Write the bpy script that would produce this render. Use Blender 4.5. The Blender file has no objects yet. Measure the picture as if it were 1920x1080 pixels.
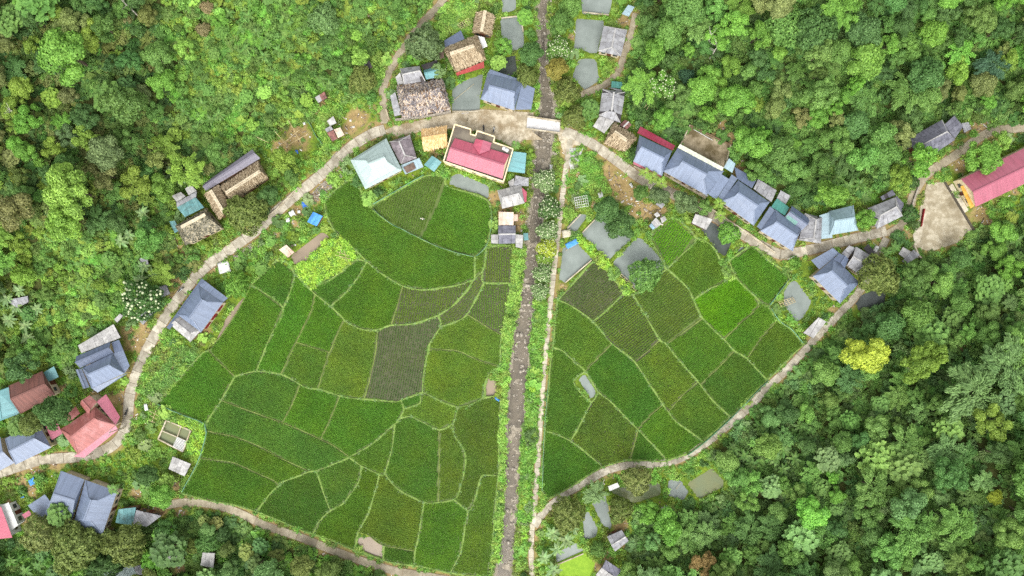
import bpy, math, random
import numpy as np
from mathutils import Vector
R = math.radians
rng = np.random.default_rng(7)
random.seed(7)
scene = bpy.context.scene
# ---------------------------------------------------------------- camera, sky, sun, exposure
K = 0.14            # metres per photograph pixel on the valley floor
H = 179.2           # camera height
cam_d = bpy.data.cameras.new("camera"); cam_d.sensor_width = 36.0; cam_d.lens = 24.0
cam_d.clip_start = 1.0; cam_d.clip_end = 3000.0
cam = bpy.data.objects.new("camera", cam_d); scene.collection.objects.link(cam)
cam.location = (0, 0, H); cam.rotation_euler = (0, 0, 0)
scene.camera = cam
SUN_EL, SUN_AZ = 52.0, 186.0          # light from the bottom of the picture
world = bpy.data.worlds.new("World"); scene.world = world; world.use_nodes = True
wn = world.node_tree.nodes; wl = world.node_tree.links
sky = wn.new("ShaderNodeTexSky"); sky.sky_type = 'NISHITA'; sky.sun_disc = False
sky.sun_elevation = R(SUN_EL); sky.sun_rotation = R(SUN_AZ); sky.dust_density = 3.0; sky.air_density = 1.0
hs = wn.new("ShaderNodeHueSaturation"); hs.inputs['Saturation'].default_value = 0.12
wl.new(sky.outputs[0], hs.inputs['Color']); wl.new(hs.outputs[0], wn['Background'].inputs['Color'])
wn['Background'].inputs['Strength'].default_value = 0.15
sd = bpy.data.lights.new("sun", 'SUN'); sd.energy = 0.65; sd.angle = R(40); sd.color = (1.0, 0.97, 0.92)
sun = bpy.data.objects.new("sun", sd); scene.collection.objects.link(sun)
_dir = Vector((math.sin(R(SUN_AZ)) * math.cos(R(SUN_EL)), math.cos(R(SUN_AZ)) * math.cos(R(SUN_EL)), math.sin(R(SUN_EL))))
sun.rotation_euler = _dir.to_track_quat('Z', 'Y').to_euler(); sun.location = (0, -60, 120)
scene.view_settings.view_transform = 'Standard'; scene.view_settings.look = 'None'
scene.view_settings.gamma = 1.0; scene.view_settings.exposure = 1.66
scene.render.engine = 'CYCLES'
scene.cycles.use_denoising = False
scene.cycles.max_bounces = 8; scene.cycles.diffuse_bounces = 6; scene.cycles.transparent_max_bounces = 6
scene.cycles.sample_clamp_indirect = 4.0
# ---------------------------------------------------------------- helpers
COL = scene.collection
def P(px, py, z=0.0):
    s = K * (H - z) / H
    return Vector(((px - 960) * s, (540 - py) * s, z))
def W(pts):                                  # pixel list -> world xy on the valley floor
    a = np.array(pts, float)
    return np.stack([(a[:, 0] - 960) * K, (540 - a[:, 1]) * K], 1)
def srgb(r, g, b):
    f = lambda c: (c / 12.92 if c <= 0.04045 else ((c + 0.055) / 1.055) ** 2.4)
    return (0.74 * f(r / 255), 0.74 * f(g / 255), 0.74 * f(b / 255))    # photo colour to reflectance
def put(o, parent=None):
    COL.objects.link(o)
    if parent is not None: o.parent = parent
    return o
def np_mesh(name, v, f, mat=None, smooth=False):
    v = np.asarray(v, np.float32); f = np.asarray(f, np.int32)
    me = bpy.data.meshes.new(name)
    n, k = f.shape
    me.vertices.add(len(v)); me.vertices.foreach_set('co', v.ravel())
    me.loops.add(n * k); me.loops.foreach_set('vertex_index', f.ravel())
    me.polygons.add(n); me.polygons.foreach_set('loop_start', np.arange(0, n * k, k, dtype=np.int32))
    try: me.polygons.foreach_set('loop_total', np.full(n, k, np.int32))
    except Exception: pass
    if smooth: me.polygons.foreach_set('use_smooth', np.ones(n, bool))
    me.update(calc_edges=True)
    if mat: me.materials.append(mat)
    return me
def py_mesh(name, v, f, mat=None, uv=None):
    me = bpy.data.meshes.new(name)
    me.from_pydata([tuple(p) for p in v], [], f)
    if mat: me.materials.append(mat)
    if uv is not None:
        l = me.uv_layers.new(name='UVMap')
        for poly in me.polygons:
            for li, vi in zip(poly.loop_indices, poly.vertices):
                l.data[li].uv = uv[vi]
    me.update()
    return me
def mesh_obj(name, me, parent=None):
    return put(bpy.data.objects.new(name, me), parent)
def empty(name, loc=(0, 0, 0)):
    o = bpy.data.objects.new(name, None); o.empty_display_size = 0.3
    o.location = loc; return put(o)
def tag(o, label=None, cat=None, group=None, kind=None):
    if label: o['label'] = label
    if cat: o['category'] = cat
    if group: o['group'] = group
    if kind: o['kind'] = kind
    return o
def face_attr(me, name, vals):
    a = me.attributes.new(name, 'FLOAT', 'FACE'); a.data.foreach_set('value', np.asarray(vals, np.float32)); return a

def sd_poly(p, poly):                        # signed distance (negative inside), p Nx2
    d = np.full(len(p), 1e9); ins = np.zeros(len(p), bool)
    m = len(poly)
    for i in range(m):
        a, b = poly[i], poly[(i + 1) % m]
        e = b - a; w = p - a
        t = np.clip((w @ e) / max(e @ e, 1e-9), 0, 1)
        q = w - t[:, None] * e
        d = np.minimum(d, q[:, 0] ** 2 + q[:, 1] ** 2)
        c = (a[1] > p[:, 1]) != (b[1] > p[:, 1])
        if abs(b[1] - a[1]) > 1e-9:
            xi = (b[0] - a[0]) * (p[:, 1] - a[1]) / (b[1] - a[1]) + a[0]
            ins ^= c & (p[:, 0] < xi)
    d = np.sqrt(d)
    return np.where(ins, -d, d)
def sd_line(p, line, wid):                   # distance to a polyline minus its half width (varying)
    best = np.full(len(p), 1e9)
    for i in range(len(line) - 1):
        a, b = line[i], line[i + 1]; e = b - a; w = p - a
        t = np.clip((w @ e) / max(e @ e, 1e-9), 0, 1)
        q = w - t[:, None] * e
        d = np.sqrt(q[:, 0] ** 2 + q[:, 1] ** 2) - (wid[i] * (1 - t) + wid[i + 1] * t) / 2
        best = np.minimum(best, d)
    return best
def vnoise(x, y, s, k=0):                    # cheap smooth noise in about -1..1
    x = x * s + k * 17.3; y = y * s - k * 9.1
    return (np.sin(x + 1.7 * np.sin(y * 0.9 + k)) * np.cos(y * 1.1 + 1.3 * np.sin(x * 0.7)) + 0.5 * np.sin(2.3 * x + 1.9 * y + k) * np.cos(2.1 * y - 1.2 * x)) / 1.5
def sstep(a, b, x):
    t = np.clip((x - a) / (b - a), 0, 1); return t * t * (3 - 2 * t)
# ---------------------------------------------------------------- materials
MATS = {}
def new_mat(name, rough=0.7, spec=0.3):
    m = bpy.data.materials.new(name); m.use_nodes = True
    b = m.node_tree.nodes['Principled BSDF']
    b.inputs['Roughness'].default_value = rough
    b.inputs['Specular IOR Level'].default_value = spec
    MATS[name] = m
    return m, m.node_tree.nodes, m.node_tree.links, b
def N(nodes, t, **kw):
    n = nodes.new(t)
    for k, v in kw.items(): setattr(n, k, v)
    return n
def mixc(nodes, links, fac, a, b, blend='MIX'):
    n = nodes.new('ShaderNodeMix'); n.data_type = 'RGBA'; n.blend_type = blend
    for s, v in ((n.inputs[0], fac), (n.inputs[6], a), (n.inputs[7], b)):
        if hasattr(v, 'default_value') or hasattr(v, 'is_linked'): links.new(v, s)
        elif isinstance(v, (int, float)): s.default_value = v
        else: s.default_value = (*v, 1)
    return n.outputs[2]
def noise(nodes, links, scale, vec=None, detail=4, rough=0.6, lo=0.35, hi=0.65):
    n = N(nodes, 'ShaderNodeTexNoise'); n.inputs['Scale'].default_value = scale
    n.inputs['Detail'].default_value = detail; n.inputs['Roughness'].default_value = rough
    if vec is not None: links.new(vec, n.inputs['Vector'])
    r = N(nodes, 'ShaderNodeMapRange'); r.inputs[1].default_value = lo; r.inputs[2].default_value = hi
    links.new(n.outputs[0], r.inputs[0])
    return r.outputs[0]
def bump(nodes, links, b, h, strength=0.4, dist=0.05):
    n = N(nodes, 'ShaderNodeBump'); n.inputs['Strength'].default_value = strength; n.inputs['Distance'].default_value = dist
    links.new(h, n.inputs['Height']); links.new(n.outputs[0], b.inputs['Normal'])
def wpos(nodes):
    return N(nodes, 'ShaderNodeNewGeometry').outputs['Position']

def simple(name, col, col2=None, scale=1.5, rough=0.8, spec=0.2, bumps=0.3, rnd=0.0, lo=0.35, hi=0.65):
    m, n, l, b = new_mat(name, rough, spec)
    pos = wpos(n)
    c = mixc(n, l, noise(n, l, scale, pos, lo=lo, hi=hi), col, col2 or tuple(x * 0.7 for x in col))
    if rnd:
        oi = N(n, 'ShaderNodeObjectInfo'); mr = N(n, 'ShaderNodeMapRange')
        mr.inputs[3].default_value = 1 - rnd; mr.inputs[4].default_value = 1 + rnd
        l.new(oi.outputs['Random'], mr.inputs[0])
        vm = N(n, 'ShaderNodeVectorMath', operation='SCALE'); l.new(c, vm.inputs[0]); l.new(mr.outputs[0], vm.inputs['Scale'])
        c = vm.outputs[0]
    l.new(c, b.inputs['Base Color'])
    if bumps: bump(n, l, b, noise(n, l, scale * 6, pos, lo=0.2, hi=0.8), bumps, 0.04)
    return m
def metal(name, col, dirt=0.35, rough=0.42, patch=None):
    """ribbed painted roof sheet: ribs run down the slope (UV in metres)"""
    m, n, l, b = new_mat(name, rough, 0.5)
    uv = N(n, 'ShaderNodeUVMap'); sep = N(n, 'ShaderNodeSeparateXYZ'); l.new(uv.outputs[0], sep.inputs[0])
    pos = wpos(n)
    mp = N(n, 'ShaderNodeMapping'); mp.inputs['Scale'].default_value = (1.6, 0.12, 1); l.new(uv.outputs[0], mp.inputs[0])
    streak = noise(n, l, 1.0, mp.outputs[0], detail=5, lo=0.3, hi=0.75)
    c = mixc(n, l, streak, tuple(x * (1 - dirt) for x in col), tuple(min(1, x * 1.08) for x in col))
    blot = noise(n, l, 0.35, pos, detail=6, rough=0.7, lo=0.5, hi=0.75)
    c = mixc(n, l, blot, c, patch or tuple(x * (1 - dirt * 0.6) + 0.02 for x in col))
    # lap joints of the sheets, every 1.07 m
    ml = N(n, 'ShaderNodeMath', operation='PINGPONG'); ml.inputs[1].default_value = 0.535; l.new(sep.outputs[0], ml.inputs[0])
    gt = N(n, 'ShaderNodeMath', operation='LESS_THAN'); gt.inputs[1].default_value = 0.03; l.new(ml.outputs[0], gt.inputs[0])
    mm = N(n, 'ShaderNodeMath', operation='MULTIPLY'); mm.inputs[1].default_value = 0.25; l.new(gt.outputs[0], mm.inputs[0])
    c = mixc(n, l, mm.outputs[0], c, tuple(x * 0.5 for x in col))
    oi = N(n, 'ShaderNodeObjectInfo'); mr = N(n, 'ShaderNodeMapRange'); mr.inputs[3].default_value = 0.92; mr.inputs[4].default_value = 1.08
    l.new(oi.outputs['Random'], mr.inputs[0])
    vm = N(n, 'ShaderNodeVectorMath', operation='SCALE'); l.new(c, vm.inputs[0]); l.new(mr.outputs[0], vm.inputs['Scale'])
    l.new(vm.outputs[0], b.inputs['Base Color'])
    s = N(n, 'ShaderNodeMath', operation='MULTIPLY'); s.inputs[1].default_value = 31.4; l.new(sep.outputs[0], s.inputs[0])
    s2 = N(n, 'ShaderNodeMath', operation='SINE'); l.new(s.outputs[0], s2.inputs[0])
    bump(n, l, b, s2.outputs[0], 0.35, 0.02)
    return m
def sheetmat(name, a, b2, dark, rough=0.85):
    """weathered fibre-cement sheets, each with its own tone"""
    m, n, l, b = new_mat(name, rough, 0.2)
    pos = wpos(n); oi = N(n, 'ShaderNodeObjectInfo')
    c = mixc(n, l, oi.outputs['Random'], a, b2)
    c = mixc(n, l, noise(n, l, 0.9, pos, detail=8, rough=0.7, lo=0.45, hi=0.7), c, dark)
    c = mixc(n, l, noise(n, l, 6.0, pos, detail=6, rough=0.8, lo=0.52, hi=0.72), c, tuple(x * 0.5 for x in dark))
    l.new(c, b.inputs['Base Color'])
    bump(n, l, b, noise(n, l, 9, pos), 0.3, 0.02)
    return m
def leafmat(name, inst):
    m = bpy.data.materials.new(name); m.use_nodes = True; n = m.node_tree.nodes; l = m.node_tree.links
    b = n['Principled BSDF']; b.inputs['Roughness'].default_value = 0.55; b.inputs['Specular IOR Level'].default_value = 0.22
    if inst:
        at = N(n, 'ShaderNodeAttribute', attribute_type='INSTANCER', attribute_name='tint'); base = at.outputs['Color']
    else:
        oi = N(n, 'ShaderNodeObjectInfo'); base = oi.outputs['Color']
    fa = N(n, 'ShaderNodeAttribute', attribute_type='GEOMETRY', attribute_name='leafvar')
    mr = N(n, 'ShaderNodeMapRange'); mr.inputs[3].default_value = 0.65; mr.inputs[4].default_value = 1.4
    l.new(fa.outputs['Fac'], mr.inputs[0])
    vm = N(n, 'ShaderNodeVectorMath', operation='SCALE'); l.new(base, vm.inputs[0]); l.new(mr.outputs[0], vm.inputs['Scale'])
    hv = N(n, 'ShaderNodeHueSaturation'); hv.inputs['Saturation'].default_value = 0.9; l.new(vm.outputs[0], hv.inputs['Color'])
    h2 = N(n, 'ShaderNodeMapRange'); h2.inputs[3].default_value = 0.506; h2.inputs[4].default_value = 0.486
    l.new(fa.outputs['Fac'], h2.inputs[0]); l.new(h2.outputs[0], hv.inputs['Hue'])
    l.new(hv.outputs[0], b.inputs['Base Color'])
    tr = N(n, 'ShaderNodeBsdfTranslucent'); l.new(hv.outputs[0], tr.inputs['Color'])
    mx = N(n, 'ShaderNodeMixShader'); mx.inputs[0].default_value = 0.34
    l.new(b.outputs[0], mx.inputs[1]); l.new(tr.outputs[0], mx.inputs[2])
    l.new(mx.outputs[0], n['Material Output'].inputs['Surface'])
    MATS[name] = m
    return m
M_leaf = leafmat('leaf', False); M_leafi = leafmat('leaf_scatter', True)
M_bark = simple('bark', srgb(110, 98, 82), srgb(70, 60, 50), 3.0)
M_palebark = simple('pale_bark', srgb(190, 186, 172), srgb(130, 125, 112), 3.0)
M_flower = simple('white_blossom', srgb(204, 208, 176), srgb(172, 184, 136), 4.0, bumps=0)
M_blue = metal('blue_roof', srgb(118, 131, 154))
M_slate = metal('slate_blue_roof', srgb(94, 106, 130))
M_paleblue = metal('pale_blue_roof', srgb(150, 174, 182))
M_paleteal = metal('pale_teal_roof', srgb(164, 182, 178), 0.2)
M_teal = metal('teal_roof', srgb(112, 165, 168))
M_green = metal('green_roof', srgb(72, 140, 128))
M_red = metal('red_roof', srgb(178, 80, 100), 0.28)
M_crim = metal('crimson_roof', srgb(150, 48, 72), 0.3)
M_orange = metal('faded_orange_roof', srgb(166, 98, 92), 0.4, 0.6, srgb(178, 124, 122))
M_pink = metal('pink_roof', srgb(172, 92, 110), 0.3)
M_rust = metal('rust_roof', srgb(126, 80, 70), 0.45, 0.8, srgb(96, 66, 60))
M_purple = metal('dull_purple_roof', srgb(120, 116, 128), 0.3, 0.6)
M_dark = metal('dark_roof', srgb(62, 58, 60), 0.4, 0.8, srgb(90, 80, 74))
M_brownt = simple('brown_tarpaulin', srgb(112, 94, 82), srgb(80, 66, 58), 0.8)
M_sheet = sheetmat('grey_sheet', srgb(168, 168, 170), srgb(142, 142, 146), srgb(112, 110, 110))
M_sheetw = sheetmat('white_sheet', srgb(190, 188, 184), srgb(160, 158, 156), srgb(134, 132, 128))
M_sheetd = sheetmat('dark_sheet', srgb(128, 128, 138), srgb(104, 104, 114), srgb(78, 78, 86))
M_sheetp = sheetmat('pinkish_sheet', srgb(150, 140, 144), srgb(120, 112, 116), srgb(96, 88, 90))
M_sheetr = sheetmat('rusty_sheet', srgb(150, 104, 96), srgb(116, 84, 80), srgb(84, 64, 60))
M_sheetc = sheetmat('cream_sheet', srgb(226, 206, 188), srgb(204, 178, 158), srgb(160, 130, 112))
M_sheetb = sheetmat('light_blue_sheet', srgb(160, 190, 205), srgb(140, 170, 188), srgb(110, 130, 140))
M_sheett = sheetmat('teal_sheet', srgb(120, 166, 166), srgb(96, 142, 144), srgb(84, 104, 100))
M_moss = sheetmat('mossy_sheet', srgb(150, 142, 122), srgb(120, 118, 104), srgb(66, 66, 54))
M_wall = simple('plaster_wall', srgb(206, 192, 164), srgb(176, 160, 132), 1.2)
M_cream = simple('cream_wall', srgb(238, 222, 186), srgb(214, 196, 156), 1.0)
M_yellow = simple('yellow_wall', srgb(222, 176, 84), srgb(196, 150, 66), 1.0)
M_wood = simple('weathered_wood', srgb(140, 112, 84), srgb(96, 76, 58), 2.5)
M_bamboo = simple('bamboo', srgb(206, 190, 150), srgb(164, 146, 108), 4.0)
M_door = simple('door_paint', srgb(110, 62, 46), srgb(84, 48, 36), 3.0)
M_glass, _n, _l, _b = new_mat('window_glass', 0.08, 0.6); _b.inputs['Base Color'].default_value = (0.03, 0.04, 0.05, 1)
M_shut = simple('red_shutter', srgb(140, 40, 44), srgb(110, 32, 36), 3.0)
M_conc = simple('concrete', srgb(196, 186, 164), srgb(150, 138, 112), 0.5, rnd=0.07)
M_wet = simple('terrace_floor', srgb(120, 112, 98), srgb(86, 80, 72), 0.35)
M_white = simple('white_paint', srgb(216, 216, 212), srgb(190, 190, 186), 1.0, bumps=0.1)
M_tarp = simple('blue_tarpaulin', srgb(64, 130, 205), srgb(96, 160, 220), 1.4)
M_tarpd = simple('deep_blue_tarpaulin', srgb(44, 92, 190), srgb(70, 120, 205), 2.0)
M_net = simple('green_net', srgb(96, 150, 116), srgb(130, 170, 138), 3.0)
M_rubber = simple('rubber', srgb(34, 34, 36), rough=0.6)
M_steel = simple('steel', srgb(150, 150, 154), rough=0.4, spec=0.5)
M_stone = simple('stone', srgb(172, 164, 150), srgb(122, 114, 102), 2.0, rnd=0.18)
M_brown = simple('brown_soil_edge', srgb(120, 98, 74))
# slabs of road concrete: pale worn crust over brown aggregate, random tone per slab
def roadmat(name, a, b2, c3):
    m, n, l, b = new_mat(name, 0.85, 0.2); pos = wpos(n)
    oi = N(n, 'ShaderNodeObjectInfo')
    c = mixc(n, l, noise(n, l, 0.55, pos, detail=8, rough=0.72, lo=0.44, hi=0.58), a, b2)
    c = mixc(n, l, noise(n, l, 0.22, pos, detail=6, lo=0.48, hi=0.7), c, c3)
    mr = N(n, 'ShaderNodeMapRange'); mr.inputs[3].default_value = 0.78; mr.inputs[4].default_value = 1.16
    l.new(oi.outputs['Random'], mr.inputs[0])
    vm = N(n, 'ShaderNodeVectorMath', operation='SCALE'); l.new(c, vm.inputs[0]); l.new(mr.outputs[0], vm.inputs['Scale'])
    l.new(vm.outputs[0], b.inputs['Base Color'])
    bump(n, l, b, noise(n, l, 5, pos), 0.25, 0.03)
    return m
M_road = roadmat('road_slab', srgb(156, 148, 130), srgb(186, 179, 161), srgb(120, 111, 94))
M_path = roadmat('path_slab', srgb(172, 164, 143), srgb(196, 188, 168), srgb(146, 135, 112))
M_lane = roadmat('lane_slab', srgb(146, 136, 114), srgb(164, 154, 132), srgb(120, 110, 90))
M_plaza = roadmat('plaza_floor', srgb(156, 144, 120), srgb(196, 185, 162), srgb(138, 120, 92))
M_yard = roadmat('yard_floor', srgb(164, 152, 126), srgb(194, 184, 160), srgb(136, 124, 98))
M_dirt = simple('dirt', srgb(150, 122, 88), srgb(118, 96, 68), 0.8)
# ground: weights painted by what covers the earth (R soil, G forest floor, B gravel)
def groundmat():
    m, n, l, b = new_mat('ground', 0.95, 0.1); pos = wpos(n)
    at = N(n, 'ShaderNodeAttribute', attribute_type='GEOMETRY', attribute_name='cover')
    sp = N(n, 'ShaderNodeSeparateColor'); l.new(at.outputs['Color'], sp.inputs[0])
    g = mixc(n, l, noise(n, l, 0.25, pos, detail=8, lo=0.35, hi=0.65), srgb(96, 122, 40), srgb(128, 150, 48))
    g = mixc(n, l, noise(n, l, 1.7, pos, detail=6, lo=0.4, hi=0.7), g, srgb(74, 92, 36))
    s = mixc(n, l, noise(n, l, 0.5, pos, detail=8, lo=0.35, hi=0.65), srgb(164, 142, 98), srgb(136, 116, 76))
    s = mixc(n, l, noise(n, l, 0.9, pos, detail=7, lo=0.56, hi=0.72), s, srgb(116, 124, 60))
    f = mixc(n, l, noise(n, l, 0.4, pos, detail=8), srgb(64, 76, 34), srgb(80, 82, 44))
    gv = mixc(n, l, noise(n, l, 1.2, pos, detail=10, rough=0.75), srgb(176, 166, 148), srgb(116, 108, 94))
    c = mixc(n, l, sp.outputs[1], g, f); c = mixc(n, l, sp.outputs[0], c, s); c = mixc(n, l, sp.outputs[2], c, gv)
    l.new(c, b.inputs['Base Color'])
    bump(n, l, b, noise(n, l, 3, pos, detail=6, lo=0.1, hi=0.9), 0.6, 0.12)
    return m
M_ground = groundmat()
def watermat(name, a, b2, alpha=1.0, rough=0.06, wave=0.05):
    m, n, l, b = new_mat(name, rough, 0.4); pos = wpos(n)
    c = mixc(n, l, noise(n, l, 0.18, pos, detail=4), a, b2); l.new(c, b.inputs['Base Color'])
    b.inputs['IOR'].default_value = 1.33
    bump(n, l, b, noise(n, l, 3.5, pos, detail=3, lo=0, hi=1), wave, 0.05)
    if alpha < 1:
        t = N(n, 'ShaderNodeBsdfTransparent'); mx = N(n, 'ShaderNodeMixShader'); mx.inputs[0].default_value = alpha
        l.new(t.outputs[0], mx.inputs[1]); l.new(b.outputs[0], mx.inputs[2]); l.new(mx.outputs[0], n['Material Output'].inputs['Surface'])
    return m
M_pond = watermat('pond_water', srgb(136, 144, 138), srgb(116, 124, 118), wave=.012)
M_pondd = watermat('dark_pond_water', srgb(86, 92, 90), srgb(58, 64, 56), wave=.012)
M_pondg = watermat('green_pond_water', srgb(112, 122, 92), srgb(120, 122, 84), wave=.01)
M_mudw = watermat('muddy_water', srgb(150, 134, 114), srgb(136, 122, 104), rough=0.2)
M_weedw = simple('duckweed', srgb(134, 168, 48), srgb(116, 152, 40), 1.0)
M_river = watermat('river_water', srgb(134, 124, 108), srgb(96, 90, 80), alpha=0.58, rough=0.15, wave=0.15)
def fieldmat():
    m, n, l, b = new_mat('rice_leaf', 0.6, 0.15); pos = wpos(n)
    oi = N(n, 'ShaderNodeObjectInfo')
    fa = N(n, 'ShaderNodeAttribute', attribute_type='GEOMETRY', attribute_name='leafvar')
    mr = N(n, 'ShaderNodeMapRange'); mr.inputs[3].default_value = 0.72; mr.inputs[4].default_value = 1.28; l.new(fa.outputs['Fac'], mr.inputs[0])
    v = N(n, 'ShaderNodeVectorMath', operation='SCALE'); l.new(oi.outputs['Color'], v.inputs[0]); l.new(mr.outputs[0], v.inputs['Scale'])
    big = noise(n, l, 0.13, pos, detail=5, lo=0.4, hi=0.7)
    ye = N(n, 'ShaderNodeMix'); ye.data_type = 'RGBA'; ye.blend_type = 'MULTIPLY'
    l.new(big, ye.inputs[0]); l.new(v.outputs[0], ye.inputs[6]); ye.inputs[7].default_value = (1.35, 1.1, 0.9, 1)
    l.new(ye.outputs[2], b.inputs['Base Color'])
    tr = N(n, 'ShaderNodeBsdfTranslucent'); l.new(ye.outputs[2], tr.inputs['Color'])
    mx = N(n, 'ShaderNodeMixShader'); mx.inputs[0].default_value = 0.25
    l.new(b.outputs[0], mx.inputs[1]); l.new(tr.outputs[0], mx.inputs[2]); l.new(mx.outputs[0], n['Material Output'].inputs['Surface'])
    return m
M_rice = fieldmat()
M_mud = simple('paddy_mud', srgb(96, 112, 56), srgb(82, 98, 46), 0.8, rough=0.5)
M_mudp = simple('bare_paddy_mud', srgb(84, 86, 58), srgb(72, 76, 48), 0.8, rough=0.5)
M_bund = simple('grassy_bank', srgb(128, 150, 78), srgb(102, 130, 56), 1.2, lo=0.3, hi=0.7)
M_bundb = simple('earthy_bank', srgb(126, 134, 76), srgb(104, 128, 54), 1.0, lo=0.3, hi=0.7)
# ================================================================ lie of the land
VALLEY = W([(-400, 640), (0, 655), (60, 668), (130, 600), (230, 575), (300, 520), (305, 375), (370, 320), (475, 255), (585, 165), (690, 130), (735, 90), (800, 0), (830, -400),
            (1230, -400), (1215, 40), (1205, 210), (1290, 215), (1385, 285), (1470, 345), (1560, 372), (1640, 345), (1672, 240), (1790, 195), (1920, 200), (2400, 150), (2400, 330),
            (1920, 420), (1840, 450), (1760, 490), (1690, 520), (1660, 600), (1580, 650), (1500, 720), (1420, 800), (1390, 880), (1380, 940), (1300, 960), (1250, 1000), (1230, 1080), (1230, 1500), (-400, 1500)])
RIVER = [(1018, -300, 24), (1018, 0, 20), (1020, 60, 17), (1019, 100, 18), (1022, 150, 22), (1026, 200, 30), (1021, 250, 34), (1018, 300, 34), (1010, 370, 27), (1004, 430, 28), (996, 490, 27), (989, 560, 29),
         (978, 640, 36), (971, 720, 38), (966, 800, 34), (960, 880, 30), (957, 960, 28), (950, 1040, 30), (944, 1090, 32), (930, 1400, 32)]
RV = W([(a, b) for a, b, c in RIVER]); RVW = np.array([c * K for a, b, c in RIVER])
# ponds: outline, water, what sets it apart
PONDS = [
 ([(940, 36), (976, 32), (981, 84), (962, 93), (943, 88)], 'pond_water', 'grey fish pond beside the small thatched hut'),
 ([(1083, 36), (1131, 40), (1118, 97), (1079, 89)], 'pond_water', 'grey fish pond beside the grey sheet roofed house'),
 ([(1086, 112), (1115, 112), (1122, 148), (1098, 166), (1077, 142)], 'pond_water', 'small round pond below the square ponds'),
 ([(1094, -25), (1152, -25), (1140, 26), (1094, 22)], 'pond_water', 'grey pond cut by the upper edge of the picture'),
 ([(850, 168), (872, 152), (903, 141), (896, 207), (849, 207)], 'pond_water', 'dark grey pond between tumbledown roof and blue house'),
 ([(943, -25), (964, -25), (966, 16), (944, 20)], 'pond_water', 'narrow pond by the path above the thatched hut'),
 ([(945, 110), (964, 106), (968, 135), (952, 142), (938, 134)], 'dark_pond_water', 'dark shaded pool behind the blue house'),
 ([(848, 330), (862, 328), (914, 350), (914, 371), (845, 343)], 'pond_water', 'grey pond below the red roofed concrete house'),
 ([(1093, 437), (1128, 400), (1182, 447), (1141, 485)], 'pond_water', 'square grey pond overhung by dark trees'),
 ([(1150, 494), (1198, 446), (1216, 462), (1248, 498), (1212, 546), (1190, 540)], 'pond_water', 'wide grey pond with bamboo racks'),
 ([(1058, 466), (1081, 458), (1108, 487), (1060, 528), (1051, 522)], 'pond_water', 'grey pond with the blue tarpaulin at its head'),
 ([(1063, 428), (1088, 402), (1098, 406), (1080, 432)], 'pond_water', 'small slanting pond beside the riverside path'),
 ([(1318, 428), (1330, 411), (1344, 412), (1376, 440), (1360, 478), (1348, 470)], 'dark_pond_water', 'dark pond with a round tree beside the grey shed'),
 ([(1374, 486), (1392, 464), (1397, 468), (1379, 492)], 'pond_water', 'narrow ditch pool above the square rice field'),
 ([(1474, 536), (1492, 528), (1520, 566), (1506, 594), (1494, 600), (1474, 570)], 'pond_water', 'pale pond with a bamboo frame below the blue house'),
 ([(1087, 711), (1096, 705), (1116, 736), (1109, 746)], 'pond_water', 'tiny pond enclosed among the rice fields'),
 ([(1604, 562), (1640, 545), (1661, 546), (1657, 570), (1616, 584)], 'dark_pond_water', 'black reflecting pond below the blue house'),
 ([(1255, 904), (1274, 902), (1289, 924), (1280, 938), (1256, 928)], 'pond_water', 'small pond with a leaning stick'),
 ([(1292, 907), (1335, 882), (1355, 903), (1354, 912), (1312, 934)], 'green_pond_water', 'greenish pond at the foot of the wooded slope'),
 ([(1114, 945), (1134, 932), (1140, 962), (1145, 990), (1132, 984)], 'pond_water', 'long narrow pond above the grey hut'),
 ([(1094, 966), (1102, 962), (1118, 992), (1116, 1006), (1098, 1010)], 'pond_water', 'pond half choked with weed by the banana clump'),
 ([(1044, 1040), (1080, 1022), (1093, 1036), (1046, 1057)], 'pond_water', 'slanting pond above the bright duckweed'),
 ([(1047, 1060), (1093, 1040), (1113, 1058), (1102, 1085), (1052, 1085)], 'duckweed', 'bright green duckweed pond at the lower edge'),
 ([(1147, 921), (1172, 914), (1234, 908), (1238, 926), (1190, 942)], 'green_pond_water', 'brown pond under the olive crowns'),
 ([(548, 480), (602, 438), (614, 444), (566, 492), (552, 492)], 'mud_pond', 'long muddy pool beside the yellow vegetable patch'),
 ([(913, 712), (926, 716), (929, 735), (922, 742), (907, 742)], 'mud_pond', 'small muddy pool beside the river bank field'),
 ([(668, 1012), (692, 1010), (718, 1028), (716, 1047), (690, 1038)], 'mud_pond', 'bare muddy pool beside the lower lane'),
 ([(404, 646), (428, 594), (452, 566), (472, 538), (478, 540), (446, 590), (420, 625), (396, 658), (388, 656)], 'mud_pond', 'strip of brown ditch water below the blue house'),
]
POND_W = [W(p) for p, m, l in PONDS]
TANK = W([(312, 788), (358, 807), (343, 847), (297, 823)])
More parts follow.
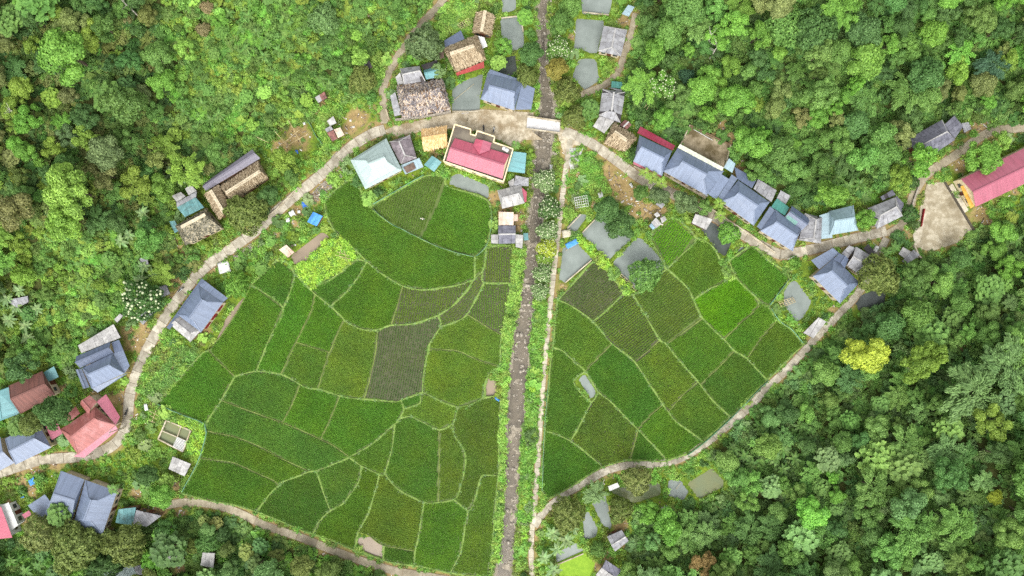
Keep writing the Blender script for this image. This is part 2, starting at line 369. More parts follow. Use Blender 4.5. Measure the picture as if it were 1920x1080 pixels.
# roads: centre line, width (pixels), slab length (m), material
ROADS = [
 ('village_road', [(-60, 905), (0, 886), (40, 873), (80, 862), (130, 858), (180, 850), (218, 830), (238, 795), (243, 745), (254, 705), (274, 660), (300, 612), (330, 566), (364, 522), (398, 491), (440, 462), (488, 426), (530, 387), (578, 348), (620, 312), (658, 276), (696, 252), (722, 243)], 21, 3.4, M_road, 'main concrete village road climbing past the blue houses'),
 ('village_road', [(1056, 246), (1100, 264), (1150, 297), (1200, 334), (1250, 358), (1300, 384), (1345, 410), (1390, 438), (1430, 462), (1466, 477), (1510, 470), (1560, 458), (1612, 445), (1662, 433)], 20, 3.4, M_road, 'concrete road in front of the row of blue houses'),
 ('village_road', [(1664, 440), (1688, 424), (1704, 395), (1714, 362), (1740, 325), (1790, 292), (1840, 256), (1880, 243), (1990, 236)], 17, 4.0, M_lane, 'earthy lane climbing to the dark grey roof'),
 ('field_road', [(1662, 446), (1640, 492), (1612, 545), (1578, 584), (1540, 622), (1506, 660), (1474, 694), (1438, 728), (1402, 766), (1362, 800), (1322, 832), (1272, 861), (1222, 871), (1172, 873), (1130, 886), (1080, 914), (1042, 940), (1018, 962), (1000, 990)], 15, 3.2, M_road, 'curving concrete path round the eastern rice fields'),
 ('hill_lane', [(721, 232), (719, 200), (718, 170), (727, 140), (745, 108), (770, 70), (800, 35), (832, -2), (850, -60)], 15, 5.0, M_lane, 'narrow lane running up past the wooded slope'),
 ('riverside_path', [(1069, 262), (1060, 325), (1052, 390), (1045, 450), (1037, 520), (1028, 610), (1020, 690), (1013, 790), (1008, 870), (1003, 940), (997, 1000), (996, 1040), (999, 1110)], 10.5, 1.9, M_path, 'straight pale path along the river'),
 ('lower_lane', [(305, 948), (345, 942), (390, 944), (440, 958), (500, 986), (560, 1006), (620, 1030), (680, 1052), (740, 1070), (810, 1082), (900, 1098)], 16, 6.0, M_lane, 'earthy lane below the western rice fields'),
 ('farm_track', [(1192, 25), (1182, 68), (1168, 110), (1157, 138), (1132, 160), (1088, 178)], 13, 4.0, M_lane, 'dirt track past the grey sheet roofed house'),
]
ROADS = [(r[0], r[1], r[2] * .92, *r[3:]) for r in ROADS]
ROAD_W = [(W(r[1]), r[2] * K) for r in ROADS]
PLAZA = [(718, 246), (740, 236), (790, 225), (850, 211), (905, 205), (1000, 211), (1000, 248), (1018, 262), (985, 262), (962, 276), (925, 258), (890, 246), (850, 240), (790, 246), (745, 256)]
PLAZA2 = [(1044, 244), (1062, 240), (1104, 264), (1096, 274), (1076, 272), (1062, 300), (1050, 268)]
YARD = [(1738, 345), (1772, 340), (1786, 362), (1827, 430), (1795, 455), (1745, 472), (1712, 462), (1718, 432), (1726, 388)]
# bare earth: x, y, radius (pixels)
SOIL = [(700, 240, 16), (672, 222, 22), (655, 240, 14), (560, 255, 26), (530, 275, 18), (600, 195, 10), (592, 212, 8), (820, 290, 14), (925, 325, 14), (930, 372, 16), (950, 395, 16), (975, 410, 16), (972, 428, 10), (1010, 262, 16), (1060, 285, 12), (1072, 232, 12),
        (1140, 322, 18), (1160, 345, 22), (1180, 368, 20), (1160, 365, 16), (1200, 385, 16), (1190, 400, 14), (1215, 395, 18), (1240, 395, 12), (1265, 365, 14), (1240, 350, 12), (1085, 330, 8), (1112, 385, 8), (1105, 62, 9), (1072, 70, 7), (1170, 38, 12), (1190, 45, 10), (1205, 20, 8),
        (1350, 240, 24), (1370, 262, 18), (1385, 320, 14), (1425, 320, 10), (1840, 235, 18), (1815, 240, 12), (1780, 262, 12), (1740, 300, 12), (1700, 300, 10), (1870, 275, 14), (1800, 310, 14), (1835, 400, 18), (1870, 370, 14), (1900, 355, 12), (1850, 415, 12), (1700, 440, 10), (1540, 470, 12), (1560, 482, 10),
        (340, 470, 14), (325, 450, 10), (300, 440, 9), (255, 640, 20), (270, 615, 14), (240, 620, 14), (230, 745, 14), (215, 750, 14), (180, 742, 12), (120, 730, 10), (330, 530, 12), (322, 555, 8), (345, 505, 12), (395, 500, 14), (560, 395, 12), (555, 420, 10), (520, 440, 8), (590, 370, 14), (610, 350, 12),
        (105, 870, 14), (70, 885, 14), (40, 900, 16), (60, 920, 12), (20, 950, 14), (45, 975, 10), (205, 995, 10), (160, 1010, 12), (255, 925, 12), (330, 910, 14), (345, 830, 8), (278, 795, 6), (255, 780, 8), (300, 955, 14), (340, 965, 12), (130, 1075, 18), (255, 1062, 16), (340, 1065, 10), (610, 1045, 12), (680, 1065, 12), (730, 1080, 12),
        (240, 200, 12), (235, 185, 10), (560, 70, 6), (690, 30, 6), (700, 200, 8), (690, 165, 8), (690, 180, 8), (1690, 640, 14), (1780, 640, 22), (1830, 650, 16), (1530, 690, 12), (1590, 760, 12), (1570, 830, 10), (1500, 830, 10), (1620, 610, 8), (1165, 985, 16), (1175, 1020, 14), (1140, 1040, 12), (1120, 1060, 10), (1150, 955, 10), (1350, 970, 8), (1340, 800, 6), (1055, 540, 10), (1040, 555, 8), (1480, 505, 6), (1560, 580, 8), (1010, 985, 10), (1000, 1005, 10), (930, 1060, 8), (930, 735, 6), (330, 575, 8), (300, 640, 8), (385, 620, 8), (325, 690, 8)]
SOILW = [((x - 960) * K, (540 - y) * K, r * K) for x, y, r in SOIL]

def road_dist(p):
    d = np.full(len(p), 1e9)
    for l, w in ROAD_W: d = np.minimum(d, sd_line(p, l, np.full(len(l), w)))
    for q in (PLAZA, PLAZA2, YARD): d = np.minimum(d, sd_poly(p, W(q)))
    return d
def hill(p):
    d = sd_poly(p, VALLEY)
    t = np.maximum(0, d - 2.0)
    h = 0.42 * (np.sqrt(t * t + 25) - 5)
    return 60 * np.tanh(h / 60) * (1 + 0.12 * vnoise(p[:, 0], p[:, 1], 0.07, 2)), d
def height(p, carve=True):
    h, d = hill(p)
    out = sstep(0, 8, d)
    h = h + out * 0.35 * vnoise(p[:, 0], p[:, 1], 0.25, 1)
    if carve:
        dr = sd_line(p, RV, RVW) + 0.45 * vnoise(p[:, 0], p[:, 1], 0.6, 3) + 0.35 * vnoise(p[:, 0], p[:, 1], 0.22, 13)
        bed = -1.15 + 0.28 * vnoise(p[:, 0], p[:, 1], 0.5, 5) + 0.12 * vnoise(p[:, 0], p[:, 1], 1.6, 6)
        k = sstep(1.0, -0.9, dr)
        h = h * (1 - k) + bed * k
        for q in POND_W:
            k = sstep(0.75, -0.25, sd_poly(p, q) + 0.12 * vnoise(p[:, 0], p[:, 1], 1.3, 4))
            h = h * (1 - k) + (-0.9) * k
        k = sstep(0.3, -0.3, sd_poly(p, TANK)); h = h * (1 - k) - 1.0 * k
    return h
def hz(x, y): return float(height(np.array([[x, y]], float))[0])
def ground_at(px, py):                       # where the ray through a pixel meets the ground
    z = 0.0
    for _ in range(8):
        v = P(px, py, z); z = float(hill(np.array([[v.x, v.y]]))[0][0])
    return P(px, py, z)
def axis(core, step, far):
    a = np.arange(-core, core + 1e-6, step); g = []; s = step; x = core
    while x < far: s *= 1.35; x += s; g.append(x)
    g = np.array(g); return np.concatenate([-g[::-1], a, g])
gx = axis(142, 0.72, 420); gy = axis(84, 0.72, 360)
XX, YY = np.meshgrid(gx, gy); pts = np.stack([XX.ravel(), YY.ravel()], 1)
ZZ = height(pts)
nx, ny = len(gx), len(gy)
ii = np.arange(nx * ny).reshape(ny, nx)
quads = np.stack([ii[:-1, :-1], ii[:-1, 1:], ii[1:, 1:], ii[1:, :-1]], -1).reshape(-1, 4)
me = np_mesh('ground', np.column_stack([pts, ZZ]), quads, M_ground, True)
FOREST = [W(q) for q in (
 [(-500, -400), (850, -400), (815, -10), (765, 55), (730, 108), (712, 150), (705, 190), (660, 190), (610, 165), (575, 225), (480, 262), (400, 325), (370, 335), (318, 372), (312, 440), (330, 470), (385, 480), (345, 520), (290, 545), (230, 580), (150, 605), (135, 680), (60, 695), (-500, 715)],
 [(1200, -400), (1200, 60), (1178, 120), (1178, 215), (1200, 232), (1270, 262), (1292, 230), (1385, 290), (1400, 325), (1440, 350), (1500, 380), (1600, 378), (1640, 352), (1690, 335), (1712, 300), (1682, 285), (1685, 250), (1760, 215), (1830, 218), (1850, 232), (2500, 215), (2500, -400)],
 [(2500, 380), (1925, 400), (1835, 438), (1770, 482), (1700, 500), (1650, 528), (1668, 560), (1600, 600), (1530, 656), (1450, 732), (1380, 805), (1330, 850), (1360, 880), (1380, 930), (1290, 958), (1195, 965), (1190, 1010), (1160, 1100), (1160, 1500), (2500, 1500)],
 [(-500, 1000), (20, 1015), (100, 1012), (160, 1005), (200, 1000), (300, 990), (340, 972), (400, 962), (480, 998), (560, 1024), (640, 1050), (720, 1080), (750, 1500), (-500, 1500)])]
def forest_d(p):
    d = np.full(len(p), 1e9)
    for q in FOREST: d = np.minimum(d, sd_poly(p, q))
    return d
fo = sstep(1.0, -1.5, forest_d(pts))
so = np.zeros(len(pts)); wob = 1 + 0.35 * vnoise(pts[:, 0], pts[:, 1], 0.9, 8)
for x, y, r in SOILW:
    d = np.hypot(pts[:, 0] - x, pts[:, 1] - y) / (r * wob); so = np.maximum(so, sstep(1.25, 0.7, d))
so = np.maximum(so, sstep(1.6, 0.3, road_dist(pts)) * 0.8)
dr = sd_line(pts, RV, RVW)
gr = sstep(1.2, 0.0, dr)
cov = np.column_stack([so, fo, gr, np.ones(len(pts))]).astype(np.float32)
ca = me.attributes.new('cover', 'FLOAT_COLOR', 'POINT'); ca.data.foreach_set('color', cov.ravel())
ground = mesh_obj('ground', me); tag(ground, kind='structure')

# ---------------------------------------------------------------- river and ponds
def ribbon(line, wid, step, zf, cols=2, closed=False):
    """points along a polyline, resampled with a smooth curve"""
    pts = smooth_line(line, step); n = len(pts)
    t = np.gradient(pts, axis=0); t /= np.linalg.norm(t, axis=1)[:, None] + 1e-9
    nn = np.column_stack([-t[:, 1], t[:, 0]])
    return pts, nn
def smooth_line(line, step):
    a = np.asarray(line, float)
    b = np.vstack([2 * a[0] - a[1], a, 2 * a[-1] - a[-2]]); out = []
    for i in range(1, len(b) - 2):
        p0, p1, p2, p3 = b[i - 1], b[i], b[i + 1], b[i + 2]
        n = max(2, int(np.linalg.norm(p2 - p1) / step))
        for t in np.arange(n) / n:
            out.append(0.5 * (2 * p1 + (p2 - p0) * t + (2 * p0 - 5 * p1 + 4 * p2 - p3) * t * t + (3 * p1 - p0 - 3 * p2 + p3) * t ** 3))
    out.append(a[-1])
    return np.array(out)
rp, rn = ribbon(RV, 0, 1.5, None)
wv = []; wf = []
for i, (p, n) in enumerate(zip(rp, rn)):
    for s in (-1, -0.5, 0, 0.5, 1): wv.append((p[0] + n[0] * s * 3.9, p[1] + n[1] * s * 3.9, -1.02))
    if i:
        for k in range(4): wf.append(((i - 1) * 5 + k, (i - 1) * 5 + k + 1, i * 5 + k + 1, i * 5 + k))
tag(mesh_obj('river_water', np_mesh('river_water', wv, wf, M_river, True)), kind='structure')
for (poly, m, lab), pw in zip(PONDS, POND_W):
    c = pw.mean(0); big = c + (pw - c) * (1 + 1.2 / np.linalg.norm(pw - c, axis=1))[:, None]
    z = {'mud_pond': -0.32, 'duckweed': -0.3}.get(m, -0.38)
    mm = {'mud_pond': M_mudw}.get(m) or MATS[m]
    v = [(x, y, z) for x, y in big]
    a = 0.5 * sum(v[i][0] * v[(i + 1) % len(v)][1] - v[(i + 1) % len(v)][0] * v[i][1] for i in range(len(v)))
    if a < 0: v = v[::-1]
    o = mesh_obj('pond_water', py_mesh('pond_water', v, [list(range(len(v)))], mm)); tag(o, kind='structure', label=lab)
# ---------------------------------------------------------------- roads laid in slabs
def strip_mesh(name, pts, nn, w, zoff, th, mat, jag=0.0, cols=4):
    n = len(pts); v = []; f = []
    off = np.linspace(-0.5, 0.5, cols + 1)
    top = []
    for i in range(n):
        for o in off:
            ww = w * (1 + (jag * (random.random() - 0.5) if abs(o) == 0.5 else 0))
            top.append((pts[i][0] + nn[i][0] * o * ww, pts[i][1] + nn[i][1] * o * ww))
    top = np.array(top); z = np.maximum(hill(top)[0], 0) + zoff
    m = cols + 1
    v = [(a[0], a[1], b) for a, b in zip(top, z)] + [(a[0], a[1], b - th) for a, b in zip(top, z)]
    B = n * m
    for i in range(n - 1):
        for k in range(cols): f.append((i * m + k + 1, i * m + k, (i + 1) * m + k, (i + 1) * m + k + 1))
        f.append((i * m, B + i * m, B + (i + 1) * m, (i + 1) * m)); f.append((i * m + cols, (i + 1) * m + cols, B + (i + 1) * m + cols, B + i * m + cols))
    for i in (0, n - 1):
        for k in range(cols):
            q = (i * m + k, i * m + k + 1, B + i * m + k + 1, B + i * m + k); f.append(q if i == 0 else q[::-1])
    return py_mesh(name, v, f, mat)
for name, line, w, sl, mat, lab in ROADS:
    pts_, nn_ = ribbon(W(line), 0, 0.45, None)
    base = mesh_obj(name, strip_mesh(name, pts_[::2], nn_[::2], w * K * 1.14, 0.05, 0.5, M_dirt, 0.2, 2)); tag(base, kind='structure', label=lab)
    step = max(2, int(sl / 0.45)); i = 0
    while i < len(pts_) - 2:
        j = min(len(pts_) - 1, i + step + random.randint(-1, 1))
        seg = pts_[i:j + 1].copy(); sn = nn_[i:j + 1]
        if len(seg) < 2: break
        t = seg[1] - seg[0]; seg[0] += t * 0.09
        t = seg[-1] - seg[-2]; seg[-1] -= t * 0.09
        if len(seg) > 5: idx = sorted(set(list(range(0, len(seg), 2)) + [len(seg) - 1])); seg, sn = seg[idx], sn[idx]
        mesh_obj('slab', strip_mesh('slab', seg, sn, w * K, 0.115 + random.random() * 0.025, 0.2, mat, 0.05, 3), base)
        i = j
def floor_poly(name, poly, z, mat, th=0.3, lab=None):
    v = [P(x, y, z) for x, y in poly]
    a = sum(v[i].x * v[(i + 1) % len(v)].y - v[(i + 1) % len(v)].x * v[i].y for i in range(len(v)))
    if a < 0: v = v[::-1]
    n = len(v); w = [p - Vector((0, 0, th)) for p in v]
    o = mesh_obj(name, py_mesh(name, v + w, [list(range(n))] + [(i, n + i, n + (i + 1) % n, (i + 1) % n) for i in range(n)], mat))
    return tag(o, kind='structure', label=lab)
floor_poly('village_square', PLAZA, 0.09, M_plaza, lab='worn concrete square before the red roofed concrete house')
floor_poly('village_square', PLAZA2, 0.08, M_plaza, lab='concrete apron at the eastern end of the bridge')
floor_poly('school_yard', YARD, 0.15, M_yard, lab='wide bare concrete yard beside the long pink roof')
floor_poly('concrete_apron', [(1068, 278), (1094, 276), (1082, 314), (1070, 324), (1066, 300)], 0.13, simple('wet_concrete', srgb(190, 188, 184), srgb(150, 148, 146), 0.6), lab='grey wet concrete patch beside the grass verge')
floor_poly('concrete_apron', [(1716, 462), (1712, 440), (1726, 404), (1732, 396), (1736, 402), (1726, 450)], 0.21, M_path, lab='pale strip of new concrete at the yard entrance')

# ================================================================ rice fields
BUNDS = [  # polylines in pixels; letter: g grassy, e earthy, t thin (no visible bank)
 ('g', [(672, 344), (655, 337), (628, 358), (609, 378), (613, 405), (628, 432), (655, 458), (688, 490)]),
 ('g', [(672, 344), (682, 374), (694, 388), (725, 414), (765, 434), (805, 455), (850, 472), (890, 480)]),
 ('g', [(694, 388), (738, 362), (795, 331), (822, 328), (836, 334)]),
 ('g', [(836, 334), (838, 348), (880, 362), (914, 376), (922, 396), (920, 428), (912, 462), (890, 480)]),
 ('t', [(836, 334), (824, 372), (788, 447)]),
 ('g', [(688, 490), (720, 516), (755, 536), (800, 543), (850, 536), (890, 523)]),
 ('g', [(890, 480), (891, 523)]),
 ('g', [(912, 462), (906, 505), (890, 523), (882, 535)]),
 ('g', [(912, 462), (960, 464), (958, 530), (955, 560), (941, 628), (938, 688)]),
 ('g', [(906, 505), (908, 530), (958, 530)]),
 ('g', [(908, 530), (893, 558), (876, 590), (858, 602), (826, 612)]),
 ('g', [(882, 535), (868, 552), (846, 576), (822, 592)]),
 ('e', [(876, 598), (905, 608), (941, 628)]),
 ('g', [(688, 490), (672, 520), (650, 547), (620, 574)]),
 ('g', [(552, 512), (580, 541), (620, 574), (650, 604), (680, 617), (708, 619), (732, 610), (782, 605), (822, 592)]),
 ('e', [(755, 536), (745, 575), (732, 610)]),
 ('g', [(583, 544), (612, 528), (645, 506), (668, 487), (688, 490)]),
 ('g', [(470, 535), (522, 487), (552, 512), (546, 545), (531, 577)]),
 ('g', [(470, 535), (484, 541), (531, 577), (506, 635), (481, 695)]),
 ('e', [(470, 535), (442, 590), (412, 632), (392, 657), (440, 706)]),
 ('e', [(590, 550), (585, 580), (560, 632), (527, 702)]),
 ('e', [(645, 600), (618, 660), (596, 729)]),
 ('e', [(555, 642), (616, 663)]),
 ('e', [(708, 619), (700, 685), (682, 748)]),
 ('g', [(822, 592), (826, 612), (806, 645), (796, 690), (793, 736)]),
 ('g', [(440, 706), (481, 695), (527, 702), (580, 728), (596, 729), (637, 742), (682, 748), (740, 753), (793, 736)]),
 ('e', [(806, 655), (855, 657), (900, 676), (938, 688)]),
 ('g', [(938, 688), (918, 700), (908, 722), (904, 746), (858, 763), (793, 736), (788, 756), (757, 766)]),
 ('g', [(752, 752), (757, 766), (746, 790), (700, 830), (655, 857)]),
 ('g', [(748, 785), (770, 780), (792, 790), (824, 806), (850, 793), (858, 763)]),
 ('g', [(904, 746), (938, 746), (937, 800), (935, 891)]),
 ('g', [(850, 793), (852, 815), (868, 840), (873, 868), (862, 920), (850, 936), (822, 941), (795, 942), (755, 922), (735, 905), (721, 887)]),
 ('e', [(824, 806), (823, 870), (822, 941)]),
 ('g', [(741, 797), (736, 840), (721, 887), (711, 888), (678, 874), (655, 857)]),
 ('g', [(850, 936), (878, 957), (890, 935), (902, 896), (910, 891), (935, 891)]),
 ('g', [(935, 891), (928, 960), (922, 1040), (914, 1080), (845, 1073)]),
 ('g', [(878, 957), (869, 1005), (862, 1040), (845, 1073)]),
 ('g', [(795, 942), (786, 1000), (778, 1033), (777, 1060)]),
 ('g', [(711, 888), (706, 915), (690, 962), (671, 998)]),
 ('e', [(671, 998), (692, 1004), (720, 1022), (778, 1033)]),
 ('g', [(720, 1022), (718, 1050)]),
 ('g', [(671, 998), (664, 1030)]),
 ('g', [(678, 874), (672, 905), (645, 942), (620, 956), (600, 976), (588, 1001)]),
 ('g', [(655, 857), (625, 870), (593, 883), (580, 884), (530, 903), (505, 928), (481, 958)]),
 ('g', [(593, 883), (606, 920), (620, 956)]),
 ('g', [(382, 659), (340, 706), (297, 757), (340, 775), (386, 794)]),
 ('g', [(382, 659), (392, 657)]),
 ('g', [(440, 706), (416, 750), (386, 794), (386, 826), (372, 868), (340, 925)]),
 ('e', [(416, 750), (475, 773), (530, 792), (570, 809), (622, 832), (655, 857)]),
 ('e', [(562, 722), (545, 765), (531, 792)]),
 ('e', [(637, 742), (618, 790), (602, 822)]),
 ('e', [(386, 808), (440, 818), (485, 836), (535, 862), (580, 884)]),
 ('e', [(374, 858), (440, 868), (512, 900), (523, 910)]),
 ('g', [(340, 925), (390, 937), (440, 947), (481, 958), (540, 983), (588, 1001), (640, 1020), (664, 1030), (718, 1050), (777, 1060), (845, 1073)]),
 # eastern fields
 ('g', [(1045, 562), (1036, 652), (1029, 720), (1021, 808), (1018, 860), (1016, 920), (1029, 935)]),
 ('g', [(1029, 935), (1080, 906), (1130, 875), (1172, 863), (1245, 864), (1290, 850), (1318, 828), (1369, 782), (1438, 712), (1506, 646)]),
 ('g', [(1045, 562), (1085, 520), (1116, 490), (1150, 520), (1170, 550), (1186, 552), (1215, 532), (1250, 504)]),
 ('g', [(1045, 562), (1072, 573), (1111, 603), (1147, 643), (1190, 679), (1216, 717), (1242, 758), (1268, 790), (1318, 828)]),
 ('g', [(1170, 550), (1142, 577), (1111, 603)]),
 ('g', [(1186, 552), (1210, 590), (1236, 637), (1250, 646), (1290, 695), (1313, 721), (1342, 757), (1369, 782)]),
 ('g', [(1250, 504), (1290, 540), (1300, 561), (1316, 596), (1357, 635), (1376, 658), (1400, 672), (1438, 712)]),
 ('g', [(1036, 652), (1056, 658), (1080, 680), (1097, 696), (1122, 734), (1145, 752), (1172, 782), (1196, 804), (1224, 834), (1250, 863)]),
 ('g', [(1097, 696), (1076, 714), (1088, 736), (1109, 754), (1122, 734)]),
 ('e', [(1147, 643), (1120, 672), (1097, 696)]),
 ('e', [(1236, 637), (1212, 660), (1190, 679)]),
 ('e', [(1316, 596), (1285, 620), (1250, 646)]),
 ('e', [(1376, 658), (1345, 690), (1313, 721)]),
 ('e', [(1308, 716), (1278, 742), (1252, 772)]),
 ('e', [(1242, 758), (1218, 780), (1196, 804)]),
 ('g', [(1109, 754), (1090, 790), (1070, 826)]),
 ('g', [(1021, 808), (1045, 814), (1070, 826), (1100, 850), (1130, 875)]),
 ('e', [(1196, 804), (1188, 835), (1181, 863)]),
 ('g', [(1250, 504), (1244, 490), (1220, 442), (1262, 408), (1304, 446), (1282, 474), (1250, 504)]),
 ('g', [(1304, 446), (1330, 456), (1345, 476), (1360, 525), (1330, 542), (1298, 558)]),
 ('g', [(1366, 490), (1410, 461), (1440, 488), (1480, 521), (1440, 573), (1415, 556), (1382, 522), (1366, 490)]),
 ('g', [(1360, 525), (1382, 522)]),
 ('e', [(1415, 556), (1422, 574), (1390, 604), (1357, 635)]),
 ('g', [(1440, 573), (1456, 600), (1480, 615), (1506, 646)]),
 ('e', [(1456, 600), (1428, 632), (1399, 671)]),
]
def snap(lines, tol=9.0):
    L = [[list(map(float, p)) for p in l] for _, l in lines]
    for i, l in enumerate(L):
        for e in (0, -1):
            p = np.array(l[e]); best = None
            for j, m in enumerate(L):
                for k, q in enumerate(m):
                    if j == i: continue
                    d = np.hypot(*(p - q))
                    if d < tol and (best is None or d < best[0]): best = (d, 'v', j, k)
            if best is None or best[0] > 0.01:
                bs = None
                for j, m in enumerate(L):
                    if j == i: continue
                    for k in range(len(m) - 1):
                        a, b = np.array(m[k]), np.array(m[k + 1]); ed = b - a
                        t = np.clip((p - a) @ ed / (ed @ ed + 1e-9), 0, 1); d = np.hypot(*(p - a - t * ed))
                        if 0.02 < t < 0.98 and d < tol and (bs is None or d < bs[0]): bs = (d, j, k, list(a + t * ed))
                if best is not None and (bs is None or best[0] < bs[0] + 4): l[e][:] = list(L[best[2]][best[3]])
                elif bs is not None:
                    L[bs[1]].insert(bs[2] + 1, list(bs[3])); l[e][:] = bs[3]
    return L
BL = snap(BUNDS)
def faces_of(L):
    key = lambda p: (round(p[0], 1), round(p[1], 1))
    adj = {}
    for l in L:
        for a, b in zip(l[:-1], l[1:]):
            a, b = key(a), key(b)
            if a != b: adj.setdefault(a, set()).add(b); adj.setdefault(b, set()).add(a)
    while True:
        dead = [v for v in adj if len(adj[v]) < 2]
        if not dead: break
        for v in dead:
            for u in adj.pop(v): adj[u].discard(v)
    order = {v: sorted(ns, key=lambda u: math.atan2(u[1] - v[1], u[0] - v[0])) for v, ns in adj.items()}
    seen = set(); out = []
    for v in adj:
        for u in adj[v]:
            if (v, u) in seen: continue
            loop = []; a, b = v, u
            while (a, b) not in seen:
                seen.add((a, b)); loop.append(a)
                ns = order[b]; c = ns[(ns.index(a) - 1) % len(ns)]
                a, b = b, c
            ar = 0.5 * sum(loop[i][0] * loop[(i + 1) % len(loop)][1] - loop[(i + 1) % len(loop)][0] * loop[i][1] for i in range(len(loop)))
            if ar > 60: out.append(np.array(loop))
    return out
FACES = faces_of(BL)
GREENS = {'d': (84, 128, 46), 'g': (90, 136, 44), 'y': (106, 142, 52), 'b': (102, 134, 50), 'p': (90, 116, 60), 'n': (98, 156, 32), 'o': (96, 132, 48), 't': (90, 134, 52)}
SEEDS = [
 (650, 400, 'g', 28, 1.0, 'long crescent rice field curving below the pale teal roofed house'),
 (770, 395, 'o', 70, .72, 'striped olive half of the fan shaped rice field under the red house'),
 (870, 410, 'g', 70, .95, 'green half of the fan shaped rice field below the grey pond'),
 (900, 500, 'o', 60, .9, 'narrow wedge of rice between the fan shaped field and the river strip'),
 (935, 497, 'b', 88, .62, 'small striped rice plot below the dark grey shed by the river'),
 (925, 565, 'b', 88, .58, 'brown striped rice plot on the river bank'),
 (860, 572, 'b', 50, .5, 'thin brown half bare strip of rice between two curved banks'),
 (730, 540, 'g', 35, 1.0, 'deep green rice field joined to the striped brownish one'),
 (790, 575, 'b', 80, .62, 'brownish striped rice field above the bare purple one'),
 (652, 520, 'd', 35, 1.0, 'dark green rice field along the yellow vegetable patch'),
 (515, 525, 'd', 30, 1.0, 'dark rice field below the pinkish hut roof'),
 (450, 640, 'g', 30, .95, 'large green rice field beside the brown ditch'),
 (535, 620, 'g', 62, 1.0, 'long slanting rice strip with a white edged bank'),
 (600, 610, 'g', 62, 1.0, 'upper square of the slanting rice strip divided crosswise'),
 (570, 690, 'o', 62, 1.0, 'lower square of the slanting rice strip divided crosswise'),
 (655, 675, 'y', 62, 1.0, 'yellow green rice field next to the bare purple field'),
 (745, 680, 'p', 80, .42, 'bare purple brown rice field with sparse rows'),
 (885, 632, 'y', 80, .9, 'yellow green rice field beside the river with a pale corner'),
 (850, 705, 'y', 85, .95, 'rounded yellow green rice field beside the muddy pool'),
 (770, 756, 'd', 60, 1.0, 'smallest sliver of rice below the bare purple field'),
 (810, 772, 'y', 30, .9, 'bowl shaped rice plot below the bare purple field'),
 (895, 815, 'o', 85, .9, 'tall olive rice field at the river edge'),
 (850, 880, 'o', 85, .95, 'slim rice strip between dark field and river field'),
 (775, 860, 'd', 85, 1.0, 'dark green tub shaped rice field'),
 (705, 845, 'o', 40, 1.0, 'small diamond of rice where five banks meet'),
 (905, 1000, 'o', 82, .95, 'long narrow rice field in the southern river corner'),
 (825, 1000, 'g', 82, 1.0, 'green rice field second from the river at the lower lane'),
 (740, 960, 'o', 10, 1.0, 'dark olive rice field above the bare muddy pool'),
 (748, 1042, 'd', 20, 1.0, 'small dark rice plot beside the bare muddy pool'),
 (645, 965, 'g', 30, 1.0, 'curved rice field running down to the lower lane'),
 (545, 945, 'd', 62, 1.0, 'dark triangular rice field on the lower lane'),
 (630, 900, 't', 62, 1.0, 'leaf shaped rice field above the dark triangular one'),
 (370, 730, 'g', 62, 1.0, 'kite shaped rice field with netted edges beside the road garden'),
 (480, 740, 't', 20, 1.0, 'rice field below the large green one and the ditch'),
 (580, 770, 'g', 20, 1.0, 'rice field in the middle of the western block with dotted edges'),
 (680, 795, 'g', 25, 1.0, 'broad rice field below the long winding bank'),
 (530, 830, 't', 20, 1.0, 'pale green broad rice band ending where five banks meet'),
 (460, 848, 'g', 20, 1.0, 'second rice band above the lower lane'),
 (420, 910, 'g', 20, 1.0, 'lowest rice band beside the sheet roofed shed'),
 (1105, 545, 'p', 38, .58, 'brownish striped rice field below the blue tarpaulin pond'),
 (1080, 620, 'o', 40, .95, 'rice field with a dark blotch beside the riverside path'),
 (1055, 750, 'd', 40, 1.0, 'tall dark rice field along the riverside path around the tiny pond'),
 (1065, 875, 'd', 45, 1.0, 'dark pointed rice field at the southern tip of the path'),
 (1175, 615, 'b', 40, .78, 'olive brown rice field below the brownish striped one'),
 (1165, 710, 'd', 40, 1.0, 'dark rice field just east of the tiny pond'),
 (1130, 810, 'b', 55, .85, 'brownish green rice field below the tiny pond'),
 (1245, 565, 'o', 40, .8, 'striped olive rice field below the pond with racks'),
 (1245, 700, 'b', 40, .85, 'dark olive rice field in the middle of the eastern block'),
 (1220, 820, 'g', 40, 1.0, 'rice field beside the curved concrete path with a slanting stripe'),
 (1310, 655, 'g', 40, .85, 'bright striped rice field between two parallel banks'),
 (1300, 770, 'o', 40, .95, 'rice field above the concrete path bend'),
 (1375, 715, 'd', 40, 1.0, 'square dark rice field touching the eastern concrete path'),
 (1265, 450, 'n', 55, .7, 'rice field with pale streaks beside the scattered white shacks'),
 (1305, 505, 'o', 50, .85, 'olive rice field below the dark pond'),
 (1420, 515, 'g', 40, 1.0, 'deep green square rice field under the road bend'),
 (1365, 575, 'n', 40, 1.0, 'brightest neon green rice field'),
 (1400, 620, 'g', 40, .95, 'green rice field beside the brightest neon one'),
 (1455, 655, 'o', 40, .95, 'easternmost rice field beside the shed on the path'),
 (1214, 850, 'd', 40, 1.0, 'small rice triangle on the curve of the concrete path'),
]
def pip(poly, x, y): return sd_poly(np.array([[x, y]], float), poly)[0] < 0
FIELD_POLYS = []
used = set()
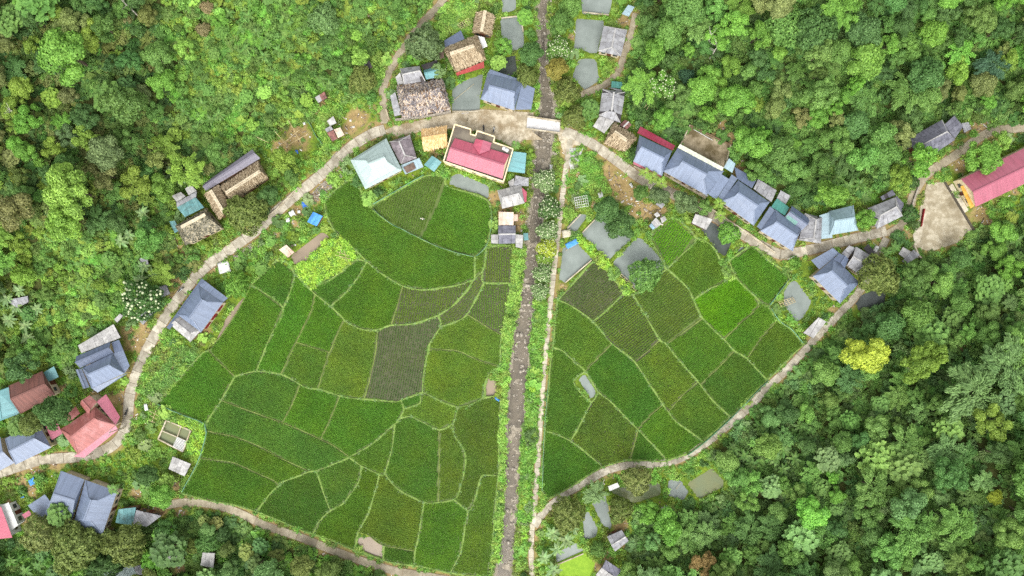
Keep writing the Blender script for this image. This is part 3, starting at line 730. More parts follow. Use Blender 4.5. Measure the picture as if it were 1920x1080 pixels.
for x, y, t, ang, dens, lab in SEEDS:
    hit = [i for i, f in enumerate(FACES) if pip(f, x, y)]
    hit = [i for i in hit if i not in used]
    if not hit: print('NO FACE for', x, y, lab); continue
    i = min(hit, key=lambda k: abs(0.5 * sum(FACES[k][j][0] * FACES[k][(j + 1) % len(FACES[k])][1] - FACES[k][(j + 1) % len(FACES[k])][0] * FACES[k][j][1] for j in range(len(FACES[k])))))
    used.add(i); poly = W(FACES[i]); FIELD_POLYS.append(poly)
    c = poly.mean(0)
    root = tag(empty('rice_paddy', (c[0], c[1], 0)), lab, 'rice field', 'rice fields on the valley floor')
    v = [(p[0] - c[0], p[1] - c[1], 0.035) for p in poly]
    a = sum(v[j][0] * v[(j + 1) % len(v)][1] - v[(j + 1) % len(v)][0] * v[j][1] for j in range(len(v)))
    if a < 0: v = v[::-1]
    mesh_obj('mud', py_mesh('mud', v, [list(range(len(v)))], M_mudp if t in 'pb' else M_mud), root)
    # rice in rows
    rs, ps = (0.45, 0.17) if dens > .8 else (0.62, 0.16)
    r0 = np.abs(poly - c).max() * 1.5
    gu, gv_ = np.meshgrid(np.arange(-r0, r0, ps), np.arange(-r0, r0, rs))
    a = R(ang); bend = 0.02
    u = gu.ravel() + rng.normal(0, 0.05, gu.size); w = gv_.ravel() + rng.normal(0, 0.025, gu.size)
    w = w + 0.5 * np.sin(u * 0.09 + ang)
    q = np.column_stack([c[0] + u * math.cos(a) - w * math.sin(a), c[1] + u * math.sin(a) + w * math.cos(a)])
    lo, hi = poly.min(0), poly.max(0)
    q = q[((q > lo) & (q < hi)).all(1)]
    sd_ = sd_poly(q, poly); q = q[sd_ < -0.34]
    thin = 0.5 + 0.5 * vnoise(q[:, 0], q[:, 1], 0.35, ang)
    q = q[rng.random(len(q)) < np.clip(0.55 + dens * 0.5 + 0.1 * thin - (0.25 if dens < .65 else 0) * (1 - thin), 0, 1)]
    nb = 6; m = len(q)
    ln = (0.26 + 0.16 * dens) * rng.uniform(0.75, 1.25, (m, nb)); wd = (0.04 + 0.075 * dens) * rng.uniform(.8, 1.2, (m, nb))
    th = rng.uniform(0, 2 * np.pi, (m, nb)); el = rng.uniform(0.35, 1.1, (m, nb))
    dx, dy = np.cos(th), np.sin(th)
    bx = q[:, 0, None] - c[0]; by = q[:, 1, None] - c[1]
    tipx = bx + dx * ln * np.cos(el); tipy = by + dy * ln * np.cos(el); tipz = 0.05 + ln * np.sin(el) + 0.1
    v0 = np.stack([bx - dy * wd, by + dx * wd, np.full_like(bx + wd, 0.04) + 0.12], -1); v1 = np.stack([bx + dy * wd, by - dx * wd, np.full_like(bx + wd, 0.04) + 0.12], -1)
    v2 = np.stack([tipx, tipy, tipz], -1)
    V = np.stack([v0, v1, v2], 2).reshape(-1, 3); F = np.arange(len(V)).reshape(-1, 3)
    mm = np_mesh('rice_plants', V, F, M_rice); face_attr(mm, 'leafvar', np.clip(np.repeat(rng.random(m) * .3 + .7 * (.5 + .5 * vnoise(q[:, 0], q[:, 1], .21, ang + 3) + .25 * vnoise(q[:, 0], q[:, 1], .7, ang)), nb) * 0.7 + 0.3 * rng.random(m * nb), 0, 1))
    o = mesh_obj('rice_plants', mm, root); o['kind'] = 'stuff'
    col = srgb(*GREENS[t]); jit = rng.uniform(1.0, 1.14, 3); o.color = (col[0] * jit[0], col[1] * jit[1], col[2] * jit[2], 1)
for i, f in enumerate(FACES):
    if i not in used: print('unplanted face', f.mean(0), len(f))
# banks between the fields
BUND_PTS = []
for (k, _), l in zip(BUNDS, BL):
    if k == 't': continue
    line = smooth_line(W(l), 0.7); n = len(line)
    t = np.gradient(line, axis=0); t /= np.linalg.norm(t, axis=1)[:, None] + 1e-9
    nn = np.column_stack([-t[:, 1], t[:, 0]]); w = 0.33 if k == 'g' else 0.17
    ph = random.random() * 9
    v = []
    prof = ((-1.0, -0.05), (-0.6, 0.2), (0, 0.3), (0.6, 0.2), (1.0, -0.05))
    for i in range(n):
        ww = w * (1 + 0.3 * math.sin(i * 0.37 + ph) + 0.2 * math.sin(i * 1.1) + 0.25 * random.uniform(-1, 1)); sh = 0.12 * math.sin(i * 0.35 + ph)
        for o, z in prof: v.append((line[i][0] + nn[i][0] * (o * ww + sh), line[i][1] + nn[i][1] * (o * ww + sh), z * (1 if k == 'g' else .8) + 0.03))
    m = len(prof)
    f = [(i * m + j + 1, i * m + j, (i + 1) * m + j, (i + 1) * m + j + 1) for i in range(n - 1) for j in range(m - 1)]
    o = mesh_obj('field_bank', np_mesh('field_bank', v, f, M_bund if k == 'g' else M_bundb, True)); tag(o, kind='structure')
    BUND_PTS.append((line, k))
# ================================================================ buildings
ROOF_QUADS = []                              # world outlines, kept clear of plants
def bar(name, p, q, w, h, mat, parent, org=Vector((0, 0, 0))):
    p = Vector(p) - org; q = Vector(q) - org
    d = (q - p); L = d.length
    if L < 1e-4: return None
    d /= L; up = Vector((0, 0, 1)) if abs(d.z) < 0.95 else Vector((1, 0, 0))
    s = d.cross(up).normalized() * (w / 2); u = s.cross(d).normalized() * (h / 2)
    v = [p - s - u, p + s - u, p + s + u, p - s + u, q - s - u, q + s - u, q + s + u, q - s + u]
    return mesh_obj(name, py_mesh(name, v, [(3, 2, 1, 0), (4, 5, 6, 7), (0, 1, 5, 4), (1, 2, 6, 5), (2, 3, 7, 6), (3, 0, 4, 7)], mat), parent)
def tube(name, p, q, r0, r1, mat, parent, org=Vector((0, 0, 0)), n=7):
    p = Vector(p) - org; q = Vector(q) - org; d = (q - p).normalized()
    a = d.orthogonal().normalized(); b = d.cross(a)
    v = []
    for c, r in ((p, r0), (q, r1)):
        for i in range(n):
            t = 2 * math.pi * i / n; v.append(c + a * math.cos(t) * r + b * math.sin(t) * r)
    f = [(i, (i + 1) % n, n + (i + 1) % n, n + i) for i in range(n)] + [list(range(n))[::-1], list(range(n, 2 * n))]
    return mesh_obj(name, py_mesh(name, v, f, mat), parent)
def slope_frame(pts):
    n = Vector((0, 0, 0))
    for i in range(len(pts)):
        a, b = pts[i], pts[(i + 1) % len(pts)]; n += a.cross(b)
    n.normalize()
    if n.z < 0: pts = pts[::-1]; n = -n
    u = Vector((0, 0, 1)).cross(n)
    u = u.normalized() if u.length > 0.05 else (pts[1] - pts[0]).normalized()
    v = n.cross(u)
    return pts, n, u, v
def slab(name, pts, th, mat, parent):
    """a thin plate under a planar outline; the texture runs in metres along and down the slope"""
    pts, n, u, v = slope_frame([Vector(p) for p in pts])
    k = len(pts); low = [p - n * th for p in pts]
    uv = [((p - pts[0]).dot(u), (p - pts[0]).dot(v)) for p in pts]
    f = [list(range(k)), list(range(2 * k - 1, k - 1, -1))] + [(i, k + i, k + (i + 1) % k, (i + 1) % k) for i in range(k)]
    return mesh_obj(name, py_mesh(name, pts + low, f, mat, uv + uv), parent)
def clip(poly, a, b):                        # keep the side of a->b where cross >= 0
    out = []
    for i in range(len(poly)):
        p, q = poly[i], poly[(i + 1) % len(poly)]
        sp = (b[0] - a[0]) * (p[1] - a[1]) - (b[1] - a[1]) * (p[0] - a[0]); sq = (b[0] - a[0]) * (q[1] - a[1]) - (b[1] - a[1]) * (q[0] - a[0])
        if sp >= 0: out.append(p)
        if (sp >= 0) != (sq >= 0):
            t = sp / (sp - sq); out.append((p[0] + t * (q[0] - p[0]), p[1] + t * (q[1] - p[1])))
    return out
def sheets(pts, mat, parent, w=1.05, l=1.7, miss=0.012):
    """single roofing sheets laid over a slope"""
    pts, n, u, v = slope_frame([Vector(p) for p in pts])
    o = pts[0]; p2 = [((p - o).dot(u), (p - o).dot(v)) for p in pts]
    ar = sum(p2[i][0] * p2[(i + 1) % len(p2)][1] - p2[(i + 1) % len(p2)][0] * p2[i][1] for i in range(len(p2)))
    if ar < 0: p2 = p2[::-1]
    x0, x1 = min(p[0] for p in p2), max(p[0] for p in p2); y0, y1 = min(p[1] for p in p2), max(p[1] for p in p2)
    nc = max(1, round((x1 - x0) / w)); nr = max(1, round((y1 - y0) / l)); w = (x1 - x0) / nc; l = (y1 - y0) / nr
    for j in range(nr):
        for i in range(nc):
            if random.random() < miss: continue
            g = 0.02; a = random.gauss(0, 0.012); cx, cy = x0 + (i + .5) * w + random.gauss(0, .02), y0 + (j + .5) * l + random.gauss(0, .03)
            q = []
            for sx, sy in ((-.5, -.5), (.5, -.5), (.5, .5), (-.5, .5)):
                dx, dy = sx * (w - g), sy * (l + .05); q.append((cx + dx * math.cos(a) - dy * math.sin(a), cy + dx * math.sin(a) + dy * math.cos(a)))
            for e in range(len(p2)):
                q = clip(q, p2[e], p2[(e + 1) % len(p2)])
                if len(q) < 3: break
            if len(q) < 3: continue
            s = abs(sum(q[k][0] * q[(k + 1) % len(q)][1] - q[(k + 1) % len(q)][0] * q[k][1] for k in range(len(q)))) / 2
            if s < 0.08: continue
            lift = 0.03 + 0.025 * ((i + j) % 2) + random.random() * 0.03
            top = [o + u * x + v * y + n * (lift + 0.035 * (-(y - cy) / l)) for x, y in q]; bot = [p - n * 0.025 for p in top]
            k = len(q)
            mesh_obj('roof_sheet', py_mesh('roof_sheet', top + bot, [list(range(k))] + [(m, k + m, k + (m + 1) % k, (m + 1) % k) for m in range(k)], mat), parent)
def strewn(name, pts, mats, parent, dens, ln, wd, lift, spread, org=None):
    """many straws or shingles lying on a slope, one joined covering"""
    pts, n, u, v = slope_frame([Vector(p) for p in pts])
    o = pts[0]; p2 = np.array([((p - o).dot(u), (p - o).dot(v)) for p in pts])
    lo, hi = p2.min(0), p2.max(0); m = int(np.prod(hi - lo) * dens)
    q = rng.uniform(lo, hi, (m, 2)); q = q[sd_poly(q, p2) < 0.05]; m = len(q)
    a = rng.normal(math.pi / 2, spread, m); L = ln * rng.uniform(.5, 1.3, m) / 2; Wd = wd * rng.uniform(.5, 1.3, m) / 2
    U, Vv, Nn, O = (np.array(x) for x in (u, v, n, o))
    d = np.cos(a)[:, None] * U + np.sin(a)[:, None] * Vv + rng.normal(0, 0.10, m)[:, None] * Nn
    s = -np.sin(a)[:, None] * U + np.cos(a)[:, None] * Vv + rng.normal(0, 0.25, m)[:, None] * Nn
    c = O + q[:, :1] * U + q[:, 1:] * Vv + (0.05 + lift * rng.random(m))[:, None] * Nn
    V = np.stack([c - d * L[:, None] - s * Wd[:, None], c - d * L[:, None] + s * Wd[:, None], c + d * L[:, None] + s * Wd[:, None], c + d * L[:, None] - s * Wd[:, None]], 1).reshape(-1, 3)
    me = np_mesh(name, V, np.arange(len(V)).reshape(-1, 4), mats); face_attr(me, 'leafvar', rng.random(m))
    ob = mesh_obj(name, me, parent); ob['kind'] = 'stuff'
    return ob
def strawmat(name, a, b2, c3):
    m, n, l, b = new_mat(name, 0.9, 0.1)
    fa = N(n, 'ShaderNodeAttribute', attribute_type='GEOMETRY', attribute_name='leafvar')
    cr = N(n, 'ShaderNodeValToRGB'); l.new(fa.outputs['Fac'], cr.inputs[0])
    cr.color_ramp.elements[0].color = (*a, 1); cr.color_ramp.elements[1].color = (*c3, 1)
    e = cr.color_ramp.elements.new(0.5); e.color = (*b2, 1)
    l.new(cr.outputs[0], b.inputs['Base Color']); return m
STRAW = strawmat('old_thatch', srgb(120, 104, 80), srgb(176, 156, 126), srgb(206, 190, 160))
STRAWN = strawmat('new_thatch', srgb(196, 158, 104), srgb(226, 190, 134), srgb(246, 222, 176))
SHING = strawmat('broken_shingle', srgb(78, 74, 76), srgb(140, 134, 134), srgb(206, 186, 160))
MOSSY = strawmat('roof_moss', srgb(44, 46, 36), srgb(96, 94, 78), srgb(184, 172, 142))
M_thb = simple('thatch_base', srgb(150, 130, 100), srgb(112, 96, 74), 1.5); M_thn = simple('new_thatch_base', srgb(214, 176, 120), srgb(190, 152, 100), 1.5)

class House:
    def __init__(s, name, label, cat, px, group=None):
        v = ground_at(*px); s.g = v.z
        s.o = empty(name, (0, 0, 0)); s.px = px
        s.base = v; s.o.location = v; s.name = name
        tag(s.o, label, cat, group)
    def rel(s, p): return Vector(p) - s.base
    def pt(s, p, z): v = P(p[0], p[1], s.g + z); return s.rel(v)
    def surf(s, pts, mat, kind, name='roof_slope', cap=None):
        """one roof slope with its covering"""
        if kind == 'metal': o = slab(name, pts, 0.07, mat, s.o)
        elif kind == 'sheet':
            o = slab(name, [Vector(p) - Vector((0, 0, .2)) for p in pts], 0.06, M_dark, s.o); sheets(pts, mat, o)
        elif kind == 'thatch':
            o = slab(name, pts, 0.28, M_thn if mat is STRAWN else M_thb, s.o); strewn('straw', pts, mat, o, 26, 0.75, 0.09, 0.16, 0.22)
        elif kind == 'shingle':
            o = slab(name, pts, 0.1, M_wood, s.o); strewn('broken_shingles', pts, mat, o, 11, 0.95, 0.2, 0.16, 0.75)
        elif kind == 'moss':
            o = slab(name, pts, 0.08, mat, s.o); strewn('moss_patches', pts, MOSSY, o, 12, 0.35, 0.24, 0.05, 1.5)
        elif kind == 'flat': o = slab(name, pts, 0.1, mat, s.o)
        return o
    def roof(s, quad, ridge=None, ze=3.4, zr=6.0, mat=M_blue, kind='metal', g=0.0, walls=M_wall, caps=None, inset=0.12, open_ends=False, skirt=0.0):
        """quad A,B,C,D with A-B along the ridge; ridge two pixels, or None for a gable"""
        q = [s.pt(p, ze) for p in quad]; A, B, C, D = q
        ROOF_QUADS.append(np.array([[*(p + s.base).xy] for p in q]))
        if skirt:                                 # low-pitched lower tier round the main roof
            c = (A + B + C + D) / 4; zi = ze + 0.32 * skirt * 10
            inn = [Vector((p.x + (c.x - p.x) * skirt, p.y + (c.y - p.y) * skirt, p.z + 0.75)) for p in q]
            for i in range(4): s.surf([q[i], q[(i + 1) % 4], inn[(i + 1) % 4], inn[i]], mat, kind, 'eave_skirt')
            ring = inn; up = Vector((0, 0, 0.14))
            A, B, C, D = [p + up for p in ring]
        if ridge is None:
            R1 = (A + D) / 2; R2 = (B + C) / 2; R1.z = R2.z = A.z + (zr - ze); gable = True
        else:
            R1, R2 = s.pt(ridge[0], zr), s.pt(ridge[1], zr); gable = False
        capm = caps or mat
        if gable:
            s.surf([A, B, R2, R1], mat, kind); s.surf([C, D, R1, R2], mat, kind)
        else:
            def foot(p, a, b):
                e = b - a; t = (p - a).dot(e) / e.dot(e); return a + e * t
            KA = R1 + (foot(R1, A, B) - R1) * g; KB = R2 + (foot(R2, A, B) - R2) * g
            KC = R2 + (foot(R2, D, C) - R2) * g; KD = R1 + (foot(R1, D, C) - R1) * g
            if g > 0:
                s.surf([A, B, KB, R2, R1, KA], mat, kind); s.surf([C, D, KD, R1, R2, KC], mat, kind)
                s.surf([B, C, KC, KB], mat, kind); s.surf([D, A, KA, KD], mat, kind)
                for a_, b_, c_ in ((KB, KC, R2), (KD, KA, R1)):
                    mesh_obj('gablet', py_mesh('gablet', [a_, b_, c_], [(0, 1, 2)], mat, [(0, 0), (1, 0), (.5, 1)]), s.o)
            else:
                s.surf([A, B, R2, R1], mat, kind); s.surf([C, D, R1, R2], mat, kind)
                s.surf([B, C, R2], mat, kind); s.surf([D, A, R1], mat, kind)
        if kind != 'shingle':
            cm = capm if not isinstance(capm, str) else mat
            if kind == 'sheet': cm = M_sheetw
            if kind == 'thatch': cm = M_thn if mat is STRAWN else simple_cache('ridge_straw', srgb(206, 192, 164))
            if kind == 'moss': cm = simple_cache('ridge_straw', srgb(190, 176, 146))
            wd = 0.36 if kind in ('metal', 'sheet') else 0.8
            up = Vector((0, 0, 0.05))
            bar('ridge_cap', R1 + up, R2 + up, wd, 0.1 if wd < .5 else 0.3, cm, s.o)
            if not gable and kind in ('metal', 'sheet'):
                if g > 0: hips = ((KA, A), (KB, B), (KC, C), (KD, D))
                else: hips = ((R1, A), (R2, B), (R2, C), (R1, D))
                for a_, b_ in hips: bar('hip_cap', a_ + up * .8, b_ + up * .8, 0.22, 0.07, cm, s.o)
        if walls: s.walls(q, ze, walls, gable, (R1, R2) if gable else None, inset)
    def walls(s, q, ze, mat, gable=False, rd=None, inset=0.12):
        c = sum(q, Vector((0, 0, 0))) / 4
        w = [Vector((p.x + (c.x - p.x) * inset, p.y + (c.y - p.y) * inset, p.z - 0.1 + 0.0)) for p in q]
        b = [Vector((p.x, p.y, -0.6)) for p in w]
        if gable:
            A, B, C, D = w; R1, R2 = rd; m1 = (A + D) / 2; m2 = (B + C) / 2
            G1 = Vector((m1.x, m1.y, R1.z - 0.35)); G2 = Vector((m2.x, m2.y, R2.z - 0.35))
            v = w + b + [G1, G2]
            f = [(0, 1, 5, 4), (1, 9, 2, 6, 5), (2, 3, 7, 6), (3, 8, 0, 4, 7), (0, 8, 9, 1), (3, 2, 9, 8)]
        else:
            v = w + b; f = [(i, (i + 1) % 4, 4 + (i + 1) % 4, 4 + i) for i in range(4)] + [(0, 3, 2, 1)]
        wall = mesh_obj('wall', py_mesh('wall', v, [tuple(reversed(x)) for x in f], mat), s.o)
        # the wall that looks toward the fields carries door and windows
        best = None
        for i in range(4):
            a, d = w[i], w[(i + 1) % 4]; e = d - a; n = Vector((e.y, -e.x, 0)).normalized()
            mid = (a + d) / 2
            if n.dot(mid - c) < 0: n = -n
            sc = n.dot(-(mid + s.base).normalized()) * e.length
            if best is None or sc > best[0]: best = (sc, a, d, n)
        _, a, d, n = best; e = (d - a); L = Vector((e.x, e.y, 0)).length; e = Vector((e.x, e.y, 0)) / L
        if L < 3: return
        def panel(name, t, w_, z0, z1, m, par, out=0.03):
            p = Vector((a.x, a.y, 0)) + e * (L * t - w_ / 2) + n * out; p2 = p + e * w_
            v = [Vector((p.x, p.y, z0)), Vector((p2.x, p2.y, z0)), Vector((p2.x, p2.y, z1)), Vector((p.x, p.y, z1))]
            v += [x - n * 0.08 for x in v]
            return mesh_obj(name, py_mesh(name, v, [(0, 1, 2, 3), (7, 6, 5, 4), (0, 4, 5, 1), (1, 5, 6, 2), (2, 6, 7, 3), (3, 7, 4, 0)], m), par)
        top = min(2.3, ze - 0.3)
        dr_ = panel('door', 0.5, 1.1, 0.05, top, M_door, s.o); panel('handle', 0.53, 0.08, 1.0, 1.12, M_steel, dr_, 0.07)
        k = 2 if L < 9 else 4
        for t in ([0.2, 0.8] if k == 2 else [0.12, 0.3, 0.7, 0.88]):
            wi = panel('window', t, 1.15, 0.95, min(2.15, ze - 0.4), M_wood, s.o); panel('pane', t, 0.95, 1.05, min(2.05, ze - 0.5), M_glass, wi, 0.055)
    def mono(s, quad, z, mat, kind='metal', posts=True, name='lean_to_roof', walls=None):
        """a single plate: z one height or one for each corner"""
        zz = [z] * len(quad) if isinstance(z, (int, float)) else z
        q = [s.pt(p, h) for p, h in zip(quad, zz)]
        ROOF_QUADS.append(np.array([[*(p + s.base).xy] for p in q]))
        # make the outline planar: fit by averaging opposite corners
        if len(q) == 4:
            d = (q[0].z + q[2].z - q[1].z - q[3].z) / 4
            q[0].z -= d; q[2].z -= d; q[1].z += d; q[3].z += d
        s.surf(q, mat, kind, name)
        if walls: s.walls(q, min(p.z for p in q), walls, inset=0.1)
        elif posts:
            c = sum(q, Vector((0, 0, 0))) / len(q)
            for p in q:
                t = p + (c - p) * 0.08; tube('post', (t.x, t.y, -0.4), (t.x, t.y, p.z - 0.05), 0.07, 0.06, M_wood, s.o, n=6)
_sc = {}
def simple_cache(n, c):
    if n not in _sc: _sc[n] = simple(n, c)
    return _sc[n]
VH = 'village houses'
# ---- north-west cluster
h = House('thatched_hut', 'small thatched hut with a pale ridge above the big thatched house', 'hut', (906, 45))
h.roof([(886, 62), (894, 23), (927, 29), (921, 68)], None, 2.6, 4.6, STRAW, 'thatch', walls=M_wood)
h = House('thatched_house', 'big old thatched house with a red awning and a slate blue lean-to', 'house', (868, 102), VH)
h.roof([(832, 92), (894, 66), (911, 110), (855, 134)], [(844, 101), (889, 86)], 3.6, 6.6, STRAW, 'thatch', g=0.3, walls=M_wood)
h.mono([(854, 137), (907, 115), (908, 127), (857, 142)], [3.3, 3.3, 2.8, 2.8], simple_cache('red_awning', srgb(158, 70, 66)), 'flat', name='awning')
h.mono([(833, 76), (864, 57), (871, 73), (834, 90)], [2.9, 2.9, 3.4, 3.4], M_slate)
h.mono([(818, 104), (831, 94), (833, 108), (822, 112)], 2.6, M_brownt, 'flat')
t = House('plastic_sheet', 'white plastic sheet slung between the two thatched roofs', 'tarpaulin', (905, 79))
t.mono([(896, 67), (908, 70), (914, 87), (905, 91)], [2.8, 2.9, 2.3, 2.4], M_white, 'flat', name='sheet')
h = House('tin_roofed_house', 'grey roofed house with a teal gable wing beside the hill lane', 'house', (780, 140), VH)
h.roof([(750, 128), (786, 124), (797, 152), (758, 158)], [(755, 140), (787, 133)], 3.2, 5.0, M_sheet, 'sheet')
h.mono([(742, 145), (750, 136), (757, 157), (746, 159)], [2.4, 2.9, 2.9, 2.4], M_sheetw, 'sheet')
h.roof([(794, 132), (824, 123), (827, 144), (799, 149)], None, 2.8, 4.0, M_teal)
h.mono([(789, 122), (819, 113), (823, 123), (795, 131)], [2.4, 2.4, 2.7, 2.7], M_dark)
h = House('tumbledown_house', 'tumbledown house with a broken grey shingle roof beside the square', 'house', (792, 186), VH)
h.roof([(744, 160), (830, 149), (845, 205), (753, 221)], [(760, 179), (823, 167)], 3.2, 6.0, SHING, 'shingle', walls=M_wood)
h.mono([(732, 180), (741, 173), (753, 215), (740, 218)], [2.3, 3.0, 3.0, 2.3], M_sheet, 'sheet')
h = House('blue_roofed_house', 'blue roofed stilt house between the pond and the river above the square', 'house', (950, 170), VH)
h.roof([(914, 138), (979, 155), (964, 207), (901, 186)], [(917, 160), (966, 173)], 4.0, 6.8, M_blue, g=0.3)
h.mono([(979, 155), (1003, 166), (996, 205), (966, 206)], [4.2, 3.0, 3.0, 3.9], M_blue)
h.mono([(919, 130), (975, 149), (979, 155), (914, 138)], [3.2, 3.2, 3.8, 3.8], M_blue)
# ---- south side of the square
h = House('new_thatched_shed', 'golden new thatched shed beside the square', 'shed', (815, 261))
h.roof([(790, 243), (838, 237), (839, 274), (795, 283)], None, 2.7, 4.3, STRAWN, 'thatch', walls=M_wood)
h = House('pale_teal_house', 'large house with a pale teal hipped roof above the crescent field', 'house', (705, 307), VH)
h.roof([(657, 300), (724, 259), (754, 319), (685, 355)], [(690, 307), (721, 294)], 3.8, 7.0, M_paleteal, g=0.35, skirt=0.16)
h = House('old_sheet_house', 'old house with pinkish grey sheets wedged beside the pale teal roof', 'house', (755, 285), VH)
h.roof([(752, 307), (730, 266), (769, 253), (781, 296)], [(759, 291), (748, 265)], 3.0, 5.2, M_sheetp, 'sheet', walls=M_wood)
h.mono([(751, 310), (786, 296), (794, 313), (760, 327)], [2.8, 2.8, 2.3, 2.3], M_paleblue)
h.mono([(756, 314), (775, 304), (780, 316), (763, 325)], [2.95, 2.95, 2.6, 2.6], M_brownt, 'flat', posts=False, name='tarpaulin')
h = House('teal_canopy', 'small square teal canopy at the corner of the fan shaped field', 'canopy', (811, 307))
h.roof([(795, 309), (810, 292), (828, 304), (814, 322)], None, 2.5, 3.1, M_teal, walls=None)
for p in ((799, 309), (810, 296), (824, 305), (814, 318)):
    b_ = h.pt(p, 2.4); tube('post', (b_.x, b_.y, -0.3), (b_.x, b_.y, 2.5), .06, .06, M_steel, h.o, n=6)
# ---- concrete house with red roof
h = House('red_roofed_concrete_house', 'cream concrete house with a red gabled roof and walled terrace', 'house', (895, 290), VH)
OUT = [(853, 234), (883, 243), (882, 252), (892, 255), (895, 246), (928, 257), (925, 267), (962, 280), (944, 341), (832, 303)]
zt = 3.9
vv = [h.pt(p, zt) for p in OUT]; n_ = len(vv); bb = [Vector((p.x, p.y, -0.5)) for p in vv]
mesh_obj('wall', py_mesh('wall', vv + bb, [(i, (i + 1) % n_, n_ + (i + 1) % n_, n_ + i) for i in range(n_)], M_cream), h.o)
mesh_obj('terrace_floor', py_mesh('terrace_floor', [p - Vector((0, 0, 0.02)) for p in vv][::-1], [list(range(n_))], M_wet), h.o)
for i in range(n_):
    a, b_ = vv[i], vv[(i + 1) % n_]; up = Vector((0, 0, 0.28)); bar('parapet', a + up, b_ + up, 0.28, 0.6, M_cream, h.o)
ROOF_QUADS.append(np.array([[*(p + h.base).xy] for p in vv]))
q = [h.pt(p, 4.35) for p in ((853, 259), (955, 290), (942, 335), (837, 301))]; r1, r2 = h.pt((844, 277), 5.7), h.pt((946, 309), 5.7)
h.surf([q[0], q[1], r2, r1], M_red, 'metal'); h.surf([q[2], q[3], r1, r2], M_red, 'metal')
for a, b_, c_ in ((q[3], q[0], r1), (q[1], q[2], r2)):
    lo = Vector((0, 0, -0.4)); mesh_obj('gable_wall', py_mesh('gable_wall', [a + lo, b_ + lo, b_, c_, a], [(0, 1, 2, 3, 4)], M_cream), h.o)
bar('ridge_cap', r1 + Vector((0, 0, .05)), r2 + Vector((0, 0, .05)), .4, .1, M_pink, h.o)
g1, g2, gr1, gr2 = h.pt((892, 260), 4.6), h.pt((922, 268), 4.6), h.pt((906, 263), 5.9), h.pt((899, 289), 5.75)
h.surf([g1, gr1, gr2, h.pt((887, 273), 4.75)], M_red, 'metal', 'dormer_slope'); h.surf([gr1, g2, h.pt((918, 282), 4.75), gr2], M_pink, 'metal', 'dormer_slope')
lo = Vector((0, 0, -0.7)); mesh_obj('gable_wall', py_mesh('gable_wall', [g1 + lo, g2 + lo, g2, gr1, g1], [(0, 1, 2, 3, 4)], M_cream), h.o)
for i, tt in enumerate((0.15, 0.32, 0.5, 0.68, 0.85)):
    a, b_ = vv[8], vv[9]; p = a + (b_ - a) * tt; e = Vector((b_.x - a.x, b_.y - a.y, 0)).normalized(); n = Vector((e.y, -e.x, 0));
    if n.dot(p + h.base) > 0: n = -n
    c = Vector((p.x, p.y, 0)) + n * .02
    v = [c - e * .6 + Vector((0, 0, 1)), c + e * .6 + Vector((0, 0, 1)), c + e * .6 + Vector((0, 0, 2.3)), c - e * .6 + Vector((0, 0, 2.3))]
    v += [x - n * .1 for x in v]
    w_ = mesh_obj('window', py_mesh('window', v, [(0, 1, 2, 3), (7, 6, 5, 4), (0, 4, 5, 1), (1, 5, 6, 2), (2, 6, 7, 3), (3, 7, 4, 0)], M_wood), h.o)
    c += n * .02
    v = [c - e * .48 + Vector((0, 0, 1.1)), c + e * .48 + Vector((0, 0, 1.1)), c + e * .48 + Vector((0, 0, 2.2)), c - e * .48 + Vector((0, 0, 2.2))]
    mesh_obj('pane', py_mesh('pane', v, [(0, 1, 2, 3)], M_glass), w_)
def tank(px, z, L, r, label, ang=0.0, m=M_white):
    """water tank lying on two cradles"""
    v = P(px[0], px[1], z + r); g = empty('water_tank', (v.x, v.y, z)); tag(g, label, 'water tank', 'rooftop water tanks')
    d = Vector((math.cos(ang), math.sin(ang), 0)); c = Vector((0, 0, r + .12)); n = 14
    prof = [(-.5, .0), (-.5, .55), (-.46, .85), (-.4, 1), (.4, 1), (.46, .85), (.5, .55), (.5, .0)]
    s = Vector((-d.y, d.x, 0)); vs = []; fs = []
    for a, k in prof:
        for i in range(n):
            t = 2 * math.pi * i / n; vs.append(c + d * a * L + (s * math.cos(t) + Vector((0, 0, 1)) * math.sin(t)) * r * k)
    for a in range(len(prof) - 1):
        for i in range(n): fs.append((a * n + i, a * n + (i + 1) % n, (a + 1) * n + (i + 1) % n, (a + 1) * n + i))
    mesh_obj('drum', py_mesh('drum', vs, fs, m), g)
    for k in (-.3, .3): bar('cradle', c + d * k * L - s * r * .9 - Vector((0, 0, r + .02)), c + d * k * L + s * r * .9 - Vector((0, 0, r + .02)), .16, .2, M_steel, g)
    tube('lid', c + Vector((0, 0, r - .03)), c + Vector((0, 0, r + .08)), .2, .18, M_steel, g)
tank((948, 280), 3.95, 1.75, 0.5, 'white water tank lying on the terrace of the red roofed concrete house', R(-28))
h = House('teal_carport', 'flat teal carport on the river side of the red roofed concrete house', 'carport', (970, 304))
h.mono([(963, 284), (987, 287), (984, 325), (951, 321)], [3.1, 2.8, 2.8, 3.1], M_teal)
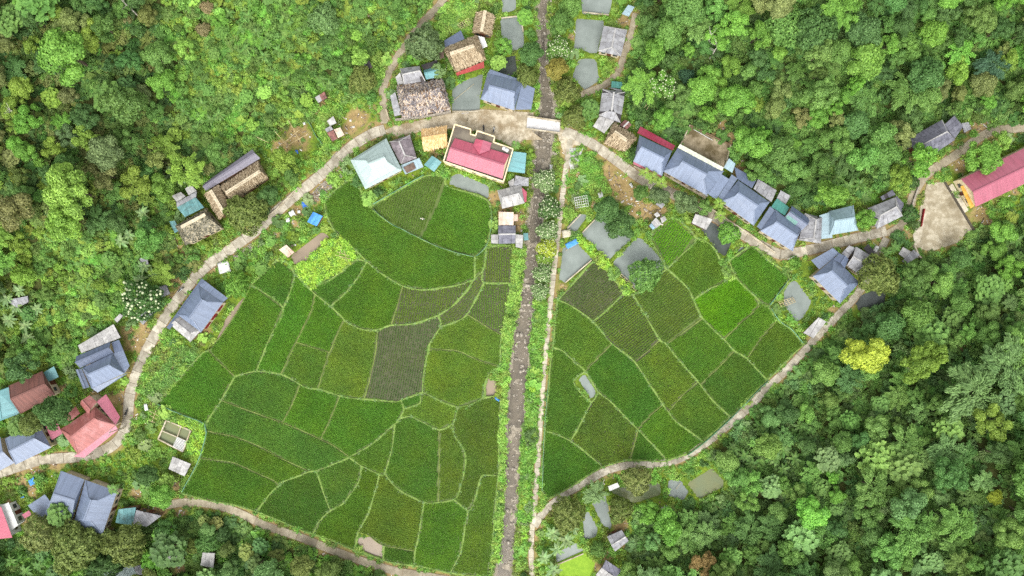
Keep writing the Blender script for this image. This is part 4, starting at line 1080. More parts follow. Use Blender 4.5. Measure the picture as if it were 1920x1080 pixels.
# ---- riverside sheds
h = House('grey_sheet_house', 'light grey sheet roofed house on the western river bank', 'house', (960, 368), VH)
h.roof([(933, 357), (977, 347), (983, 381), (942, 391)], [(943, 371), (973, 363)], 3.0, 4.9, M_sheetw, 'sheet')
h.mono([(967, 329), (991, 334), (991, 349), (963, 348)], [2.7, 2.5, 2.6, 2.8], M_sheet, 'sheet')
h.mono([(953, 341), (964, 334), (964, 350), (956, 352)], 2.4, M_sheetw, 'sheet')
h.mono([(977, 350), (988, 360), (987, 378), (983, 380)], [2.8, 2.4, 2.4, 2.8], M_red, 'metal')
h = House('riverside_shed', 'dark grey shed with a cream rusty front roof by the river', 'shed', (950, 430))
h.mono([(935, 397), (963, 398), (963, 422), (935, 422)], [2.9, 2.9, 2.5, 2.5], M_sheetc, 'sheet', walls=M_wood)
h.roof([(934, 423), (967, 423), (966, 456), (935, 457)], None, 2.5, 3.5, M_sheetd, 'sheet', walls=M_wood)
h.mono([(921, 440), (934, 440), (934, 457), (921, 456)], [2.0, 2.3, 2.3, 2.0], M_sheetw, 'sheet')
h.mono([(966, 439), (981, 441), (979, 466), (967, 463)], [2.4, 2.0, 2.0, 2.4], M_sheetw, 'sheet')
h.mono([(981, 437), (990, 437), (991, 450), (982, 451)], 1.7, M_sheett, 'sheet')
h.mono([(963, 402), (971, 402), (971, 415), (963, 415)], 2.1, M_sheetc, 'sheet')
# ---- north-east
h = House('pond_side_house', 'grey sheet roofed house between the square pond and the dirt track', 'house', (1150, 78), VH)
h.roof([(1122, 96), (1132, 49), (1176, 57), (1164, 105)], [(1147, 89), (1154, 53)], 3.2, 5.2, M_sheet, 'sheet')
h = House('pale_metal_shelter', 'small pale blue metal shelter at the top of the dirt track', 'shelter', (1178, 20))
h.mono([(1178, 9), (1190, 13), (1179, 31), (1166, 26)], [2.6, 2.4, 2.4, 2.6], M_paleblue)
h = House('grey_gabled_house', 'long grey gabled house with a teal porch east of the bridge', 'house', (1146, 200), VH)
h.roof([(1123, 216), (1130, 168), (1172, 173), (1163, 230)], [(1147, 208), (1151, 173)], 3.4, 5.6, M_sheet, 'sheet', g=0.3)
h.mono([(1147, 152), (1167, 154), (1166, 166), (1146, 164)], [2.3, 2.3, 2.7, 2.7], M_green)
h.mono([(1136, 163), (1147, 165), (1166, 167), (1166, 173), (1135, 170)][:4], 2.5, M_sheet, 'sheet')
h.mono([(1124, 218), (1153, 225), (1133, 250), (1112, 237)], [2.9, 2.9, 2.3, 2.3], M_sheetw, 'sheet')
h.roof([(1161, 235), (1172, 225), (1184, 234), (1175, 243)], None, 2.3, 3.0, M_sheetr, 'sheet', walls=M_wood)
h = House('straw_roofed_house', 'straw roofed house east of the bridge beside the road', 'house', (1163, 258), VH)
h.roof([(1150, 232), (1195, 258), (1172, 283), (1133, 268)], [(1152, 247), (1176, 264)], 2.8, 5.0, STRAW, 'thatch', walls=M_wood)
# ---- row of blue houses
h = House('blue_roofed_house', 'blue roofed house with crimson strips at the western end of the row', 'house', (1225, 285), VH)
h.roof([(1199, 254), (1260, 283), (1241, 330), (1188, 303)], [(1202, 275), (1246, 297)], 4.0, 6.6, M_blue, g=0.3)
h.mono([(1201, 237), (1266, 273), (1261, 282), (1195, 249)], [3.0, 3.0, 3.6, 3.6], M_crim)
h.mono([(1188, 303), (1241, 329), (1239, 334), (1187, 307)], [3.7, 3.7, 3.4, 3.4], M_crim)
h = House('blue_roofed_house', 'longest blue roofed house of the row with a lattice balcony', 'house', (1300, 318), VH)
h.roof([(1271, 277), (1357, 321), (1325, 366), (1243, 321)], [(1279, 302), (1326, 327)], 4.2, 7.2, M_blue, g=0.3)
h.mono([(1346, 322), (1367, 336), (1343, 374), (1325, 362)], [3.9, 3.9, 3.6, 3.6], M_blue)
h.mono([(1275, 270), (1357, 314), (1354, 321), (1271, 277)], [4.6, 4.6, 4.45, 4.45], simple_cache('pale_canopy', srgb(206, 210, 190)), 'flat', name='canopy')
h.mono([(1367, 297), (1379, 307), (1373, 324), (1357, 314)], [4.3, 4.3, 4.1, 4.1], M_paleblue, 'flat', name='canopy')
a, b_ = h.pt((1248, 324), 1.4), h.pt((1326, 368), 1.4); e = (b_ - a)
bar('rail', a + Vector((0, 0, .55)), b_ + Vector((0, 0, .55)), .14, .1, M_white, h.o); bar('balcony_floor', a - Vector((0, 0, .6)), b_ - Vector((0, 0, .6)), 1.3, .15, M_conc, h.o)
for i in range(41):
    p = a + e * (i / 40); bar('baluster', p - Vector((0, 0, .55)), p + Vector((0, 0, .55)), .12, .12, M_white, h.o)
for i in range(9):
    p = a + e * (i / 8); bar('stilt', (p.x, p.y, -.6), (p.x, p.y, .8), .2, .2, M_wood, h.o)
# terrace behind it
h = House('concrete_terrace', 'stained concrete terrace cut into the slope behind the longest blue house', 'terrace', (1325, 285))
tv = [h.pt(p, 0.6) for p in ((1293, 235), (1369, 272), (1359, 314), (1276, 271))]; n_ = 4
mesh_obj('floor_slab', py_mesh('floor_slab', tv + [Vector((p.x, p.y, -4)) for p in tv], [(3, 2, 1, 0)] + [(i, (i + 1) % 4, 4 + (i + 1) % 4, 4 + i) for i in range(4)],
         simple('stained_floor', srgb(164, 150, 124), srgb(96, 84, 58), 0.3, lo=0.4, hi=0.62)), h.o)
for i, (a, b_) in enumerate(((0, 1), (1, 2), (3, 0))):
    up = Vector((0, 0, .2)); bar('edge_wall', tv[a] + up, tv[b_] + up, .3, .6, M_conc if i != 0 else M_brown, h.o)
bar('pipe', h.pt((1301, 243), .8), h.pt((1336, 263), .8), .12, .12, M_white, h.o)
ROOF_QUADS.append(np.array([[*(p + h.base).xy] for p in tv]))
h = House('blue_roofed_house', 'blue roofed house in the middle of the row with a dark rear roof', 'house', (1395, 380), VH)
h.roof([(1384, 338), (1443, 379), (1413, 423), (1352, 378)], [(1384, 361), (1422, 386)], 4.0, 6.8, M_blue, g=0.3)
h.mono([(1372, 327), (1383, 335), (1354, 377), (1345, 373)], [3.5, 3.9, 3.9, 3.5], M_blue)
h.mono([(1377, 313), (1419, 336), (1410, 353), (1382, 335)], [3.2, 3.2, 3.6, 3.6], M_slate)
h.mono([(1421, 336), (1456, 357), (1446, 379), (1413, 354)], [2.8, 2.8, 3.5, 3.5], M_sheet, 'sheet')
h.mono([(1464, 357), (1482, 367), (1473, 383), (1456, 372)], [2.6, 2.4, 2.4, 2.6], M_sheet, 'sheet')
h = House('blue_roofed_house', 'blue roofed house with green rear roofs at the road bend', 'house', (1465, 425), VH)
h.roof([(1454, 393), (1502, 431), (1486, 471), (1426, 433)], [(1455, 415), (1496, 442)], 4.0, 6.6, M_blue, g=0.25)
h.mono([(1444, 387), (1453, 394), (1427, 431), (1419, 425)], [3.5, 3.9, 3.9, 3.5], M_blue)
h.mono([(1457, 372), (1480, 389), (1472, 404), (1446, 388)], [3.0, 3.0, 3.6, 3.6], M_green)
q = [(1485, 386), (1519, 411), (1503, 432), (1470, 409)]
h.roof(q, None, 3.6, 4.8, M_slate)
a, b_, c_, d_ = h.pt((1484, 396), 4.78), h.pt((1502, 409), 4.78), h.pt((1490, 424), 3.75), h.pt((1471, 410), 3.75)
slab('green_panel', [a, b_, c_, d_], .05, M_green, h.o)
h = House('grey_sheet_house', 'weathered grey gabled roof between two blue roofs at the road bend', 'house', (1520, 430), VH)
h.roof([(1498, 450), (1509, 400), (1540, 408), (1539, 456)], [(1526, 446), (1530, 412)], 3.0, 4.8, M_sheet, 'sheet')
h = House('pale_blue_house', 'pale blue metal roofed house east of the row', 'house', (1578, 412), VH)
h.roof([(1555, 396), (1600, 385), (1609, 432), (1556, 441)], [(1565, 414), (1603, 408)], 3.6, 6.2, M_paleblue, g=0.35)
h.mono([(1536, 404), (1555, 398), (1561, 446), (1540, 448)], [2.9, 3.5, 3.5, 2.9], M_paleblue)
h = House('grey_slate_house', 'grey sheet roofed house behind the bright tree near the yard', 'house', (1660, 398), VH)
h.roof([(1627, 390), (1679, 370), (1692, 405), (1644, 429)], [(1651, 404), (1681, 388)], 3.2, 5.2, M_sheet, 'sheet')
h.mono([(1651, 369), (1673, 356), (1679, 365), (1655, 376)], 2.5, M_sheetd, 'sheet')
h.mono([(1680, 367), (1694, 381), (1692, 398), (1682, 392)], [2.6, 2.2, 2.2, 2.6], M_sheetd, 'sheet')
# ---- east
h = House('blue_roofed_house', 'blue cross gabled house between the road and the black pond', 'house', (1568, 515), VH)
h.roof([(1564, 483), (1612, 530), (1575, 569), (1524, 518)], [(1559, 507), (1590, 537)], 4.0, 6.8, M_blue, g=0.25)
h.mono([(1521, 488), (1562, 465), (1574, 475), (1536, 505)], [3.2, 3.4, 3.9, 3.7], M_blue)
h.roof([(1563, 486), (1574, 475), (1591, 486), (1584, 503)], None, 4.5, 5.4, M_slate, walls=None)
h = House('grey_sheet_house', 'grey sheet roofed house joined behind the blue cross gabled one', 'house', (1610, 490), VH)
h.roof([(1605, 463), (1638, 483), (1617, 519), (1588, 498)], [(1600, 481), (1626, 498)], 3.2, 4.8, M_sheet, 'sheet')
h.mono([(1578, 475), (1592, 460), (1604, 465), (1590, 484)], [2.8, 2.8, 3.1, 3.1], M_sheet, 'sheet')
h.mono([(1619, 517), (1637, 487), (1647, 496), (1617, 527)], [2.8, 2.8, 2.2, 2.2], M_sheetd, 'sheet')
h.mono([(1619, 466), (1628, 457), (1641, 474), (1634, 483)], 2.3, M_dark, 'flat')
tank((1642, 467), 0.1, 1.7, 0.55, 'white water tank standing by the road above the black pond', R(60))
h = House('path_shed', 'small patchwork sheet shed roof built over the curving concrete path', 'shed', (1527, 613))
h.mono([(1535, 595), (1549, 603), (1525, 634), (1506, 624)], [2.6, 2.6, 2.3, 2.3], M_sheetw, 'sheet')
h = House('dark_grey_house', 'dark grey sheet roofed house above the lane to the school', 'house', (1750, 262), VH)
h.roof([(1701, 262), (1766, 225), (1789, 261), (1729, 303)], [(1733, 270), (1776, 247)], 3.4, 5.8, M_sheetd, 'sheet', walls=M_wood)
h.mono([(1770, 234), (1789, 217), (1806, 237), (1790, 260)], [3.0, 2.8, 2.8, 3.0], M_sheetd, 'sheet')
h.mono([(1803, 231), (1816, 229), (1821, 242), (1808, 249)], 2.3, M_sheet, 'sheet')
h.mono([(1687, 271), (1702, 263), (1709, 275), (1695, 284)], 2.4, M_sheetd, 'sheet')
h = House('school_building', 'long pink metal roofed school with a yellow end wall beside the yard', 'school', (1880, 315))
h.roof([(1802, 336), (1992, 243), (2020, 298), (1829, 388)], None, 4.6, 6.4, M_pink, walls=M_cream, inset=0.06)
a, b_ = h.pt((1803, 352), 2.6), h.pt((1822, 390), 2.6)
slab('yellow_porch_roof', [h.pt((1801, 350), 2.9), h.pt((1807, 347), 3.0), h.pt((1827, 386), 3.0), h.pt((1820, 391), 2.9)], .12, M_yellow, h.o)
floor_poly('porch_step', [(1778, 350), (1786, 344), (1816, 394), (1808, 400)], 0.3, M_path, lab='pale concrete step before the yellow school wall')
floor_poly('drain_edge', [(1769, 340), (1772, 338), (1828, 430), (1825, 433)], 0.36, simple_cache('dark_kerb', srgb(84, 78, 66)), lab='dark kerb along the school side of the yard')
# ---- west
h = House('long_metal_shed', 'long narrow dull purple metal roof behind the long thatched house', 'shed', (433, 320))
h.roof([(381, 345), (473, 280), (488, 297), (386, 358)], None, 3.2, 4.1, M_purple, walls=M_wood)
h = House('long_thatched_house', 'long grey thatched house bent round the olive tree', 'house', (430, 360), VH)
h.roof([(414, 350), (484, 303), (502, 332), (434, 378)], [(424, 362), (488, 321)], 3.2, 5.4, STRAW, 'thatch', walls=M_wood)
h.roof([(383, 364), (411, 411), (431, 386), (409, 347)], [(395, 357), (420, 399)], 3.3, 5.2, STRAW, 'thatch', walls=M_wood)
h = House('mossy_house', 'mossy teal edged house beside the road with patched rear roofs', 'house', (370, 420), VH)
h.roof([(329, 424), (386, 391), (415, 427), (348, 460)], [(340, 426), (385, 402)], 3.6, 6.2, M_moss, 'moss', g=0.25)
h.mono([(332, 389), (367, 370), (383, 389), (347, 407)], [3.2, 3.2, 3.9, 3.9], M_sheett, 'sheet')
h.mono([(331, 380), (369, 359), (368, 369), (332, 389)], [2.8, 2.8, 3.2, 3.2], M_sheet, 'sheet')
h.mono([(322, 367), (339, 360), (348, 368), (332, 379)], 2.6, M_sheetw, 'sheet')
h.mono([(347, 354), (358, 346), (369, 358), (354, 366)], 2.6, M_sheetw, 'sheet')
h.mono([(318, 415), (328, 414), (337, 431), (328, 437)], [2.5, 3.0, 3.0, 2.5], M_sheett, 'sheet')
h = House('blue_roofed_house', 'blue roofed house with red shutters beside the brown ditch', 'house', (370, 580), VH)
h.roof([(373, 536), (333, 590), (377, 623), (418, 567)], [(379, 561), (354, 597)], 3.8, 6.4, M_blue, g=0.3)
h.mono([(378, 522), (383, 526), (318, 618), (312, 614)], [3.3, 3.6, 3.6, 3.3], M_slate)
h.mono([(382, 525), (427, 559), (418, 567), (374, 536)], [3.2, 3.2, 3.8, 3.8], M_blue)
h.roof([(336, 592), (376, 620), (357, 641), (320, 609)], [(327, 602), (355, 624)], 3.0, 4.2, M_sheetw, 'sheet', walls=M_wood)
for i in range(3):
    a, b_ = h.pt((417 - i * 11.5, 572 + i * 16), 1.5), h.pt((409 - i * 11.5, 584 + i * 16), 1.5); bar('shutter', a, b_, .12, 1.3, M_shut, h.o)
h = House('blue_roofed_house', 'many tiered blue roofed house at the road bend above the red house', 'house', (190, 688), VH)
h.roof([(154, 690), (211, 663), (233, 700), (172, 728)], [(163, 703), (206, 684)], 3.9, 6.6, M_blue, g=0.25)
h.mono([(212, 663), (231, 656), (243, 686), (233, 701)], [3.8, 3.1, 3.1, 3.8], M_blue)
h.mono([(172, 728), (233, 702), (240, 700), (183, 736)], [3.7, 3.7, 3.2, 3.2], M_blue)
h.roof([(143, 668), (207, 641), (213, 662), (150, 690)], None, 3.6, 4.8, M_slate)
h.mono([(209, 642), (223, 637), (231, 656), (215, 662)], [3.2, 3.2, 3.7, 3.7], M_slate)
h.roof([(142, 693), (153, 691), (168, 726), (156, 729)][1:] + [(142, 693)], None, 3.0, 3.5, M_blue, walls=M_wall)
h = House('patchwork_shed', 'long pale patchwork sheet roof behind the many tiered blue house', 'shed', (187, 635))
h.mono([(147, 648), (213, 608), (227, 633), (153, 662)], [2.8, 2.8, 3.2, 3.2], M_sheetw, 'sheet')
h = House('sheet_shelter', 'grey sheet shelter beside the road below the white dotted tree', 'shelter', (273, 592))
h.mono([(255, 595), (283, 577), (293, 584), (268, 609)], [2.4, 2.4, 2.1, 2.1], M_sheet, 'sheet')
h = House('sheet_shelter', 'tiny white sheet lean-to beside the long patchwork roof', 'shelter', (222, 597))
h.mono([(214, 599), (225, 588), (231, 592), (220, 605)], 2.0, M_sheetw, 'sheet')
h = House('rust_roofed_house', 'rusty brown roofed house with a teal wing at the western edge', 'house', (55, 735), VH)
h.roof([(17, 723), (79, 696), (103, 740), (39, 776)], [(20, 748), (84, 720)], 3.6, 5.8, M_rust)
h.roof([(-15, 795), (-25, 738), (20, 725), (38, 775)], [(2, 785), (-4, 735)], 3.4, 4.6, M_teal)
h.mono([(82, 698), (101, 687), (110, 707), (90, 716)], [2.8, 2.8, 2.5, 2.5], M_teal)
h = House('red_roofed_house', 'large faded red tiered roof house inside the road bend', 'house', (168, 797), VH)
h.roof([(113, 805), (178, 762), (217, 797), (146, 852)], [(131, 821), (178, 784)], 4.0, 6.8, M_orange, g=0.2)
h.roof([(167, 779), (150, 757), (168, 741), (182, 754)], None, 4.4, 5.6, M_orange, walls=M_wall)
h.mono([(121, 779), (142, 762), (150, 775), (130, 791)], [3.4, 3.4, 4.0, 4.0], M_orange)
h.mono([(181, 753), (199, 739), (225, 782), (217, 797)], [4.2, 3.4, 3.4, 4.0], M_pink)
h.mono([(217, 798), (222, 806), (158, 858), (138, 856)], [3.8, 3.3, 3.3, 3.8], M_pink)
h.mono([(84, 796), (104, 785), (117, 813), (97, 825)], [3.0, 3.0, 2.8, 2.8], M_pink)
h = House('blue_roofed_house', 'blue roofed house beside the red house on the lower road', 'house', (52, 832), VH)
h.roof([(10, 822), (71, 792), (96, 839), (30, 871)], [(17, 846), (64, 822)], 3.8, 6.0, M_blue)
h = House('blue_roofed_house', 'blue roof cut by the western edge of the picture', 'house', (0, 855), VH)
h.roof([(27, 868), (-22, 894), (-50, 842), (0, 819)], None, 3.4, 5.0, M_blue)
h = House('blue_roofed_house', 'twin roofed blue house below the road with a tree over its corner', 'house', (150, 940), VH)
h.roof([(115, 883), (158, 899), (131, 986), (84, 966)], [(101, 926), (140, 938)], 3.8, 5.6, M_blue)
h.roof([(137, 985), (160, 900), (220, 921), (192, 1002)], [(157, 976), (171, 937)], 4.0, 6.8, M_blue, g=0.3)
h.mono([(52, 948), (84, 927), (96, 943), (78, 977)], [2.8, 2.9, 3.1, 3.0], M_blue)
h.mono([(41, 965), (54, 957), (60, 965), (46, 972)], 2.4, M_pink)
h = House('white_gabled_house', 'white walled house with a pink roof at the south west edge', 'house', (2, 980), VH)
h.mono([(-45, 955), (2, 950), (23, 1008), (-45, 1015)], [5.0, 4.2, 4.2, 5.0], M_red, walls=M_white)
h.mono([(2, 948), (16, 942), (34, 985), (22, 994)], [3.2, 3.1, 3.1, 3.2], M_white, 'flat', walls=M_white, name='flat_roof')
h = House('teal_grey_shed', 'pair of teal and grey sheds beside the twin roofed blue house', 'shed', (258, 968))
h.mono([(222, 955), (255, 951), (249, 986), (217, 980)], [2.9, 2.9, 2.6, 2.6], M_sheett, 'sheet', walls=M_wood)
h.mono([(256, 956), (303, 967), (276, 987), (249, 982)], [2.8, 2.5, 2.4, 2.7], M_sheet, 'sheet', walls=M_wood)
for q, lab in (([(309, 1041), (345, 1045), (339, 1062), (304, 1060)], 'grey hut roof among trees below the lower lane'), ([(380, 1036), (403, 1037), (400, 1065), (376, 1060)], 'square pale hut roof among trees below the lower lane')):
    h = House('forest_hut', lab, 'hut', (sum(p[0] for p in q) / 4, sum(p[1] for p in q) / 4)); h.mono(q, [2.5, 2.5, 2.2, 2.2], M_sheetw, 'sheet')
h = House('teal_roofed_hut', 'teal roofed hut at the lower edge below the olive trees', 'hut', (235, 1078))
h.mono([(190, 1076), (248, 1060), (258, 1080), (196, 1100)], [2.7, 2.7, 2.4, 2.4], M_paleteal); h.mono([(250, 1061), (283, 1058), (284, 1075), (258, 1079)], 2.4, M_sheet, 'sheet')
h = House('field_shed', 'sheet roofed shed with a ragged edge beside the tank pond', 'shed', (336, 874))
h.mono([(324, 856), (358, 870), (346, 893), (316, 879)], [2.4, 2.4, 2.2, 2.2], M_sheetw, 'sheet')
# ---- shacks
h = House('patchwork_shack', 'patchwork shack of rust and cream sheets beside the hill garden', 'shack', (626, 245))
h.mono([(613, 227), (625, 218), (631, 231), (619, 236)], 2.3, M_sheetw, 'sheet'); h.mono([(609, 242), (620, 236), (625, 243), (613, 248)], 2.1, M_sheet, 'sheet')
h.mono([(613, 249), (625, 244), (633, 260), (623, 265)], 2.2, M_sheetr, 'sheet'); h.mono([(626, 243), (638, 239), (646, 253), (634, 259)], 2.4, M_sheetc, 'sheet')
h = House('patchwork_shack', 'lone rusty shack at the end of the garden track', 'shack', (601, 183))
h.mono([(590, 183), (600, 177), (606, 187), (597, 193)], 2.2, M_sheetw, 'sheet'); h.mono([(599, 178), (608, 172), (613, 183), (604, 189)], 2.3, M_sheetr, 'sheet')
h = House('tarpaulin_hut', 'hut under a blue striped tarpaulin beside the crescent field', 'hut', (590, 410))
h.roof([(576, 416), (587, 397), (605, 405), (594, 424)], None, 1.9, 2.6, M_tarp, 'flat', walls=M_wood)
h = House('pinkish_hut', 'small hut with a pinkish white roof below the vegetable garden', 'hut', (537, 470))
h.mono([(523, 468), (537, 459), (552, 473), (540, 483)], [2.2, 2.2, 2.0, 2.0], M_sheetc, 'sheet')
h = House('pond_shed', 'grey shed roof beside the dark pond with the round tree', 'shed', (1315, 415))
h.mono([(1304, 401), (1336, 411), (1324, 431), (1297, 418)], [2.5, 2.5, 2.2, 2.2], M_sheetw, 'sheet', walls=M_wood)
h = House('patchwork_shack', 'cluster of white sheet shacks on the bare earth above the streaked field', 'shack', (1230, 412))
h.mono([(1221, 417), (1230, 408), (1240, 420), (1230, 428)], 2.1, M_sheetw, 'sheet'); h.mono([(1238, 409), (1246, 405), (1250, 412), (1241, 419)], 1.9, M_sheetw, 'sheet'); h.mono([(1217, 423), (1222, 418), (1229, 427), (1224, 431)], 1.8, M_sheetb, 'sheet'); h.mono([(1226, 402), (1233, 397), (1238, 404), (1231, 408)], 1.8, M_sheetw, 'sheet')
h = House('sheet_shelter', 'small grey shelter under the dark trees beside the road', 'shelter', (1238, 384))
h.mono([(1229, 383), (1236, 377), (1247, 383), (1241, 391)], 2.1, M_sheet, 'sheet')
h = House('grey_hut', 'grey two sloped hut above the lower ponds', 'hut', (1158, 1014))
h.roof([(1138, 1006), (1166, 994), (1178, 1013), (1153, 1034)], None, 2.4, 3.5, M_sheet, 'sheet', walls=M_wood)
h = House('grey_hut', 'grey and white hut roof at the lower edge beside the duckweed pond', 'hut', (1142, 1068))
h.mono([(1136, 1050), (1165, 1069), (1154, 1084), (1128, 1066)], [3.0, 2.6, 2.4, 2.8], M_sheetd, 'sheet'); h.mono([(1128, 1064), (1150, 1080), (1144, 1094), (1117, 1078)], [2.8, 2.8, 2.3, 2.3], M_sheetw, 'sheet')
h = House('white_slab_shelter', 'small white slab roof beside the brown pond', 'shelter', (1151, 913)); h.mono([(1140, 912), (1158, 905), (1162, 913), (1143, 921)], 1.9, M_white, 'flat')
h = House('forest_hut', 'tiny pale hut among the bright trees below the ponds', 'hut', (1247, 954)); h.mono([(1240, 952), (1250, 947), (1255, 955), (1245, 961)], 2.0, M_sheetw, 'sheet')
h = House('yard_hut', 'pair of grey hut roofs beside the yard corner', 'hut', (1703, 478))
h.mono([(1685, 476), (1693, 463), (1708, 472), (1698, 486)], 2.4, M_sheetw, 'sheet'); h.mono([(1691, 490), (1713, 468), (1725, 478), (1700, 496)], 2.6, M_sheet, 'sheet')
for q, lab in (([(262, 485), (275, 480), (280, 500), (268, 506)], 'dark hut roof among banana plants above the road'), ([(10, 563), (52, 555), (54, 566), (33, 577)], 'grey hut roof among banana plants at the western edge'),
               ([(675, 120), (692, 113), (698, 126), (684, 133)], 'grey hut roof under the dark tree beside the hill lane'), ([(292, 540), (312, 534), (319, 551), (300, 559)], 'grey broken hut roof beside the red earth bank')):
    h = House('forest_hut', lab, 'hut', (sum(p[0] for p in q) / 4, sum(p[1] for p in q) / 4)); h.mono(q, [2.4, 2.4, 2.1, 2.1], M_sheet, 'sheet')
# ---- bridge
g = empty('road_bridge', P(1020, 236, 0)); o_ = P(1020, 236, 0); tag(g, 'short concrete bridge carrying the road over the stream', 'bridge')
A, B, C, D = [P(x, y, 0.42) - o_ for x, y in ((989, 219), (1050, 228), (1049, 250), (987, 242))]
slab('deck', [A, B, C, D], 0.5, simple('bridge_deck', srgb(208, 206, 204), srgb(182, 180, 178), 0.7), g)
for a, b_ in ((A, B), (D, C)):
    up = Vector((0, 0, .35)); bar('parapet', a + up, b_ + up, .3, .75, M_conc, g)
for a, b_ in ((A, D), (B, C)): bar('abutment', (a + Vector((0, 0, -1.1))), (b_ + Vector((0, 0, -1.1))), .8, 1.5, M_conc, g)
ROOF_QUADS.append(np.array([[*(p + o_).xy] for p in (A, B, C, D)]))
# ================================================================ plants
def leafquads(c, n, s, asp=0.55):
    m = len(c); r = rng.normal(size=(m, 3)); t = np.cross(n, r); t /= np.linalg.norm(t, axis=1)[:, None] + 1e-9
    b = np.cross(n, t); s = np.asarray(s)[:, None]
    return np.stack([c + t * s, c + b * s * asp, c - t * s, c - b * s * asp], 1).reshape(-1, 3)
def unit(a): return a / (np.linalg.norm(a, axis=1)[:, None] + 1e-9)
def crown_lumpy(R_, nl, lr, nleaf, s, flat=0.7, tilt=0.5, asp=0.55, seed=0, spread=0.8):
    """irregular cluster of leafy lobes, longer one way than the other"""
    cs = []; rs = []; st = rng.uniform(.72, 1.0)
    while len(cs) < nl:
        a = rng.uniform(0, 6.283); rr = R_ * spread * math.sqrt(rng.random()); r = lr * R_ * rng.uniform(.5, 1.35) * (1.15 - .35 * rr / R_)
        x, y = rr * math.cos(a), rr * math.sin(a) * st
        if any(math.hypot(x - c[0], y - c[1]) < .55 * min(r, q) for c, q in zip(cs, rs)): continue
        cs.append((x, y, (1 - (rr / R_) ** 2) * R_ * flat + rng.normal(0, R_ * .14))); rs.append(r)
    cs = np.array(cs); rs = np.array(rs); pr = rs ** 2 / (rs ** 2).sum()
    k = rng.choice(nl, int(nleaf * 1.7), p=pr); d = unit(rng.normal(size=(len(k), 3))); d = d * np.where(d[:, 2:] < -0.35, -1, 1)
    c = cs[k] + d * (rs[k] * (1 + rng.normal(0, .09, len(k))))[:, None] * np.array([1, 1, .85])
    keep = np.ones(len(c), bool)
    for j in range(nl): keep &= (k == j) | (np.linalg.norm(c - cs[j], axis=1) > rs[j] * .8)
    c, d, k = c[keep][:nleaf], d[keep][:nleaf], k[keep][:nleaf]
    n = unit(d + tilt * rng.normal(size=d.shape))
    lob = rng.random(nl)
    var = np.clip(0.35 * lob[k] + 0.65 * rng.random(len(c)), 0, 1)
    return leafquads(c, n, s * rng.uniform(.7, 1.3, len(c)), asp), var, cs
def crown_dome(R_, nleaf, s, flat=0.8, tilt=0.6, asp=0.5, bumpy=.12):
    d = unit(rng.normal(size=(nleaf, 3))); d[:, 2] = np.abs(d[:, 2]) - 0.15 * (rng.random(nleaf) < .4); d = unit(d)
    th = np.arctan2(d[:, 1], d[:, 0]); f = 1 + bumpy * np.sin(3 * th + 1) + bumpy * .8 * np.sin(7 * th + 5 * d[:, 2]) + bumpy * .6 * np.sin(11 * d[:, 0] + 9 * d[:, 1])
    r = R_ * f * (1 - np.abs(rng.normal(0, .1, nleaf)))
    c = d * r[:, None] * np.array([1, 1, flat])
    n = unit(d + tilt * rng.normal(size=d.shape))
    cl = 0.5 + 0.5 * np.sin(4 * c[:, 0] + 3 * np.sin(3 * c[:, 1]))
    return leafquads(c, n, s * rng.uniform(.7, 1.3, nleaf), asp), np.clip(.3 * cl + .7 * rng.random(nleaf), 0, 1), np.array([[R_ * .5 * math.cos(a), R_ * .5 * math.sin(a), R_ * .4] for a in np.arange(5) * 1.257])
def crown_feather(R_, nplume, per, s):
    """arching plumes, as bamboo and loose vines show from above"""
    C = []; Nn = []; D = []; V = []; ends = []
    for i in range(nplume):
        a = rng.uniform(0, 2 * math.pi); L = R_ * rng.uniform(.55, 1.15); lift = R_ * rng.uniform(.5, 1.2); x0 = rng.normal(0, R_ * .18, 2)
        t = np.sqrt(rng.uniform(.08, 1, per)); rr = L * t; z = lift * (1.6 * t - 1.15 * t * t) + rng.normal(0, .12, per)
        sd_ = rng.normal(0, .32, per) * (0.5 + 1.0 * t * (1 - t) * 2)
        C.append(np.column_stack([x0[0] + rr * math.cos(a) - sd_ * math.sin(a), x0[1] + rr * math.sin(a) + sd_ * math.cos(a), z]))
        Nn.append(unit(np.column_stack([rng.normal(0, .4, per), rng.normal(0, .4, per), np.ones(per)]))); D.append(np.column_stack([np.full(per, math.cos(a)), np.full(per, math.sin(a)), .8 - 1.6 * t]) + rng.normal(0, .35, (per, 3)))
        V.append(np.clip(.4 * rng.random() + .6 * rng.random(per), 0, 1)); ends.append((L * .5 * math.cos(a), L * .5 * math.sin(a), lift * .4))
    c = np.vstack(C); n = np.vstack(Nn); d = unit(np.vstack(D)); b = unit(np.cross(n, d)); m = len(c); ss = (s * rng.uniform(.7, 1.3, m))[:, None]
    q = np.stack([c + d * ss, c + b * ss * .3, c - d * ss, c - b * ss * .3], 1).reshape(-1, 3)
    return q, np.concatenate(V), np.array(ends[:6])
